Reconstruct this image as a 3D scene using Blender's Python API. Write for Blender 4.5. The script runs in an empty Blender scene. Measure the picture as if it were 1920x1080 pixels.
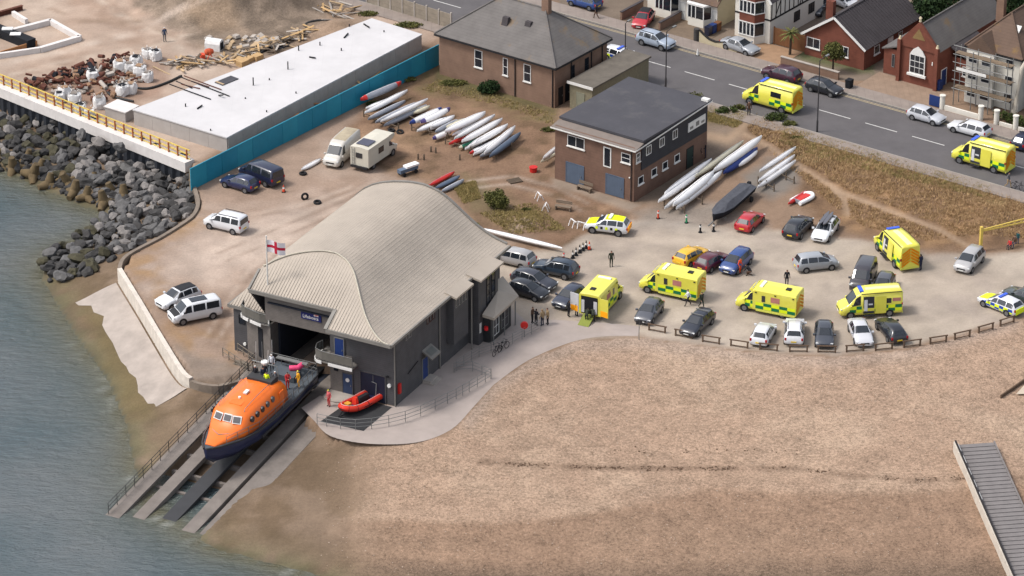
import bpy, bmesh, math, random
import numpy as np
from mathutils.geometry import tessellate_polygon
from mathutils import Vector, Matrix, noise as mnoise
random.seed(7); rng = np.random.default_rng(7)
R = math.radians
S = bpy.context.scene
# ---------------------------------------------------------------- camera
PITCH = R(26.5); DIST = 358.5; FPX = 7000.0            # long lens from a helicopter; image centre lands on the world origin
CAM = np.array([0.0, -DIST*math.cos(PITCH), DIST*math.sin(PITCH)])
cd = bpy.data.cameras.new('camera'); cam = bpy.data.objects.new('camera', cd); S.collection.objects.link(cam)
cam.location = CAM; cam.rotation_euler = (math.pi/2-PITCH, 0, 0)
cd.sensor_width = 36; cd.lens = 36*FPX/1920; cd.clip_start = 1; cd.clip_end = 9000
S.camera = cam
# ---------------------------------------------------------------- sky, sun, exposure
SUN_EL, SUN_AZ = R(56), R(-98)                          # azimuth of the sun measured from +Y towards +X (it stands left of the picture)
w = bpy.data.worlds.new('World'); S.world = w; w.use_nodes = True
nt = w.node_tree; bg = nt.nodes['Background']
sky = nt.nodes.new('ShaderNodeTexSky'); sky.sky_type = 'NISHITA'; sky.sun_disc = False
sky.sun_elevation = SUN_EL; sky.sun_rotation = SUN_AZ; sky.dust_density = 3.0; sky.air_density = 1.0; sky.ozone_density = 1.0
hz = nt.nodes.new('ShaderNodeHueSaturation'); hz.inputs['Saturation'].default_value = 0.42     # thin high cloud takes most of the blue out of the sky
nt.links.new(sky.outputs[0], hz.inputs['Color']); nt.links.new(hz.outputs[0], bg.inputs[0]); bg.inputs[1].default_value = 0.15
sl = bpy.data.lights.new('sun', 'SUN'); sl.energy = 1.5; sl.angle = R(12); sl.color = (1.0, 0.95, 0.89)
so = bpy.data.objects.new('sun', sl); S.collection.objects.link(so)
sd = Vector((math.sin(SUN_AZ)*math.cos(SUN_EL), math.cos(SUN_AZ)*math.cos(SUN_EL), math.sin(SUN_EL)))
so.rotation_euler = sd.to_track_quat('Z', 'Y').to_euler(); so.location = (0, 0, 80)
S.view_settings.view_transform = 'Standard'; S.view_settings.look = 'None'
S.view_settings.exposure = 0.8; S.view_settings.gamma = 1.0; S.view_settings.use_curve_mapping = False
S.cycles.max_bounces = 6; S.cycles.diffuse_bounces = 3; S.cycles.glossy_bounces = 3; S.cycles.transmission_bounces = 4
S.cycles.use_denoising = True
S.render.filter_size = 1.7
# ---------------------------------------------------------------- helpers
_F = np.array([0, math.cos(PITCH), -math.sin(PITCH)]); _U = np.array([0, math.sin(PITCH), math.cos(PITCH)])
def P(px, py, z=0.0):
    """ground point (at height z) that the photograph shows at pixel px,py of 1920x1080"""
    d = _F + np.array([1.0, 0, 0])*(px-960)/FPX + _U*(540-py)/FPX
    t = (z-CAM[2])/d[2]
    return Vector(CAM+d*t)
def pixels(X, Y, Z):
    vx, vy, vz = X-CAM[0], Y-CAM[1], Z-CAM[2]
    d = vy*_F[1]+vz*_F[2]
    return 960+FPX*vx/d, 540-FPX*(vy*_U[1]+vz*_U[2])/d
def lin(r, g, b, k=0.62):
    def c(v):
        v /= 255.0
        return v/12.92 if v <= .04045 else ((v+.055)/1.055)**2.4
    return (c(r)*k, c(g)*k, c(b)*k, 1)
_mats = {}
def mat(name, col, rough=0.8, metal=0.0, spec=0.3, nscale=1.2, namt=0.12, bump=0.0, bscale=20.0, coat=0.0, attr=None, stripe=None, emit=0, blot=None):
    if name in _mats: return _mats[name]
    m = bpy.data.materials.new(name); m.use_nodes = True; t = m.node_tree; N = t.nodes; L = t.links
    b = N['Principled BSDF']; b.inputs['Roughness'].default_value = rough; b.inputs['Metallic'].default_value = metal
    b.inputs['Specular IOR Level'].default_value = spec
    if coat: b.inputs['Coat Weight'].default_value = coat; b.inputs['Coat Roughness'].default_value = 0.08
    tc = N.new('ShaderNodeTexCoord')
    nz = N.new('ShaderNodeTexNoise'); nz.inputs['Scale'].default_value = nscale; nz.inputs['Detail'].default_value = 6; nz.inputs['Roughness'].default_value = .65
    L.new(tc.outputs['Object'], nz.inputs['Vector'])
    if attr:
        at = N.new('ShaderNodeVertexColor'); at.layer_name = attr; csock = at.outputs['Color']
    else:
        rgb = N.new('ShaderNodeRGB'); rgb.outputs[0].default_value = col; csock = rgb.outputs[0]
    hsv = N.new('ShaderNodeHueSaturation'); L.new(csock, hsv.inputs['Color'])
    mr = N.new('ShaderNodeMapRange'); mr.inputs[1].default_value = .3; mr.inputs[2].default_value = .7
    mr.inputs[3].default_value = 1-namt; mr.inputs[4].default_value = 1+namt
    L.new(nz.outputs['Fac'], mr.inputs[0]); L.new(mr.outputs[0], hsv.inputs['Value'])
    out = hsv.outputs[0]
    if stripe:                                           # (axis, period m, dark share, darkening) thin joint lines of boards or sheets
        ax, per, share, dk = stripe
        sx = N.new('ShaderNodeSeparateXYZ'); L.new(tc.outputs['Object'], sx.inputs[0])
        m1 = N.new('ShaderNodeMath'); m1.operation = 'DIVIDE'; m1.inputs[1].default_value = per; L.new(sx.outputs[ax], m1.inputs[0])
        m2 = N.new('ShaderNodeMath'); m2.operation = 'FRACT'; L.new(m1.outputs[0], m2.inputs[0])
        m3 = N.new('ShaderNodeMath'); m3.operation = 'LESS_THAN'; m3.inputs[1].default_value = share; L.new(m2.outputs[0], m3.inputs[0])
        mx = N.new('ShaderNodeMix'); mx.data_type = 'RGBA'; mx.blend_type = 'MULTIPLY'; mx.inputs['B'].default_value = (dk, dk, dk, 1)
        L.new(m3.outputs[0], mx.inputs['Factor']); L.new(out, mx.inputs['A']); out = mx.outputs['Result']
    if blot:                                             # patches of lichen, damp or wear: (colour, scale, threshold)
        n3 = N.new('ShaderNodeTexNoise'); n3.inputs['Scale'].default_value = blot[1]; n3.inputs['Detail'].default_value = 7; n3.inputs['Roughness'].default_value = .7; L.new(tc.outputs['Object'], n3.inputs['Vector'])
        r3 = N.new('ShaderNodeMapRange'); r3.inputs[1].default_value = blot[2]; r3.inputs[2].default_value = blot[2]+.12; r3.inputs[4].default_value = .8; L.new(n3.outputs['Fac'], r3.inputs[0])
        m3_ = N.new('ShaderNodeMix'); m3_.data_type = 'RGBA'; m3_.inputs['B'].default_value = blot[0]; L.new(r3.outputs[0], m3_.inputs['Factor']); L.new(out, m3_.inputs['A']); out = m3_.outputs['Result']
    L.new(out, b.inputs['Base Color'])
    if bump:
        n2 = N.new('ShaderNodeTexNoise'); n2.inputs['Scale'].default_value = bscale; n2.inputs['Detail'].default_value = 4
        L.new(tc.outputs['Object'], n2.inputs['Vector'])
        bp = N.new('ShaderNodeBump'); bp.inputs['Strength'].default_value = min(1, bump); bp.inputs['Distance'].default_value = 0.05
        L.new(n2.outputs['Fac'], bp.inputs['Height']); L.new(bp.outputs[0], b.inputs['Normal'])
    if emit:
        b.inputs['Emission Strength'].default_value = emit; L.new(out, b.inputs['Emission Color'])
    _mats[name] = m; return m
class MB:
    """collects faces of one mesh"""
    def __init__(s): s.v = []; s.f = []; s.mi = []; s.sm = []; s.M = Matrix.Identity(4); s.cur = 0; s.smooth = False
    def at(s, loc=(0, 0, 0), rz=0, rx=0, ry=0):
        s.M = Matrix.Translation(Vector(loc)) @ Matrix.Rotation(rz, 4, 'Z') @ Matrix.Rotation(ry, 4, 'Y') @ Matrix.Rotation(rx, 4, 'X'); return s
    def add(s, vs, fs, smooth=None):
        n = len(s.v); M = s.M
        s.v += [tuple(M @ Vector(q)) for q in vs]
        for f in fs:
            s.f.append([n+i for i in f]); s.mi.append(s.cur); s.sm.append(s.smooth if smooth is None else smooth)
        return s
    def box(s, x0, x1, y0, y1, z0, z1, tx=0, ty=0):
        """box; tx,ty pull the top edges in"""
        vs = [(x0, y0, z0), (x1, y0, z0), (x1, y1, z0), (x0, y1, z0), (x0+tx, y0+ty, z1), (x1-tx, y0+ty, z1), (x1-tx, y1-ty, z1), (x0+tx, y1-ty, z1)]
        return s.add(vs, [(3, 2, 1, 0), (4, 5, 6, 7), (0, 1, 5, 4), (1, 2, 6, 5), (2, 3, 7, 6), (3, 0, 4, 7)])
    def cbox(s, c, sz): return s.box(c[0]-sz[0]/2, c[0]+sz[0]/2, c[1]-sz[1]/2, c[1]+sz[1]/2, c[2]-sz[2]/2, c[2]+sz[2]/2)
    def poly(s, pts): return s.add(pts, [tuple(range(len(pts)))])
    def loft(s, rings, cap=True, smooth=True, closed=True):
        k = len(rings[0]); vs = [p for r in rings for p in r]; fs = []
        for i in range(len(rings)-1):
            for j in range(k if closed else k-1):
                a = i*k+j; b = i*k+(j+1) % k
                fs.append((a, b, b+k, a+k))
        s.add(vs, fs, smooth)
        if cap:
            s.add(rings[0], [tuple(reversed(range(k)))], False); s.add(rings[-1], [tuple(range(k))], False)
        return s
    def tube(s, pts, r, n=6, smooth=True, cap=True):
        pts = [Vector(p) for p in pts]; rr = r if isinstance(r, (list, tuple)) else [r]*len(pts); rings = []
        for i, p in enumerate(pts):
            d = (pts[min(i+1, len(pts)-1)]-pts[max(i-1, 0)]).normalized()
            a = d.cross(Vector((0, 0, 1)) if abs(d.z) < .95 else Vector((1, 0, 0))).normalized(); b = d.cross(a)
            rings.append([p+(a*math.cos(2*math.pi*k/n)+b*math.sin(2*math.pi*k/n))*rr[i] for k in range(n)])
        return s.loft(rings, cap, smooth)
    def bar(s, a, b, wd, ht):
        """square bar from a to b"""
        a = Vector(a); b = Vector(b); d = (b-a).normalized()
        x = d.cross(Vector((0, 0, 1)) if abs(d.z) < .95 else Vector((1, 0, 0))).normalized(); y = x.cross(d)
        rings = [[q+x*sx*wd/2+y*sy*ht/2 for sx, sy in ((-1, -1), (1, -1), (1, 1), (-1, 1))] for q in (a, b)]
        return s.loft(rings, True, False)
    def cyl(s, c, r, h, n=12, r2=None, smooth=True):
        r2 = r if r2 is None else r2
        return s.loft([[(c[0]+q*math.cos(2*math.pi*k/n), c[1]+q*math.sin(2*math.pi*k/n), z) for k in range(n)] for q, z in ((r, c[2]), (r2, c[2]+h))], True, smooth)
    def prism(s, pts, z0, z1):
        """vertical prism over an outline given counter-clockwise"""
        return s.loft([[(x, y, z0) for x, y in pts], [(x, y, z1) for x, y in pts]], True, False)
    def extx(s, prof, x0, x1, smooth=False):
        """profile of (y,z) points pushed along x"""
        return s.loft([[(x, y, z) for y, z in prof] for x in (x0, x1)], True, smooth)
    def exty(s, prof, y0, y1, smooth=False):
        return s.loft([[(x, y, z) for x, z in prof] for y in (y0, y1)], True, smooth)
    def mesh(s, name, mats):
        me = bpy.data.meshes.new(name); me.from_pydata(s.v, [], s.f); me.update()
        mats = mats if isinstance(mats, (list, tuple)) else [mats]
        for m in mats: me.materials.append(m)
        me.polygons.foreach_set('material_index', s.mi); me.polygons.foreach_set('use_smooth', s.sm)
        bm = bmesh.new(); bm.from_mesh(me); bmesh.ops.recalc_face_normals(bm, faces=bm.faces); bm.to_mesh(me); bm.free()
        return me
    def build(s, name, mats, parent=None, loc=(0, 0, 0), rz=0): return obj(name, s.mesh(name, mats), parent, loc, rz)
def obj(name, me, parent=None, loc=(0, 0, 0), rz=0):
    o = bpy.data.objects.new(name, me); S.collection.objects.link(o)
    o.parent = parent; o.location = loc; o.rotation_euler = (0, 0, rz); return o
def tag(o, label, cat, group=None):
    o['label'] = label; o['category'] = cat
    if group: o['group'] = group
    return o
def thing(name, label, cat, loc=(0, 0, 0), rz=0, group=None):
    o = bpy.data.objects.new(name, None); o.empty_display_size = .3; S.collection.objects.link(o)
    o.location = loc; o.rotation_euler = (0, 0, rz); return tag(o, label, cat, group)
def struct(o): o['kind'] = 'structure'; return o
def stuff(o): o['kind'] = 'stuff'; return o
def copy_tree(o, parent=None):
    c = o.copy(); S.collection.objects.link(c); c.parent = parent
    for ch in o.children: copy_tree(ch, c)
    return c
def dirpx(a, b, za=0.0, zb=0.0):
    """heading (radians from +X) of the ground line between two photograph pixels"""
    d = P(*b, zb)-P(*a, za); return math.atan2(d.y, d.x)
def flat(pts, z=0.0):
    """outline given in photograph pixels -> ground points"""
    return [P(x, y, z) for x, y in pts]
def catmull(pts, n=6):
    pts = [Vector(p) for p in pts]; out = []
    for i in range(len(pts)-1):
        p0, p1, p2, p3 = pts[max(i-1, 0)], pts[i], pts[i+1], pts[min(i+2, len(pts)-1)]
        for k in range(n):
            t = k/n; out.append(.5*((2*p1)+(p2-p0)*t+(2*p0-5*p1+4*p2-p3)*t*t+(3*p1-p0-3*p2+p3)*t**3))
    return out+[pts[-1]]
def sheet(name, pts, z, m, label=None):
    """flat surface with a triangulated outline, lying at height z"""
    pts = [Vector((p[0], p[1], 0)) for p in pts]; tri = tessellate_polygon([pts]); bm = bmesh.new(); vs = [bm.verts.new((p.x, p.y, z)) for p in pts]
    for a, b, c in tri: bm.faces.new((vs[a], vs[b], vs[c]))
    bmesh.ops.recalc_face_normals(bm, faces=bm.faces)
    me = bpy.data.meshes.new(name); bm.to_mesh(me); bm.free(); me.materials.append(m)
    if me.polygons and me.polygons[0].normal.z < 0: me.flip_normals()
    return struct(obj(name, me))
def vnoise(X, Y, sc, seed=0):
    """value noise on arrays"""
    g = np.random.default_rng(seed).random((256, 256)); x = X/sc; y = Y/sc
    xi = np.floor(x).astype(int); yi = np.floor(y).astype(int); fx = x-xi; fy = y-yi
    fx = fx*fx*(3-2*fx); fy = fy*fy*(3-2*fy); xi %= 256; yi %= 256; x1 = (xi+1) % 256; y1 = (yi+1) % 256
    return (g[xi, yi]*(1-fx)+g[x1, yi]*fx)*(1-fy)+(g[xi, y1]*(1-fx)+g[x1, y1]*fx)*fy
def fbm(X, Y, sc, seed=0, o=4):
    r = 0; a = 1; tot = 0
    for i in range(o): r = r+a*vnoise(X+17.3*i, Y-9.1*i, sc/2**i, seed+i); tot += a; a *= .55
    return r/tot
def inpoly(X, Y, poly):
    c = np.zeros(X.shape, bool); n = len(poly)
    for i in range(n):
        x1, y1 = poly[i][:2]; x2, y2 = poly[(i+1) % n][:2]
        if y1 == y2: continue
        c ^= ((y1 > Y) != (y2 > Y)) & (X < (x2-x1)*(Y-y1)/(y2-y1)+x1)
    return c
def pdist(X, Y, line):
    d = np.full(X.shape, 1e9)
    for i in range(len(line)-1):
        x1, y1 = line[i][:2]; x2, y2 = line[i+1][:2]; l2 = (x2-x1)**2+(y2-y1)**2+1e-9
        t = np.clip(((X-x1)*(x2-x1)+(Y-y1)*(y2-y1))/l2, 0, 1)
        d = np.minimum(d, np.hypot(X-x1-t*(x2-x1), Y-y1-t*(y2-y1)))
    return d
# ================================================================ ground, sea, road
SEA = -3.0
def line(pts, z): return [tuple(P(x, y, z)) for x, y in pts]
LAND_EDGE = line([(-500, -38), (0, 165), (345, 305)], .3)+line([(362, 345), (374, 380), (364, 406), (300, 448), (245, 478), (222, 507), (300, 640), (357, 713), (430, 704), (520, 742), (600, 800),
    (640, 824), (830, 822), (880, 776), (925, 722), (1000, 672), (1080, 640), (1200, 634), (1400, 660), (1560, 671), (1700, 656), (1800, 632), (1920, 597), (2150, 530), (3500, 100)], 0)
_ql = [LAND_EDGE[i] for i in range(3)]; _qn = Vector((_ql[2][1]-_ql[1][1], _ql[1][0]-_ql[2][0], 0)).normalized()
LAND_EDGE = [(x-_qn.x*.7, y-_qn.y*.7, z) if i < 3 else ((x+.35, y, z) if 7 < i < 12 else (x, y, z)) for i, (x, y, z) in enumerate(LAND_EDGE)]   # ground ends under the wall tops
WATER_LINE = line([(-500, 130), (0, 318), (90, 360), (165, 392), (205, 405), (160, 445), (85, 480), (78, 525), (100, 560), (150, 640), (205, 715), (238, 800), (252, 880), (290, 960), (400, 1030), (620, 1088), (1000, 1120), (1500, 1135), (2300, 1120), (4000, 800)], SEA)
def axis(lo, hi, st, outs):
    a = np.arange(lo, hi+1e-6, st); return np.concatenate([[-o for o in reversed(outs)], a, outs])
gx = axis(-64, 64, .4, [75, 95, 140, 300, 900, 3000]); gy = axis(-62, 86, .4, [100, 130, 200, 400, 1000, 4000])
GX, GY = np.meshgrid(gx, gy, indexing='ij')
sea_side = inpoly(GX, GY, LAND_EDGE+[(5000, -1000, 0), (5000, -6000, 0), (-6000, -6000, 0), (-6000, 200, 0)])
dT = pdist(GX, GY, LAND_EDGE); dW = pdist(GX, GY, WATER_LINE)
wet = inpoly(GX, GY, WATER_LINE+[(5000, -500, 0), (5000, -6000, 0), (-6000, -6000, 0), (-6000, 300, 0)])
beachy = 1/(1+np.exp(-(GX+14)*.8))
dQ = pdist(GX, GY, LAND_EDGE[:3]); ss = dT/(dT+dW+1e-6); zt = -(1.0+1.5*np.exp(-(dQ/5)**2)*(GX < -34))*(1-beachy)*(1-np.exp(-((GX-P(395, 735).x)**2+(GY-P(395, 735).y)**2)/4.2**2))
GZ = np.zeros_like(GX)
prof = np.where(beachy > .5, ss**1.12+.05*np.exp(-((ss-.56)/.05)**2)*-1, ss)
GZ = np.where(sea_side, zt+(SEA-zt)*prof, GZ)
GZ = np.where(wet, SEA-.02-np.minimum(dW*.12, 2.5), GZ)
GZ += np.where(sea_side & ~wet, (fbm(GX, GY, 3.0, 5)-.5)*.22*np.minimum(1, dT/2), 0)
def bump_at(px, py, rx, ry, h, rz=0, pw=1.0):
    global GZ
    c = P(px, py); dx = GX-c.x; dy = GY-c.y
    u = (dx*math.cos(rz)+dy*math.sin(rz))/rx; v = (-dx*math.sin(rz)+dy*math.cos(rz))/ry
    GZ += h*np.exp(-(u*u+v*v)**pw)*(.75+.5*fbm(GX, GY, 2.6, 31, 5))
bump_at(470, -5, 8.5, 5.5, 6.0, R(20), 1.8)              # spoil heap on the building site
bump_at(250, -60, 9, 7, 3.0, R(10), 1.4)
bump_at(640, 55, 2.6, 2.2, 1.0)
_hp = np.exp(-(((GX-P(430, 0).x)/15)**2+((GY-P(430, 0).y)/9)**2)**2); GZ += _hp*((fbm(GX, GY, 1.8, 91, 4)-.5)*.9+np.abs(fbm(GX+GY*.5, GY, 4.5, 95, 3)-.5)*-1.2)
bump_at(985, 418, 1.6, 1.2, .45)
for x, y, r, h in ((1470, 265, 2, .3), (1570, 320, 3.5, .3), (1700, 375, 3.5, .35), (1830, 415, 3, .3)): bump_at(x, y, r, r, h)
# the launching slip is cut into the foreshore
BO = P(742, 762); BA = R(62.7-90)
LX = (GX-BO.x)*math.cos(BA)+(GY-BO.y)*math.sin(BA); LY = -(GX-BO.x)*math.sin(BA)+(GY-BO.y)*math.cos(BA)
cut = np.clip(np.minimum(LX+15.9, -6.2-LX)/.5, 0, 1)*(LY < 3.5)
GZ = np.where(cut > 0, np.minimum(GZ, GZ*(1-cut)+cut*(np.minimum(-.6, (LY-1)/8-.9))), GZ)
PX, PY = pixels(GX, GY, GZ)
land = ~sea_side
def zone(poly, soft=8.0):
    """0..1 mask of an outline drawn over the photograph, edge softened over some pixels and broken up with noise"""
    d = pdist(PX, PY, poly+[poly[0]]); s = np.where(inpoly(PX, PY, poly), d, -d)
    s = s+(fbm(GX, GY, 2.2, 77)-.5)*soft*2.2
    return np.clip(s/soft*.5+.5, 0, 1)
def ln(c, k=.62): return np.array(lin(*c, k)[:3])
COL = np.ones(GX.shape+(3,))*ln((160, 128, 100)); SPK = np.full(GX.shape, .22)
def paint(mask, c, amt=1.0, spk=None):
    global COL, SPK
    m = (mask*amt)[..., None]; COL = COL*(1-m)+ln(c)*m
    if spk is not None: SPK = SPK*(1-mask)+spk*mask
nA = fbm(GX, GY, 9, 1); nB = fbm(GX, GY, 3.5, 2); nC = fbm(GX, GY, 1.6, 3)
def thr(n, a, b): return np.clip((n-a)/(b-a), 0, 1)
# building site
site = zone([(-900, -900), (850, -900), (830, 60), (358, 310), (345, 312), (-900, -200)], 5)
paint(site, (198, 168, 143), 1, .16); paint(site*thr(nB, .5, .7), (176, 143, 117), .8); paint(site*thr(nA, .5, .72), (212, 187, 164), .7)
heap = zone([(255, 10), (330, 60), (400, 105), (560, 105), (640, 60), (690, 40), (690, -200), (200, -200)], 10)
paint(heap, (156, 134, 112), .95, .4); paint(heap*thr(nC, .42, .6), (126, 108, 90), .8)
paint(zone([(520, 110), (600, 100), (700, 20), (640, 15), (560, 60)], 10), (186, 148, 112), .5)
paint(zone([(40, 160), (120, 130), (330, 105), (300, 180), (200, 205), (110, 200)], 10), (160, 118, 92), .6)
paint(zone([(345, 20), (380, 60), (460, 60), (430, 0), (380, -30)], 10), (186, 152, 114), .45)
for t, c_, wd in (([(0, 120), (120, 95), (260, 60), (330, 20), (420, -20)], (218, 194, 172), 7), ([(20, 140), (150, 110), (290, 85), (360, 60)], (214, 190, 166), 5), ([(160, -20), (230, 30), (300, 60), (340, 90)], (216, 192, 168), 8), ([(60, 0), (150, 40), (260, 40)], (170, 140, 114), 5), ([(200, 0), (270, 45), (330, 70)], (172, 142, 116), 4), ([(220, 240), (320, 285), (345, 300)], (182, 152, 126), 6)):
    d = pdist(PX, PY, t); paint(site*np.exp(-(d/wd)**2)*thr(nC, .3, .6), c_, .75)
# yard left of the boathouse
yard = zone([(360, 350), (820, 130), (1050, 300), (1080, 430), (900, 470), (560, 700), (430, 700), (357, 713), (222, 507), (374, 380)], 6)
paint(yard, (176, 146, 122), 1, .2); paint(yard*thr(nA, .45, .65), (196, 170, 148), .75)
paint(zone([(330, 440), (560, 380), (640, 380), (520, 480), (400, 560), (280, 540)], 26), (212, 188, 168), .6)
paint(zone([(225, 500), (370, 400), (400, 410), (290, 480), (330, 570), (440, 640), (440, 690), (370, 690)], 12)*thr(nC, .35, .6), (178, 136, 84), .75)
paint(zone([(330, 520), (300, 600), (420, 640), (440, 560)], 14), (165, 132, 106), .6)
paint(zone([(520, 330), (700, 300), (860, 380), (900, 440), (820, 330), (640, 270)], 14), (170, 142, 118), .6)
boatyard = zone([(640, 290), (690, 150), (830, 95), (1040, 205), (1050, 320), (1210, 380), (1110, 430), (1080, 470), (900, 440), (830, 360)], 12)
paint(boatyard, (150, 113, 82), .95, .3); paint(boatyard*thr(nB, .5, .66), (178, 138, 100), .8); paint(boatyard*thr(1-nC, .5, .68), (118, 92, 62), .7)
paint(zone([(800, 130), (880, 145), (1040, 205), (1045, 240), (960, 215), (860, 180), (780, 170)], 10)*thr(nC, .3, .6), (116, 105, 58), .8)
paint(zone([(840, 345), (900, 330), (1000, 400), (960, 440), (890, 410)], 12)*thr(nC, .3, .6), (128, 110, 72), .8)
paint(zone([(870, 330), (910, 360), (880, 380)], 10), (122, 112, 66), .7)
paint(zone([(950, 410), (990, 402), (1005, 425), (970, 435)], 8), (178, 150, 128), .8)
paint(zone([(1035, 335), (1060, 335), (1200, 385), (1180, 395), (1040, 350)], 4), (172, 150, 128), .9, .1)
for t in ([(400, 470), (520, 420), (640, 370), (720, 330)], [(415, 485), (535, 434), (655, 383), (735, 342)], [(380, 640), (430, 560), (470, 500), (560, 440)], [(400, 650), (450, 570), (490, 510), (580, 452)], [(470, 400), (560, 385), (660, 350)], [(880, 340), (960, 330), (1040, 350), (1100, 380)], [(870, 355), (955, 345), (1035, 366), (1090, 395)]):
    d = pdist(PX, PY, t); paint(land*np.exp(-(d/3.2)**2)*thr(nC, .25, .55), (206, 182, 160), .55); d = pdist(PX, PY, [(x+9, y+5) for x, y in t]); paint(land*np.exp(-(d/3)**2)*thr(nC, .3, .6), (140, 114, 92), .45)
# car park
park = zone([(905, 475), (1050, 470), (1105, 438), (1200, 410), (1330, 425), (1450, 432), (1600, 447), (1740, 478), (1850, 478), (1930, 470), (2300, 430), (2300, 500), (1925, 590), (1800, 626), (1700, 650), (1560, 666), (1400, 655), (1200, 629), (1080, 636), (960, 640), (930, 540)], 5)
paint(park, (196, 177, 155), 1, .13); paint(park*thr(nA, .45, .7), (212, 194, 171), .6); paint(park*thr(1-nB, .52, .7), (176, 158, 142), .6)
for t in ([(1090, 470), (1250, 480), (1500, 540), (1700, 600), (1920, 560)], [(1120, 500), (1400, 600), (1600, 600)], [(1300, 440), (1600, 500), (1920, 520)]):
    d = pdist(PX, PY, t); paint(park*np.exp(-(d/16)**2)*thr(nC, .3, .7), (164, 148, 132), .5)
paint(zone([(1190, 395), (1340, 380), (1440, 430), (1330, 430), (1200, 420)], 12), (160, 150, 138), .7)
paint(zone([(1395, 330), (1440, 300), (1500, 310), (1505, 345), (1450, 372), (1400, 365)], 8), (140, 133, 124), .85, .1)
paint(zone([(1240, 250), (1330, 230), (1400, 235), (1330, 330), (1270, 380), (1190, 380)], 8), (140, 122, 104), .75)
# dry grass bank below the road
grass = zone([(1340, 200), (1420, 190), (1560, 250), (1760, 325), (1930, 375), (2300, 480), (2300, 430), (1930, 460), (1840, 470), (1740, 462), (1600, 436), (1520, 400), (1500, 380), (1500, 300), (1400, 250)], 10)
paint(grass, (146, 110, 74), 1, .34); paint(grass*thr(nB, .48, .66), (172, 130, 82), .85); paint(grass*thr(1-nC, .5, .7), (118, 88, 62), .7)
paint(zone([(1500, 240), (1640, 270), (1800, 330), (1900, 370), (1880, 390), (1740, 345), (1560, 310), (1480, 290)], 14)*thr(nC, .3, .6), (140, 126, 66), .7)
paint(zone([(1290, 165), (1440, 200), (1430, 235), (1330, 230), (1280, 190)], 10), (112, 104, 62), .85, .3)
for t, wd in (([(1395, 250), (1450, 280), (1520, 325), (1580, 362), (1680, 400), (1760, 430), (1830, 470)], 4.5), ([(1560, 352), (1583, 375), (1588, 400)], 6), ([(1330, 255), (1365, 262), (1400, 230), (1410, 215)], 9)):
    d = pdist(PX, PY, t); paint(np.exp(-(d/wd)**2), (190, 156, 120), .85, .1)
# shingle beach and foreshore
bm_ = (sea_side*beachy)
paint(bm_, (187, 152, 121), 1, .62); paint(bm_*thr(nA, .4, .65), (198, 166, 134), .7); paint(bm_*thr(1-nB, .5, .75), (178, 143, 113), .5)
paint(bm_*np.clip((ss-.57)/.03, 0, 1), (158, 122, 92), .75); paint(bm_*np.clip((ss-.8)/.1, 0, 1), (120, 98, 78), .7)
d = pdist(PX, PY, [(900, 866), (1130, 878), (1300, 878), (1480, 878), (1580, 890), (1700, 900), (1920, 896)])
paint(bm_*np.exp(-(d/5)**2)*thr(nC, .3, .5), (120, 92, 70), .6)
d = pdist(PX, PY, [(880, 790), (925, 728), (1000, 680), (1080, 648), (1200, 640), (1400, 666), (1560, 677), (1700, 662), (1900, 606)])
paint(bm_*np.exp(-(d/16)**2), (182, 158, 138), .6)
mud = sea_side*(1-beachy)
paint(mud, (150, 124, 98), 1, .18); paint(mud*thr(nB, .4, .6), (122, 98, 70), .85); paint(mud*np.exp(-((dW-3.0)/1.6)**2), (118, 98, 68), .6)
paint(mud*np.clip(1-(dW-.5)/2.4, 0, 1)*thr(nC, .3, .6), (122, 116, 76), .75); paint(mud*np.clip(1-dW/1.2, 0, 1), (104, 98, 72), .8)
paint(zone([(150, 560), (210, 590), (270, 700), (290, 780), (240, 780), (200, 690)], 14), (124, 106, 62), .7)
paint(zone([(330, 650), (450, 690), (420, 720), (360, 715)], 8), (146, 128, 112), .8)
# streets behind
back = np.clip((PY < 190).astype(float), 0, 1)*(PX > 830)
far_land = (PX > 1050)*(PY < 150)
paint(land*far_land.astype(float), (142, 124, 106), .9, .15)
paint(zone([(1480, 100), (1640, 60), (1640, 140), (1520, 120)], 6), (104, 112, 62), .85, .3)
paint(zone([(820, 125), (930, 150), (1045, 205), (1040, 215), (900, 180), (815, 150)], 6), (112, 104, 60), .8, .3)
paint(wet.astype(float), (92, 98, 84), .9)
gr_ = COL.mean(-1, keepdims=True); COL = (gr_+(COL-gr_)*.76)*.97; COL *= np.where(beachy*sea_side > .5, 1, .80+.4*fbm(GX, GY, 1.7, 140, 3))[..., None]*np.where(beachy*sea_side > .5, 1, .88+.24*fbm(GX, GY, 5.5, 150, 3))[..., None]
nx, ny = GX.shape
idx = np.arange(nx*ny).reshape(nx, ny)
quads = np.stack([idx[:-1, :-1], idx[1:, :-1], idx[1:, 1:], idx[:-1, 1:]], -1).reshape(-1, 4)
me = bpy.data.meshes.new('ground'); me.vertices.add(nx*ny)
me.vertices.foreach_set('co', np.stack([GX, GY, GZ], -1).astype(np.float32).ravel())
nq = len(quads); me.loops.add(nq*4); me.polygons.add(nq)
me.loops.foreach_set('vertex_index', quads.astype(np.int32).ravel()); me.polygons.foreach_set('loop_start', np.arange(0, nq*4, 4, dtype=np.int32))
me.polygons.foreach_set('use_smooth', np.ones(nq, bool)); me.update()
ca = me.color_attributes.new('Col', 'FLOAT_COLOR', 'POINT')
ca.data.foreach_set('color', np.concatenate([COL, SPK[..., None]], -1).astype(np.float32).ravel())
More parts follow.
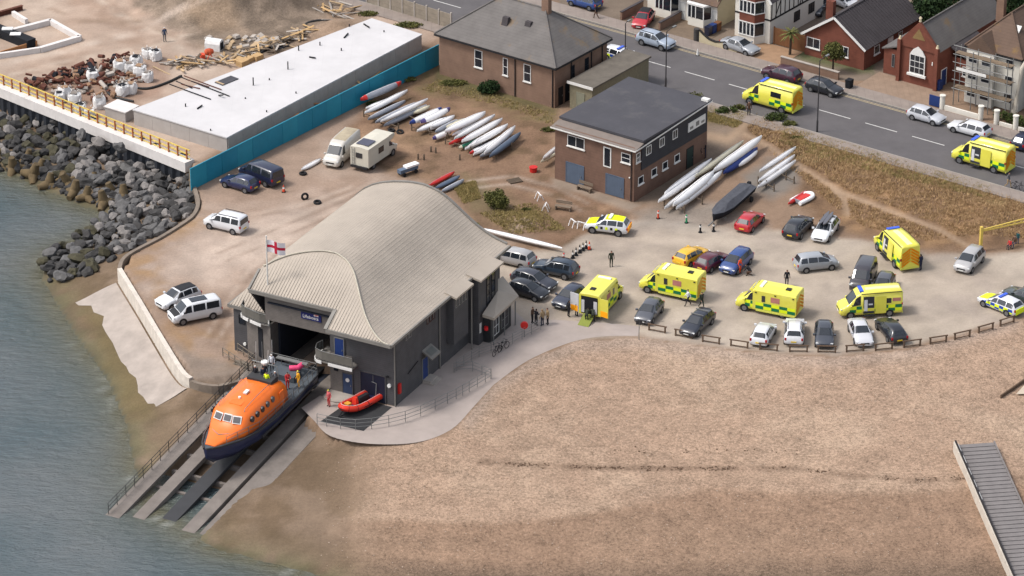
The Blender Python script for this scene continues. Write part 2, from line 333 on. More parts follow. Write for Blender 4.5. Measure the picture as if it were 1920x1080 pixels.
def ground_mat():
    m = bpy.data.materials.new('ground_soil'); m.use_nodes = True; t = m.node_tree; N = t.nodes; L = t.links; b = N['Principled BSDF']
    b.inputs['Roughness'].default_value = .95; b.inputs['Specular IOR Level'].default_value = .12
    tc = N.new('ShaderNodeTexCoord'); at = N.new('ShaderNodeVertexColor'); at.layer_name = 'Col'
    def nz(sc, det=4, ro=.7):
        n = N.new('ShaderNodeTexNoise'); n.inputs['Scale'].default_value = sc; n.inputs['Detail'].default_value = det; n.inputs['Roughness'].default_value = ro
        L.new(tc.outputs['Object'], n.inputs['Vector']); return n.outputs['Fac']
    def math_(op, a, b_):
        n = N.new('ShaderNodeMath'); n.operation = op
        for i, q in enumerate((a, b_)):
            if isinstance(q, (int, float)): n.inputs[i].default_value = q
            else: L.new(q, n.inputs[i])
        return n.outputs[0]
    f1 = math_('SUBTRACT', nz(3.6, 5, .85), .5); f2 = math_('SUBTRACT', nz(.55), .5); f3 = math_('SUBTRACT', nz(11, 3, .8), .5)
    f = math_('ADD', math_('MULTIPLY', f1, 4.6), math_('ADD', math_('MULTIPLY', f2, 1.6), math_('MULTIPLY', f3, 3.0)))
    val = math_('ADD', math_('MULTIPLY', f, at.outputs['Alpha']), 1.0)
    hs = N.new('ShaderNodeHueSaturation'); L.new(at.outputs['Color'], hs.inputs['Color']); L.new(val, hs.inputs['Value']); L.new(hs.outputs[0], b.inputs['Base Color'])
    bp = N.new('ShaderNodeBump'); bp.inputs['Strength'].default_value = .55; bp.inputs['Distance'].default_value = .12
    L.new(math_('MULTIPLY', f1, at.outputs['Alpha']), bp.inputs['Height']); L.new(bp.outputs[0], b.inputs['Normal'])
    return m
me.materials.append(ground_mat())
ground = struct(obj('ground', me))
def gz(x, y):
    i = int(np.clip(np.searchsorted(gx, x)-1, 0, len(gx)-2)); j = int(np.clip(np.searchsorted(gy, y)-1, 0, len(gy)-2))
    u = (x-gx[i])/(gx[i+1]-gx[i]); v = (y-gy[j])/(gy[j+1]-gy[j])
    return float((GZ[i, j]*(1-u)+GZ[i+1, j]*u)*(1-v)+(GZ[i, j+1]*(1-u)+GZ[i+1, j+1]*u)*v)
def G(px, py):
    """point of the modelled ground seen at a photograph pixel"""
    z = 0.0
    for _ in range(14): q = P(px, py, z); z = .5*z+.5*gz(q.x, q.y)
    return P(px, py, z)
# ---- sea
def sea_mat():
    m = bpy.data.materials.new('sea_water'); m.use_nodes = True; t = m.node_tree; N = t.nodes; L = t.links; b = N['Principled BSDF']
    b.inputs['Roughness'].default_value = .1; b.inputs['IOR'].default_value = 1.33
    tc = N.new('ShaderNodeTexCoord'); mp = N.new('ShaderNodeMapping'); mp.inputs['Rotation'].default_value = (0, 0, R(25)); mp.inputs['Scale'].default_value = (.55, 1.3, 1)
    L.new(tc.outputs['Object'], mp.inputs['Vector'])
    n1 = N.new('ShaderNodeTexNoise'); n1.inputs['Scale'].default_value = 1.1; n1.inputs['Detail'].default_value = 6; n1.inputs['Roughness'].default_value = .62; L.new(mp.outputs[0], n1.inputs['Vector'])
    n2 = N.new('ShaderNodeTexNoise'); n2.inputs['Scale'].default_value = .07; n2.inputs['Detail'].default_value = 4; L.new(tc.outputs['Object'], n2.inputs['Vector'])
    cr = N.new('ShaderNodeValToRGB'); cr.color_ramp.elements[0].position = .35; cr.color_ramp.elements[1].position = .68
    cr.color_ramp.elements[0].color = lin(84, 104, 112, .56); cr.color_ramp.elements[1].color = lin(112, 120, 124, .58)
    vc = N.new('ShaderNodeVertexColor'); vc.layer_name = 'Col'; mx = N.new('ShaderNodeMix'); mx.data_type = 'RGBA'; L.new(vc.outputs['Alpha'], mx.inputs['Factor']); L.new(cr.outputs[0], mx.inputs['A']); L.new(vc.outputs['Color'], mx.inputs['B'])
    L.new(n2.outputs['Fac'], cr.inputs[0]); L.new(mx.outputs['Result'], b.inputs['Base Color'])
    bp = N.new('ShaderNodeBump'); bp.inputs['Strength'].default_value = 1.0; bp.inputs['Distance'].default_value = .55
    L.new(n1.outputs['Fac'], bp.inputs['Height']); L.new(bp.outputs[0], b.inputs['Normal'])
    return m
sxx = axis(-64, 30, 1.0, [80, 120, 300, 1000, 3500]); syy = axis(-70, 60, 1.0, [90, 150, 400, 3500]); SXX, SYY = np.meshgrid(sxx, syy, indexing='ij')
sd_ = pdist(SXX, SYY, WATER_LINE); shal = np.exp(-sd_/2.2)*.85+.3*np.exp(-sd_/7)*fbm(SXX, SYY, 5, 44)        # silt stirred up where the water is shallow
foam = (np.exp(-((sd_-.7)/.45)**2)*.35*thr(fbm(SXX*2.2, SYY*2.2, 2.0, 61), .58, .75))
scol = np.array(lin(112, 108, 84, .55)[:3])*(1-foam[..., None])+np.array(lin(200, 204, 200, .7)[:3])*foam[..., None]
ii = np.arange(SXX.size).reshape(SXX.shape); qd_ = np.stack([ii[:-1, :-1], ii[1:, :-1], ii[1:, 1:], ii[:-1, 1:]], -1).reshape(-1, 4)
me = bpy.data.meshes.new('sea'); me.from_pydata(np.stack([SXX, SYY, np.full(SXX.shape, SEA)], -1).reshape(-1, 3).tolist(), [], qd_.tolist()); me.update()
ca = me.color_attributes.new('Col', 'FLOAT_COLOR', 'POINT'); ca.data.foreach_set('color', np.concatenate([scol, np.clip(np.maximum(shal, foam), 0, 1)[..., None]], -1).astype(np.float32).ravel())
me.materials.append(sea_mat()); struct(obj('sea', me))
# ---- road: local frame s along (to the right, towards the viewer), t across (away from the viewer)
RO = P(1565, 214.5); RA = dirpx((1210, 113), (1748, 266)); RD = Vector((math.cos(RA), math.sin(RA), 0)); RN = Vector((-RD.y, RD.x, 0))
def RP(s, t, z=0.0): q = RO+RD*s+RN*t; return Vector((q.x, q.y, z))
M_asph = mat('asphalt', lin(110, 106, 107, .58), .9, nscale=.35, namt=.12, bump=.2, bscale=30)
M_pave = mat('pavement_slabs', lin(158, 145, 136, .62), .9, nscale=.8, namt=.14, stripe=(0, .9, .04, .8))
M_kerb = mat('kerb_concrete', lin(168, 160, 150, .62), .85)
M_white = mat('road_paint', lin(205, 203, 198, .75), .7, nscale=6, namt=.2)
M_yline = mat('yellow_road_paint', lin(196, 178, 140, .66), .8, nscale=5, namt=.25)
M_conc = mat('concrete', lin(188, 178, 168, .62), .88, nscale=.9, namt=.14, bump=.15)
S0, S1, HW = -70, 70, 5.3
def strip(name, t0, t1, z, m, s0=S0, s1=S1):
    mb = MB(); n = 24
    for i in range(n):
        a = s0+(s1-s0)*i/n; b = s0+(s1-s0)*(i+1)/n
        mb.poly([RP(a, t0, z), RP(b, t0, z), RP(b, t1, z), RP(a, t1, z)])
    return struct(mb.build(name, m))
strip('road', -HW, HW, .02, M_asph)
def kerbed(name, t0, t1, s0=S0, s1=S1):
    mb = MB(); mb.at(RO, RA); mb.box(s0, s1, t0, t1, -.3, .13); return struct(mb.build(name, M_pave))
kerbed('pavement_near', -HW-2.2, -HW-.16); kerbed('pavement_far', HW+.16, HW+2.3)
for t0, t1, nm in ((-HW-.155, -HW, 'kerb_near'), (HW, HW+.155, 'kerb_far')):
    mb = MB(); mb.at(RO, RA); mb.box(S0, S1, t0, t1, -.3, .135); struct(mb.build(nm, M_kerb))
mb = MB()
for k in range(-11, 11):
    s = k*5.75
    mb.poly([RP(s-1.95, -.07, .026), RP(s+1.95, -.07, .026), RP(s+1.95, .07, .026), RP(s-1.95, .07, .026)])
mk = struct(mb.build('road_centre_line', M_white))
mb = MB()
for t in (HW-.35, HW-.6):
    for a in range(-60, 60, 4): mb.poly([RP(a, t-.05, .026), RP(a+4, t-.05, .026), RP(a+4, t+.05, .026), RP(a, t+.05, .026)])
struct(mb.build('road_edge_lines', M_yline))
# ---- concrete path beside the boathouse and the apron in front of it
M_path = mat('path_concrete', lin(184, 171, 163, .62), .9, nscale=.35, namt=.12, bump=.1)
path = catmull(flat([(925, 722), (990, 676), (1070, 642), (1130, 631), (1196, 630)]), 5)+flat([(1200, 612), (1120, 604), (1040, 600), (985, 600), (955, 575), (910, 590), (742, 762), (600, 742), (565, 765), (590, 790)])+catmull(flat([(590, 790), (620, 818), (690, 832), (780, 830), (845, 806), (885, 766)]), 5)[1:]
sheet('path', path, .012, M_path)
# ================================================================ shared building bits
M_glass = mat('dark_glass', lin(46, 52, 62, .5), .08, spec=.6, namt=.25, nscale=.8)
M_pvc = mat('white_plastic_frame', lin(226, 224, 220, .8), .5, namt=.04)
M_steel = mat('galvanised_steel', lin(150, 150, 148, .6), .5, metal=.3, namt=.1)
M_blue = mat('blue_paint', lin(38, 62, 120, .7), .5)
M_black = mat('black_rubber', lin(38, 38, 42, .55), .8, namt=.15)
M_lamp = mat('white_lamp_globe', lin(235, 235, 230, .85), .4, namt=.02)
M_red = mat('red_paint', lin(206, 44, 40, .75), .5)
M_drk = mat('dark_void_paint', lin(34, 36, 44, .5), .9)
def window(parent, loc, rz, w_, h_, nx=2, nz=1, fm=None, gm=None, sill=False, fw=.07, name='window'):
    """frame with bars; pane and sill hang under it. local x runs along the wall, -y points outward, loc is the centre on the wall face"""
    mb = MB(); o = .05
    mb.box(-w_/2, w_/2, -o, 0, -h_/2, -h_/2+fw); mb.box(-w_/2, w_/2, -o, 0, h_/2-fw, h_/2)
    mb.box(-w_/2, -w_/2+fw, -o, 0, -h_/2+fw, h_/2-fw); mb.box(w_/2-fw, w_/2, -o, 0, -h_/2+fw, h_/2-fw)
    for i in range(1, nx): x = -w_/2+w_*i/nx; mb.box(x-fw*.35, x+fw*.35, -o*.9, 0, -h_/2+fw, h_/2-fw)
    for i in range(1, nz): z = -h_/2+h_*i/nz; mb.box(-w_/2+fw, w_/2-fw, -o*.86, 0, z-fw*.35, z+fw*.35)
    f = mb.build(name, fm or M_pvc, parent, loc, rz)
    mb = MB(); mb.box(-w_/2+fw*.5, w_/2-fw*.5, -.02, -.004, -h_/2+fw*.5, h_/2-fw*.5); mb.build('pane', gm or M_glass, f)
    if sill: mb = MB(); mb.box(-w_/2-.08, w_/2+.08, -.13, -.001, -h_/2-.1, -h_/2-.003); mb.build('sill', fm or M_pvc, f)
    return f
def door(parent, loc, rz, w_, h_, m, fm=None, handle=True, name='door'):
    mb = MB(); mb.box(-w_/2, w_/2, -.04, -.002, .02, h_); d = mb.build(name, m, parent, loc, rz)
    mb = MB(); fw = .08
    mb.box(-w_/2-fw, -w_/2-.002, -.06, -.001, 0, h_+fw); mb.box(w_/2+.002, w_/2+fw, -.06, -.001, 0, h_+fw); mb.box(-w_/2, w_/2, -.06, -.001, h_+.002, h_+fw)
    mb.build('door_frame', fm or m, d)
    if handle: mb = MB(); mb.cbox((w_*.36, -.08, 1.0), (.05, .06, .16)); mb.build('handle', M_steel, d)
    return d
def text_mesh(body, size, depth, m):
    c = bpy.data.curves.new('lettering', 'FONT'); c.body = body; c.size = size; c.extrude = depth; c.align_x = 'CENTER'; c.align_y = 'CENTER'
    t = bpy.data.objects.new('tmp', c); S.collection.objects.link(t); bpy.context.view_layer.update()
    me = bpy.data.meshes.new_from_object(t.evaluated_get(bpy.context.evaluated_depsgraph_get())); bpy.data.objects.remove(t); bpy.data.curves.remove(c)
    me.materials.clear(); me.materials.append(m); return me
def railing(mb, pts, h=1.05, r=.025, post=1.6, rails=3, z=None):
    pts = [Vector(p) for p in pts]
    for k in range(rails):
        up = Vector((0, 0, h*(k+1)/rails)); mb.tube([p+up for p in pts], r, 5)
    for a, b in zip(pts[:-1], pts[1:]):
        n = max(1, round((b-a).length/post))
        for i in range(n+1):
            q = a.lerp(b, i/n); mb.tube([q, q+Vector((0, 0, h))], r*1.1, 5)
# ================================================================ lifeboat station
house = thing('boathouse', 'dark boarded lifeboat station with large curved pale ribbed roof', 'boathouse', BO, BA)
M_clad = mat('dark_boarding', lin(98, 96, 98, .55), .75, nscale=1.0, namt=.16, stripe=(2, .2, .12, .72))
M_wood = mat('weathered_boarding', lin(136, 128, 122, .55), .8, nscale=1.5, namt=.16, stripe=(2, .16, .14, .72))
M_roof = mat('pale_metal_roof', lin(181, 169, 155, .7), .62, nscale=.35, namt=.1)
M_fasc = mat('roof_fascia', lin(150, 145, 138, .58), .6)
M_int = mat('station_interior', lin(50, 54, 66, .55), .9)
PRX = [-19, -17.7, -16.5, -15.4, -14.1, -13, -11.5, -10, -8.6, -7.2, -6.2, -5.4, -4.4, -3.2, -2.0, -1.0, 0, .9]
PRZ = [4.7, 6.3, 8.0, 9.35, 10.2, 10.65, 11.05, 11.3, 11.35, 11.05, 10.6, 10.05, 9.3, 8.45, 7.8, 7.4, 7.12, 6.95]
xs_f = np.linspace(-19, .9, 200); _z = np.interp(xs_f, PRX, PRZ); kern = np.hanning(15); kern /= kern.sum()
_zs = np.convolve(np.pad(_z, 7, mode='reflect', reflect_type='odd'), kern, 'valid')
def vault(x): return float(np.interp(x, xs_f, _zs))
def plane_y(z): return (z-7.2)/.63-1.75
def plane_z(y): return 7.2+.63*(y+1.75)
YB = 21.4
def zf(x, y): return plane_z(y) if x > -15.1 else 4.75+.63*(y-2.7)          # two front slopes: the wide one and the low one on the left
def yf(x, z): return plane_y(z) if x > -15.1 else 2.7+(z-4.75)/.63
def eave_y(x): return -1.75 if x > -6.1 else (0.05 if x > -15.1 else 2.7)
# ribbed sheets run the length of the building; the front slope meets the vault along its curve
mb = MB(); mb.smooth = False; per = .30
cols = []; x = -19.0
while x < .5:
    for dx, dz in ((0, 0), (.19, 0), (.215, .07), (.275, .07)): cols.append((x+dx, dz))
    x += per
cols.append((.5, 0))
def col_pts(x, dz):
    v = vault(x); y0 = eave_y(x); yi = max(y0+.02, yf(x, v)); z0 = min(v, zf(x, y0))
    return [(x, y0, z0+dz), (x, yi, v+dz*(.2 if dz > 0 else 1)), (x, YB, v+dz*(.2 if dz > 0 else 1))]
for (xa, da), (xb, db) in zip(cols[:-1], cols[1:]):
    if eave_y(xa) != eave_y(xb): xb2 = xa+.001
    A = col_pts(xa, da); B = col_pts(xb, db)
    if eave_y(xa) != eave_y(xb):
        y = eave_y(xa); v = vault(xb); B = [(xa+.02, y, min(v, zf(xa, y))+db), (xa+.02, max(y+.02, yf(xa, v)), v+db*.3), (xa+.02, YB, v+db*.3)]
    for i in (0, 1): mb.poly([A[i], B[i], B[i+1], A[i+1]])
# underside
for (xa, da), (xb, db) in zip(cols[::8], cols[8::8]):
    A = col_pts(xa, -.22); B = col_pts(xb, -.22)
    if eave_y(xa) != eave_y(xb): continue
    for i in (0, 1): mb.poly([A[i], A[i+1], B[i+1], B[i]])
mb.build('roof', M_roof, house)
mb = MB()                                                # fascia boards and gutters along the roof edges
mb.bar((-6.05, -1.82, plane_z(-1.75)-.1), (.6, -1.82, 7.02), .16, .34)
mb.bar((-15.1, -.03, plane_z(.05)-.1), (-6.05, -.03, plane_z(.05)-.1), .16, .34)
mb.bar((-6.08, -1.82, plane_z(-1.75)-.02), (-6.08, .05, plane_z(.05)-.02), .34, .28)
mb.bar((-15.13, 0, plane_z(.05)-.02), (-15.13, 2.0, 9.5), .2, .3)
mb.bar((.55, -1.8, 6.95), (.55, YB, 6.95), .18, .26); mb.bar((-19.05, 2.6, 4.65), (-19.05, YB, 4.65), .18, .3)
mb.bar((-19.05, 2.65, 4.6), (-15.1, 2.65, 4.6), .1, .3)
for i in range(0, len(xs_f)-8, 8):
    a, b = xs_f[i], xs_f[i+8]; mb.bar((a, YB+.05, vault(a)), (b, YB+.05, vault(b)), .25, .3)
mb.build('fascia', M_fasc, house)
mb = MB()                                                # bright edge trim along the curve where the front slope meets the vault
pts = []
for x in np.linspace(-15.1, .3, 50): v = vault(x); pts.append((x, max(eave_y(x), plane_y(v)), v+.07))
mb.tube(pts, .09, 5); mb.build('ridge_trim', mat('trim_cream', lin(205, 196, 178, .62), .6), house)
def wall(name, pts, th, m, **k):
    """wall standing on a line of x,y points with a top height per point"""
    mb = MB()
    for (x0, y0, z0, t0), (x1, y1, z1, t1) in zip(pts[:-1], pts[1:]):
        d = Vector((x1-x0, y1-y0, 0)).normalized(); n = Vector((d.y, -d.x, 0))*th
        q = [Vector((x0, y0, z0)), Vector((x1, y1, z1)), Vector((x1, y1, t1)), Vector((x0, y0, t0))]; r = [p-n for p in q]
        mb.add(q+r, [(0, 1, 2, 3), (7, 6, 5, 4), (0, 4, 5, 1), (1, 5, 6, 2), (2, 6, 7, 3), (3, 7, 4, 0)])
    return mb.build(name, m, house)
def vt(x): return vault(x)-.24
wall('wall_front', [(-6.7, 0, 0, plane_z(0)-.25), (-4, 0, 0, min(vt(-4), plane_z(0)-.25)), (-3, 0, 0, vt(-3)), (0, 0, 0, vt(0))], .25, M_clad)
wall('wall_side', [(0, .002, 0, vt(0)), (0, YB-1, 0, vt(0))], .25, M_clad)
wall('wall_left', [(-18.6, YB-1, -1.2, 4.75), (-18.6, 2.8, -1.2, 4.75)], .25, M_clad)
wall('wall_left_front', [(-18.6, 2.79, -1.2, 4.45), (-16.7, 2.79, -1.2, 4.45)], .25, M_clad)
wall('wall_gable', [(x, YB-1.05, -.2, vault(x)-.25) for x in (-.26, -2, -4, -5.5, -7, -9, -11, -13, -14.5, -16, -17.5, -18.58)], .25, M_clad)
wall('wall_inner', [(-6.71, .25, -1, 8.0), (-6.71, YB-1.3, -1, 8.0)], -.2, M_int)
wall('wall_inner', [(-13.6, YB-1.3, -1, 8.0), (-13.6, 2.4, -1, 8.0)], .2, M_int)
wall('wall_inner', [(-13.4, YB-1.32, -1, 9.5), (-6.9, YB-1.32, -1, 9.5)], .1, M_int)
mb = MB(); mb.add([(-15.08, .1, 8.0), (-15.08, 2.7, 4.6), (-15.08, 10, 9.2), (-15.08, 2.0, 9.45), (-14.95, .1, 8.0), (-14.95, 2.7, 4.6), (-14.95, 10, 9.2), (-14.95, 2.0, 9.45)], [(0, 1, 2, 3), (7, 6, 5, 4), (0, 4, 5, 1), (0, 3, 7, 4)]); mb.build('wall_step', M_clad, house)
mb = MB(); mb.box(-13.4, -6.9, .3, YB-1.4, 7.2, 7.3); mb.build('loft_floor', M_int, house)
# timber faced pier left of the doorway
mb = MB(); mb.prism([(-16.7, 2.0), (-13.6, 1.0), (-13.6, 2.6), (-16.7, 2.7)], -.6, 4.5); mb.build('pier', M_wood, house)
mb = MB(); mb.prism([(-16.7, 2.0), (-13.6, 1.0), (-13.6, 2.6), (-16.7, 2.7)], 4.5, 4.62); mb.build('balcony_floor', M_fasc, house)
wall('wall_front', [(-14.94, 2.75, 4.6, 9.2), (-13.6, 2.75, 4.6, 9.5)], .1, M_clad)
mb = MB(); mb.prism([(-13.8, .55), (-6.6, .55), (-6.6, .8), (-13.8, .8)], 5.35, plane_z(.6)-.25); mb.build('door_lintel', M_wood, house)
mb = MB(); mb.box(-6.72, -4.4, -.06, -.004, 0, 4.0); mb.build('timber_panel', M_wood, house)
PA = math.atan2(-1.0, 3.1)
mb = MB(); mb.box(-.3, .3, -.05, 0, -1.5, 1.5); mb.build('window', M_drk, house, (-14.9, 1.4, 2.3), PA)
window(house, (-17.7, 2.79, 3.4), 0, .7, .9, 1, 1, M_drk)
for x in (-17.4, ): mb = MB(); mb.cyl((0, 0, 0), .16, .12, 10); o = mb.build('lamp_globe', M_lamp, house, (x, 2.7, 1.0)); o.rotation_euler = (R(90), 0, 0)
door(house, (-14.4, 2.74, 4.62), 0, .7, 2.1, M_blue, M_steel)
# balconies with the white edge panels
def balcony(pts, z, seg):
    mb = MB(); inner = [(pts[-1][0], pts[-1][1]+.9), (pts[0][0], pts[0][1]+.9)]
    poly = pts+inner; mb.prism(poly if True else poly, z-.16, z); b = mb.build('balcony', M_fasc, house)
    mb = MB(); railing(mb, [(x, y, z) for x, y in pts], 1.0, .03, .5, 2); mb.build('railing', M_steel, b)
    mb = MB()
    for (x0, y0), (x1, y1) in zip(pts[:-1], pts[1:]):
        a = Vector((x0, y0, 0)); c = Vector((x1, y1, 0)); n = Vector((c.y-a.y, -(c.x-a.x), 0)).normalized()*.03
        mb.add([a+n+Vector((0, 0, z+.15)), c+n+Vector((0, 0, z+.15)), c+n+Vector((0, 0, z+.95)), a+n+Vector((0, 0, z+.95))], [(0, 1, 2, 3)])
    mb.build('mesh_panel', mat('balcony_mesh', lin(128, 124, 116, .5), .8), b)
    for s0, s1 in seg:
        mb = MB(); P_ = catmull([(x, y, 0) for x, y in pts], 8); L_ = len(P_)-1
        q = P_[int(s0*L_):int(s1*L_)+1]
        for a, c in zip(q[:-1], q[1:]):
            n = Vector((c.y-a.y, -(c.x-a.x), 0)).normalized(); mb.bar(a+n*.06+Vector((0, 0, z-.15)), c+n*.06+Vector((0, 0, z-.15)), .07, .28)
        mb.build('edge_panel', M_pvc, b)
balcony([(-17.3, 2.6), (-17.1, 1.8), (-16.4, 1.35), (-14.6, .85), (-13.7, .95)], 4.62, [(0, .38), (.42, .58), (.62, .8)])
balcony([(-8.0, .9), (-8.15, .1), (-7.8, -.75), (-7.0, -1.05), (-3.8, -1.1)], 3.45, [(.02, .36), (.4, .6), (.64, .78), (.82, 1)])
door(house, (-5.7, -.07, 3.47), 0, .9, 2.1, M_blue, M_steel)
# sign over the doorway
mb = MB(); mb.box(-1.05, 1.05, -.08, 0, -.42, .42); sg = mb.build('sign', mat('sign_blue', lin(34, 42, 104, .7), .5), house, (-8.9, .54, 6.85))
lt = obj('lettering', text_mesh('Lifeboats', .46, .01, M_pvc), sg, (-.05, -.095, -.14)); lt.rotation_euler = (R(90), 0, 0)
mb = MB(); mb.box(.3, .78, -.1, -.085, .08, .36); fl = mb.build('flag_emblem', M_pvc, sg)
mb = MB(); mb.box(.3, .78, -.112, -.101, .19, .25); mb.box(.51, .57, -.112, -.101, .251, .36); mb.box(.51, .57, -.112, -.101, .08, .189); mb.build('red_cross', M_red, fl)
# front right: roller door, small door, lamps, floodlights
mb = MB(); mb.box(-3.55, -1.05, -.05, -.003, .02, 2.75); mb.build('roller_door', mat('navy_shutter', lin(34, 40, 62, .6), .6, stripe=(2, .12, .2, .7)), house)
mb = MB(); mb.box(-3.65, -3.56, -.1, -.003, 0, 2.85); mb.box(-1.04, -.95, -.1, -.003, 0, 2.85); mb.box(-3.56, -1.04, -.1, -.003, 2.76, 2.85); mb.build('door_frame', M_clad, house)
dd = door(house, (-4.9, -.07, .05), 0, .95, 2.1, mat('slate_blue_door', lin(62, 78, 112, .6), .5), M_clad)
mb = MB(); mb.cyl((0, 0, 0), .2, .03, 14); o = mb.build('round_sign', M_pvc, dd, (0, -.045, 1.5)); o.rotation_euler = (R(90), 0, 0)
window(house, (-6.1, -.065, 2.6), 0, .45, .8, 1, 1, M_drk)
mb = MB(); mb.cyl((0, 0, 0), .19, .14, 12); o = mb.build('lamp_globe', M_lamp, house, (-.6, -.01, 2.0)); o.rotation_euler = (R(90), 0, 0)
for x, z in ((-4.2, 3.25), (-.75, 2.9)): mb = MB(); mb.cbox((x, -.14, z), (.22, .26, .12)); mb.build('floodlight', M_black, house)
mb = MB(); mb.prism([(-6.72, -1.5), (-6.3, -1.9), (-5.2, -2.0), (-4.3, -1.6), (-4.3, -.07), (-6.72, -.07)], 0, 0.16); mb.build('door_step', M_conc, house)
# downpipes
for x, y, z in ((-.0, -.08, 6.6), (.08, 8.3, 6.9), (.9, 13.0, 6.6)):
    mb = MB(); mb.tube([(x, y, .02), (x, y, z)], .07, 8); mb.build('downpipe', M_fasc, house)
# side bays with their own eaves
def bay(x1, y0, y1, zt, glazed):
    mb = MB(); mb.box(.003, x1, y0, y1, 0 if glazed else 1.9, zt-.12); b = mb.build('bay', M_clad, house)
    mb = MB(); mb.add([(0, y0-.3, zt+.34), (x1+.45, y0-.3, zt), (x1+.45, y1+.3, zt), (0, y1+.3, zt+.34), (0, y0-.3, zt+.1), (x1+.45, y0-.3, zt-.18), (x1+.45, y1+.3, zt-.18), (0, y1+.3, zt+.1)],
        [(0, 1, 2, 3), (4, 7, 6, 5), (0, 4, 5, 1), (1, 5, 6, 2), (2, 6, 7, 3)]); mb.build('bay_roof', M_roof, b)
    return b
b2 = bay(.75, 9.8, 12.6, 6.95, False)
for k in range(4): window(b2, (.755, 10.3+k*.6, 6.0), R(90), .45, .9, 1, 1, M_steel)
b3 = bay(1.1, 14.0, 17.9, 6.95, True)
for k in range(2): window(b3, (1.105, 15.9+k*1.0, 5.0), R(90), .75, 3.0, 1, 3, M_drk)
mb = MB(); mb.box(1.106, 1.13, 15.4, 17.4, 2.5, 3.3); pn = mb.build('sign', mat('sign_indigo', lin(60, 54, 92, .6), .6), b3)
mb = MB(); pts = [(1.14, 16.4+.28*math.cos(t), 2.9+.28*math.sin(t)) for t in np.linspace(-1.9, 1.9, 12)]; mb.tube(pts, .05, 5); mb.build('crescent_emblem', M_pvc, pn)
# porch roof over the shop entrance
mb = MB(); zz = 3.0
mb.add([(0, 21.0, zz+.9), (2.4, 19.6, zz), (2.5, 14.4, zz), (1.4, 14.2, zz+.25), (1.1, 17.9, zz+1.0), (0, 18.5, zz+1.2), (0, 21.0, zz+.6), (2.4, 19.6, zz-.25), (2.5, 14.4, zz-.25), (1.4, 14.2, zz-.05), (1.1, 17.9, zz+.7), (0, 18.5, zz+.9)],
    [(0, 1, 2, 3, 4, 5), (11, 10, 9, 8, 7, 6), (0, 6, 7, 1), (1, 7, 8, 2), (2, 8, 9, 3)]); pr = mb.build('porch_roof', M_roof, house)
for x, y in ((2.2, 19.3), (2.3, 14.7), (2.25, 17.0)): mb = MB(); mb.tube([(x, y, 0), (x, y, zz-.2)], .06, 6); mb.build('porch_post', M_steel, pr)
mb = MB(); mb.box(1.104, 1.9, 14.9, 19.0, .02, 2.6); mb.build('porch_wall', mat('porch_glazing', lin(70, 72, 74, .5), .3, nscale=1.5, namt=.3), house)
window(house, (1.905, 15.9, 1.4), R(90), 1.2, 1.8, 2, 2, M_pvc); window(house, (1.905, 17.7, 1.4), R(90), 1.4, 1.8, 2, 2, M_steel)
# side wall fittings
for y in (2.2, 2.8): window(house, (.003, y, 6.2), R(90), .5, .9, 1, 1, M_steel)
for y in (6.2, 6.75, 7.3): window(house, (.003, y, 6.1), R(90), .45, 1.1, 1, 1, mat('brown_frame', lin(96, 70, 62, .55), .7))
d = door(house, (.003, 5.55, .3), R(90), .95, 2.1, M_blue, M_steel)
mb = MB(); mb.add([(.01, 5.0, 3.35), (.01, 6.7, 3.35), (1.05, 6.7, 2.75), (1.05, 5.0, 2.75), (.01, 5.0, 3.2), (.01, 6.7, 3.2), (1.05, 6.7, 2.6), (1.05, 5.0, 2.6)], [(0, 3, 2, 1), (4, 5, 6, 7), (0, 4, 7, 3), (3, 7, 6, 2), (2, 6, 5, 1)]); cn = mb.build('door_canopy', M_fasc, house)
mb = MB(); mb.add([(.25, 5.25, 3.255), (.25, 6.45, 3.255), (.85, 6.45, 2.91), (.85, 5.25, 2.91)], [(0, 3, 2, 1)]); mb.build('canopy_glazing', mat('canopy_glass', lin(126, 128, 122, .5), .4), cn)
mb = MB(); mb.box(.01, 1.2, 5.0, 6.6, 0, .15); mb.box(.01, .8, 5.1, 6.5, .15, .3); mb.build('door_step', M_conc, house)
mb = MB(); mb.cbox((.12, .55, 1.6), (.2, .35, 1.0)); mb.build('lifebuoy_cabinet', M_red, house)
mb = MB(); mb.tube([(.1, 2.2, 2.3), (.1, 4.1, 2.75)], .04, 5); mb.build('handrail', M_black, house)
mb = MB(); mb.box(.004, .04, 13.3, 13.85, 1.2, 2.1); mb.build('notice_board', M_pvc, house)
mb = MB(); mb.box(1.104, 1.14, 14.15, 14.5, 1.2, 2.2); mb.build('notice_board', M_pvc, house)
for y, z in ((13.35, 2.7), (12.2, 4.3), (10.9, 3.3)): mb = MB(); mb.cbox((.09, y, z), (.16, .16, .16)); mb.build('wall_lamp', M_lamp, house)
mb = MB(); mb.tube([(0, 0, 0), (0, 0, .34)], .2, 8); o = mb.build('bell_box', mat('red_bell', lin(225, 40, 45, .75), .5), house, (1.6, 14.55, 1.5))
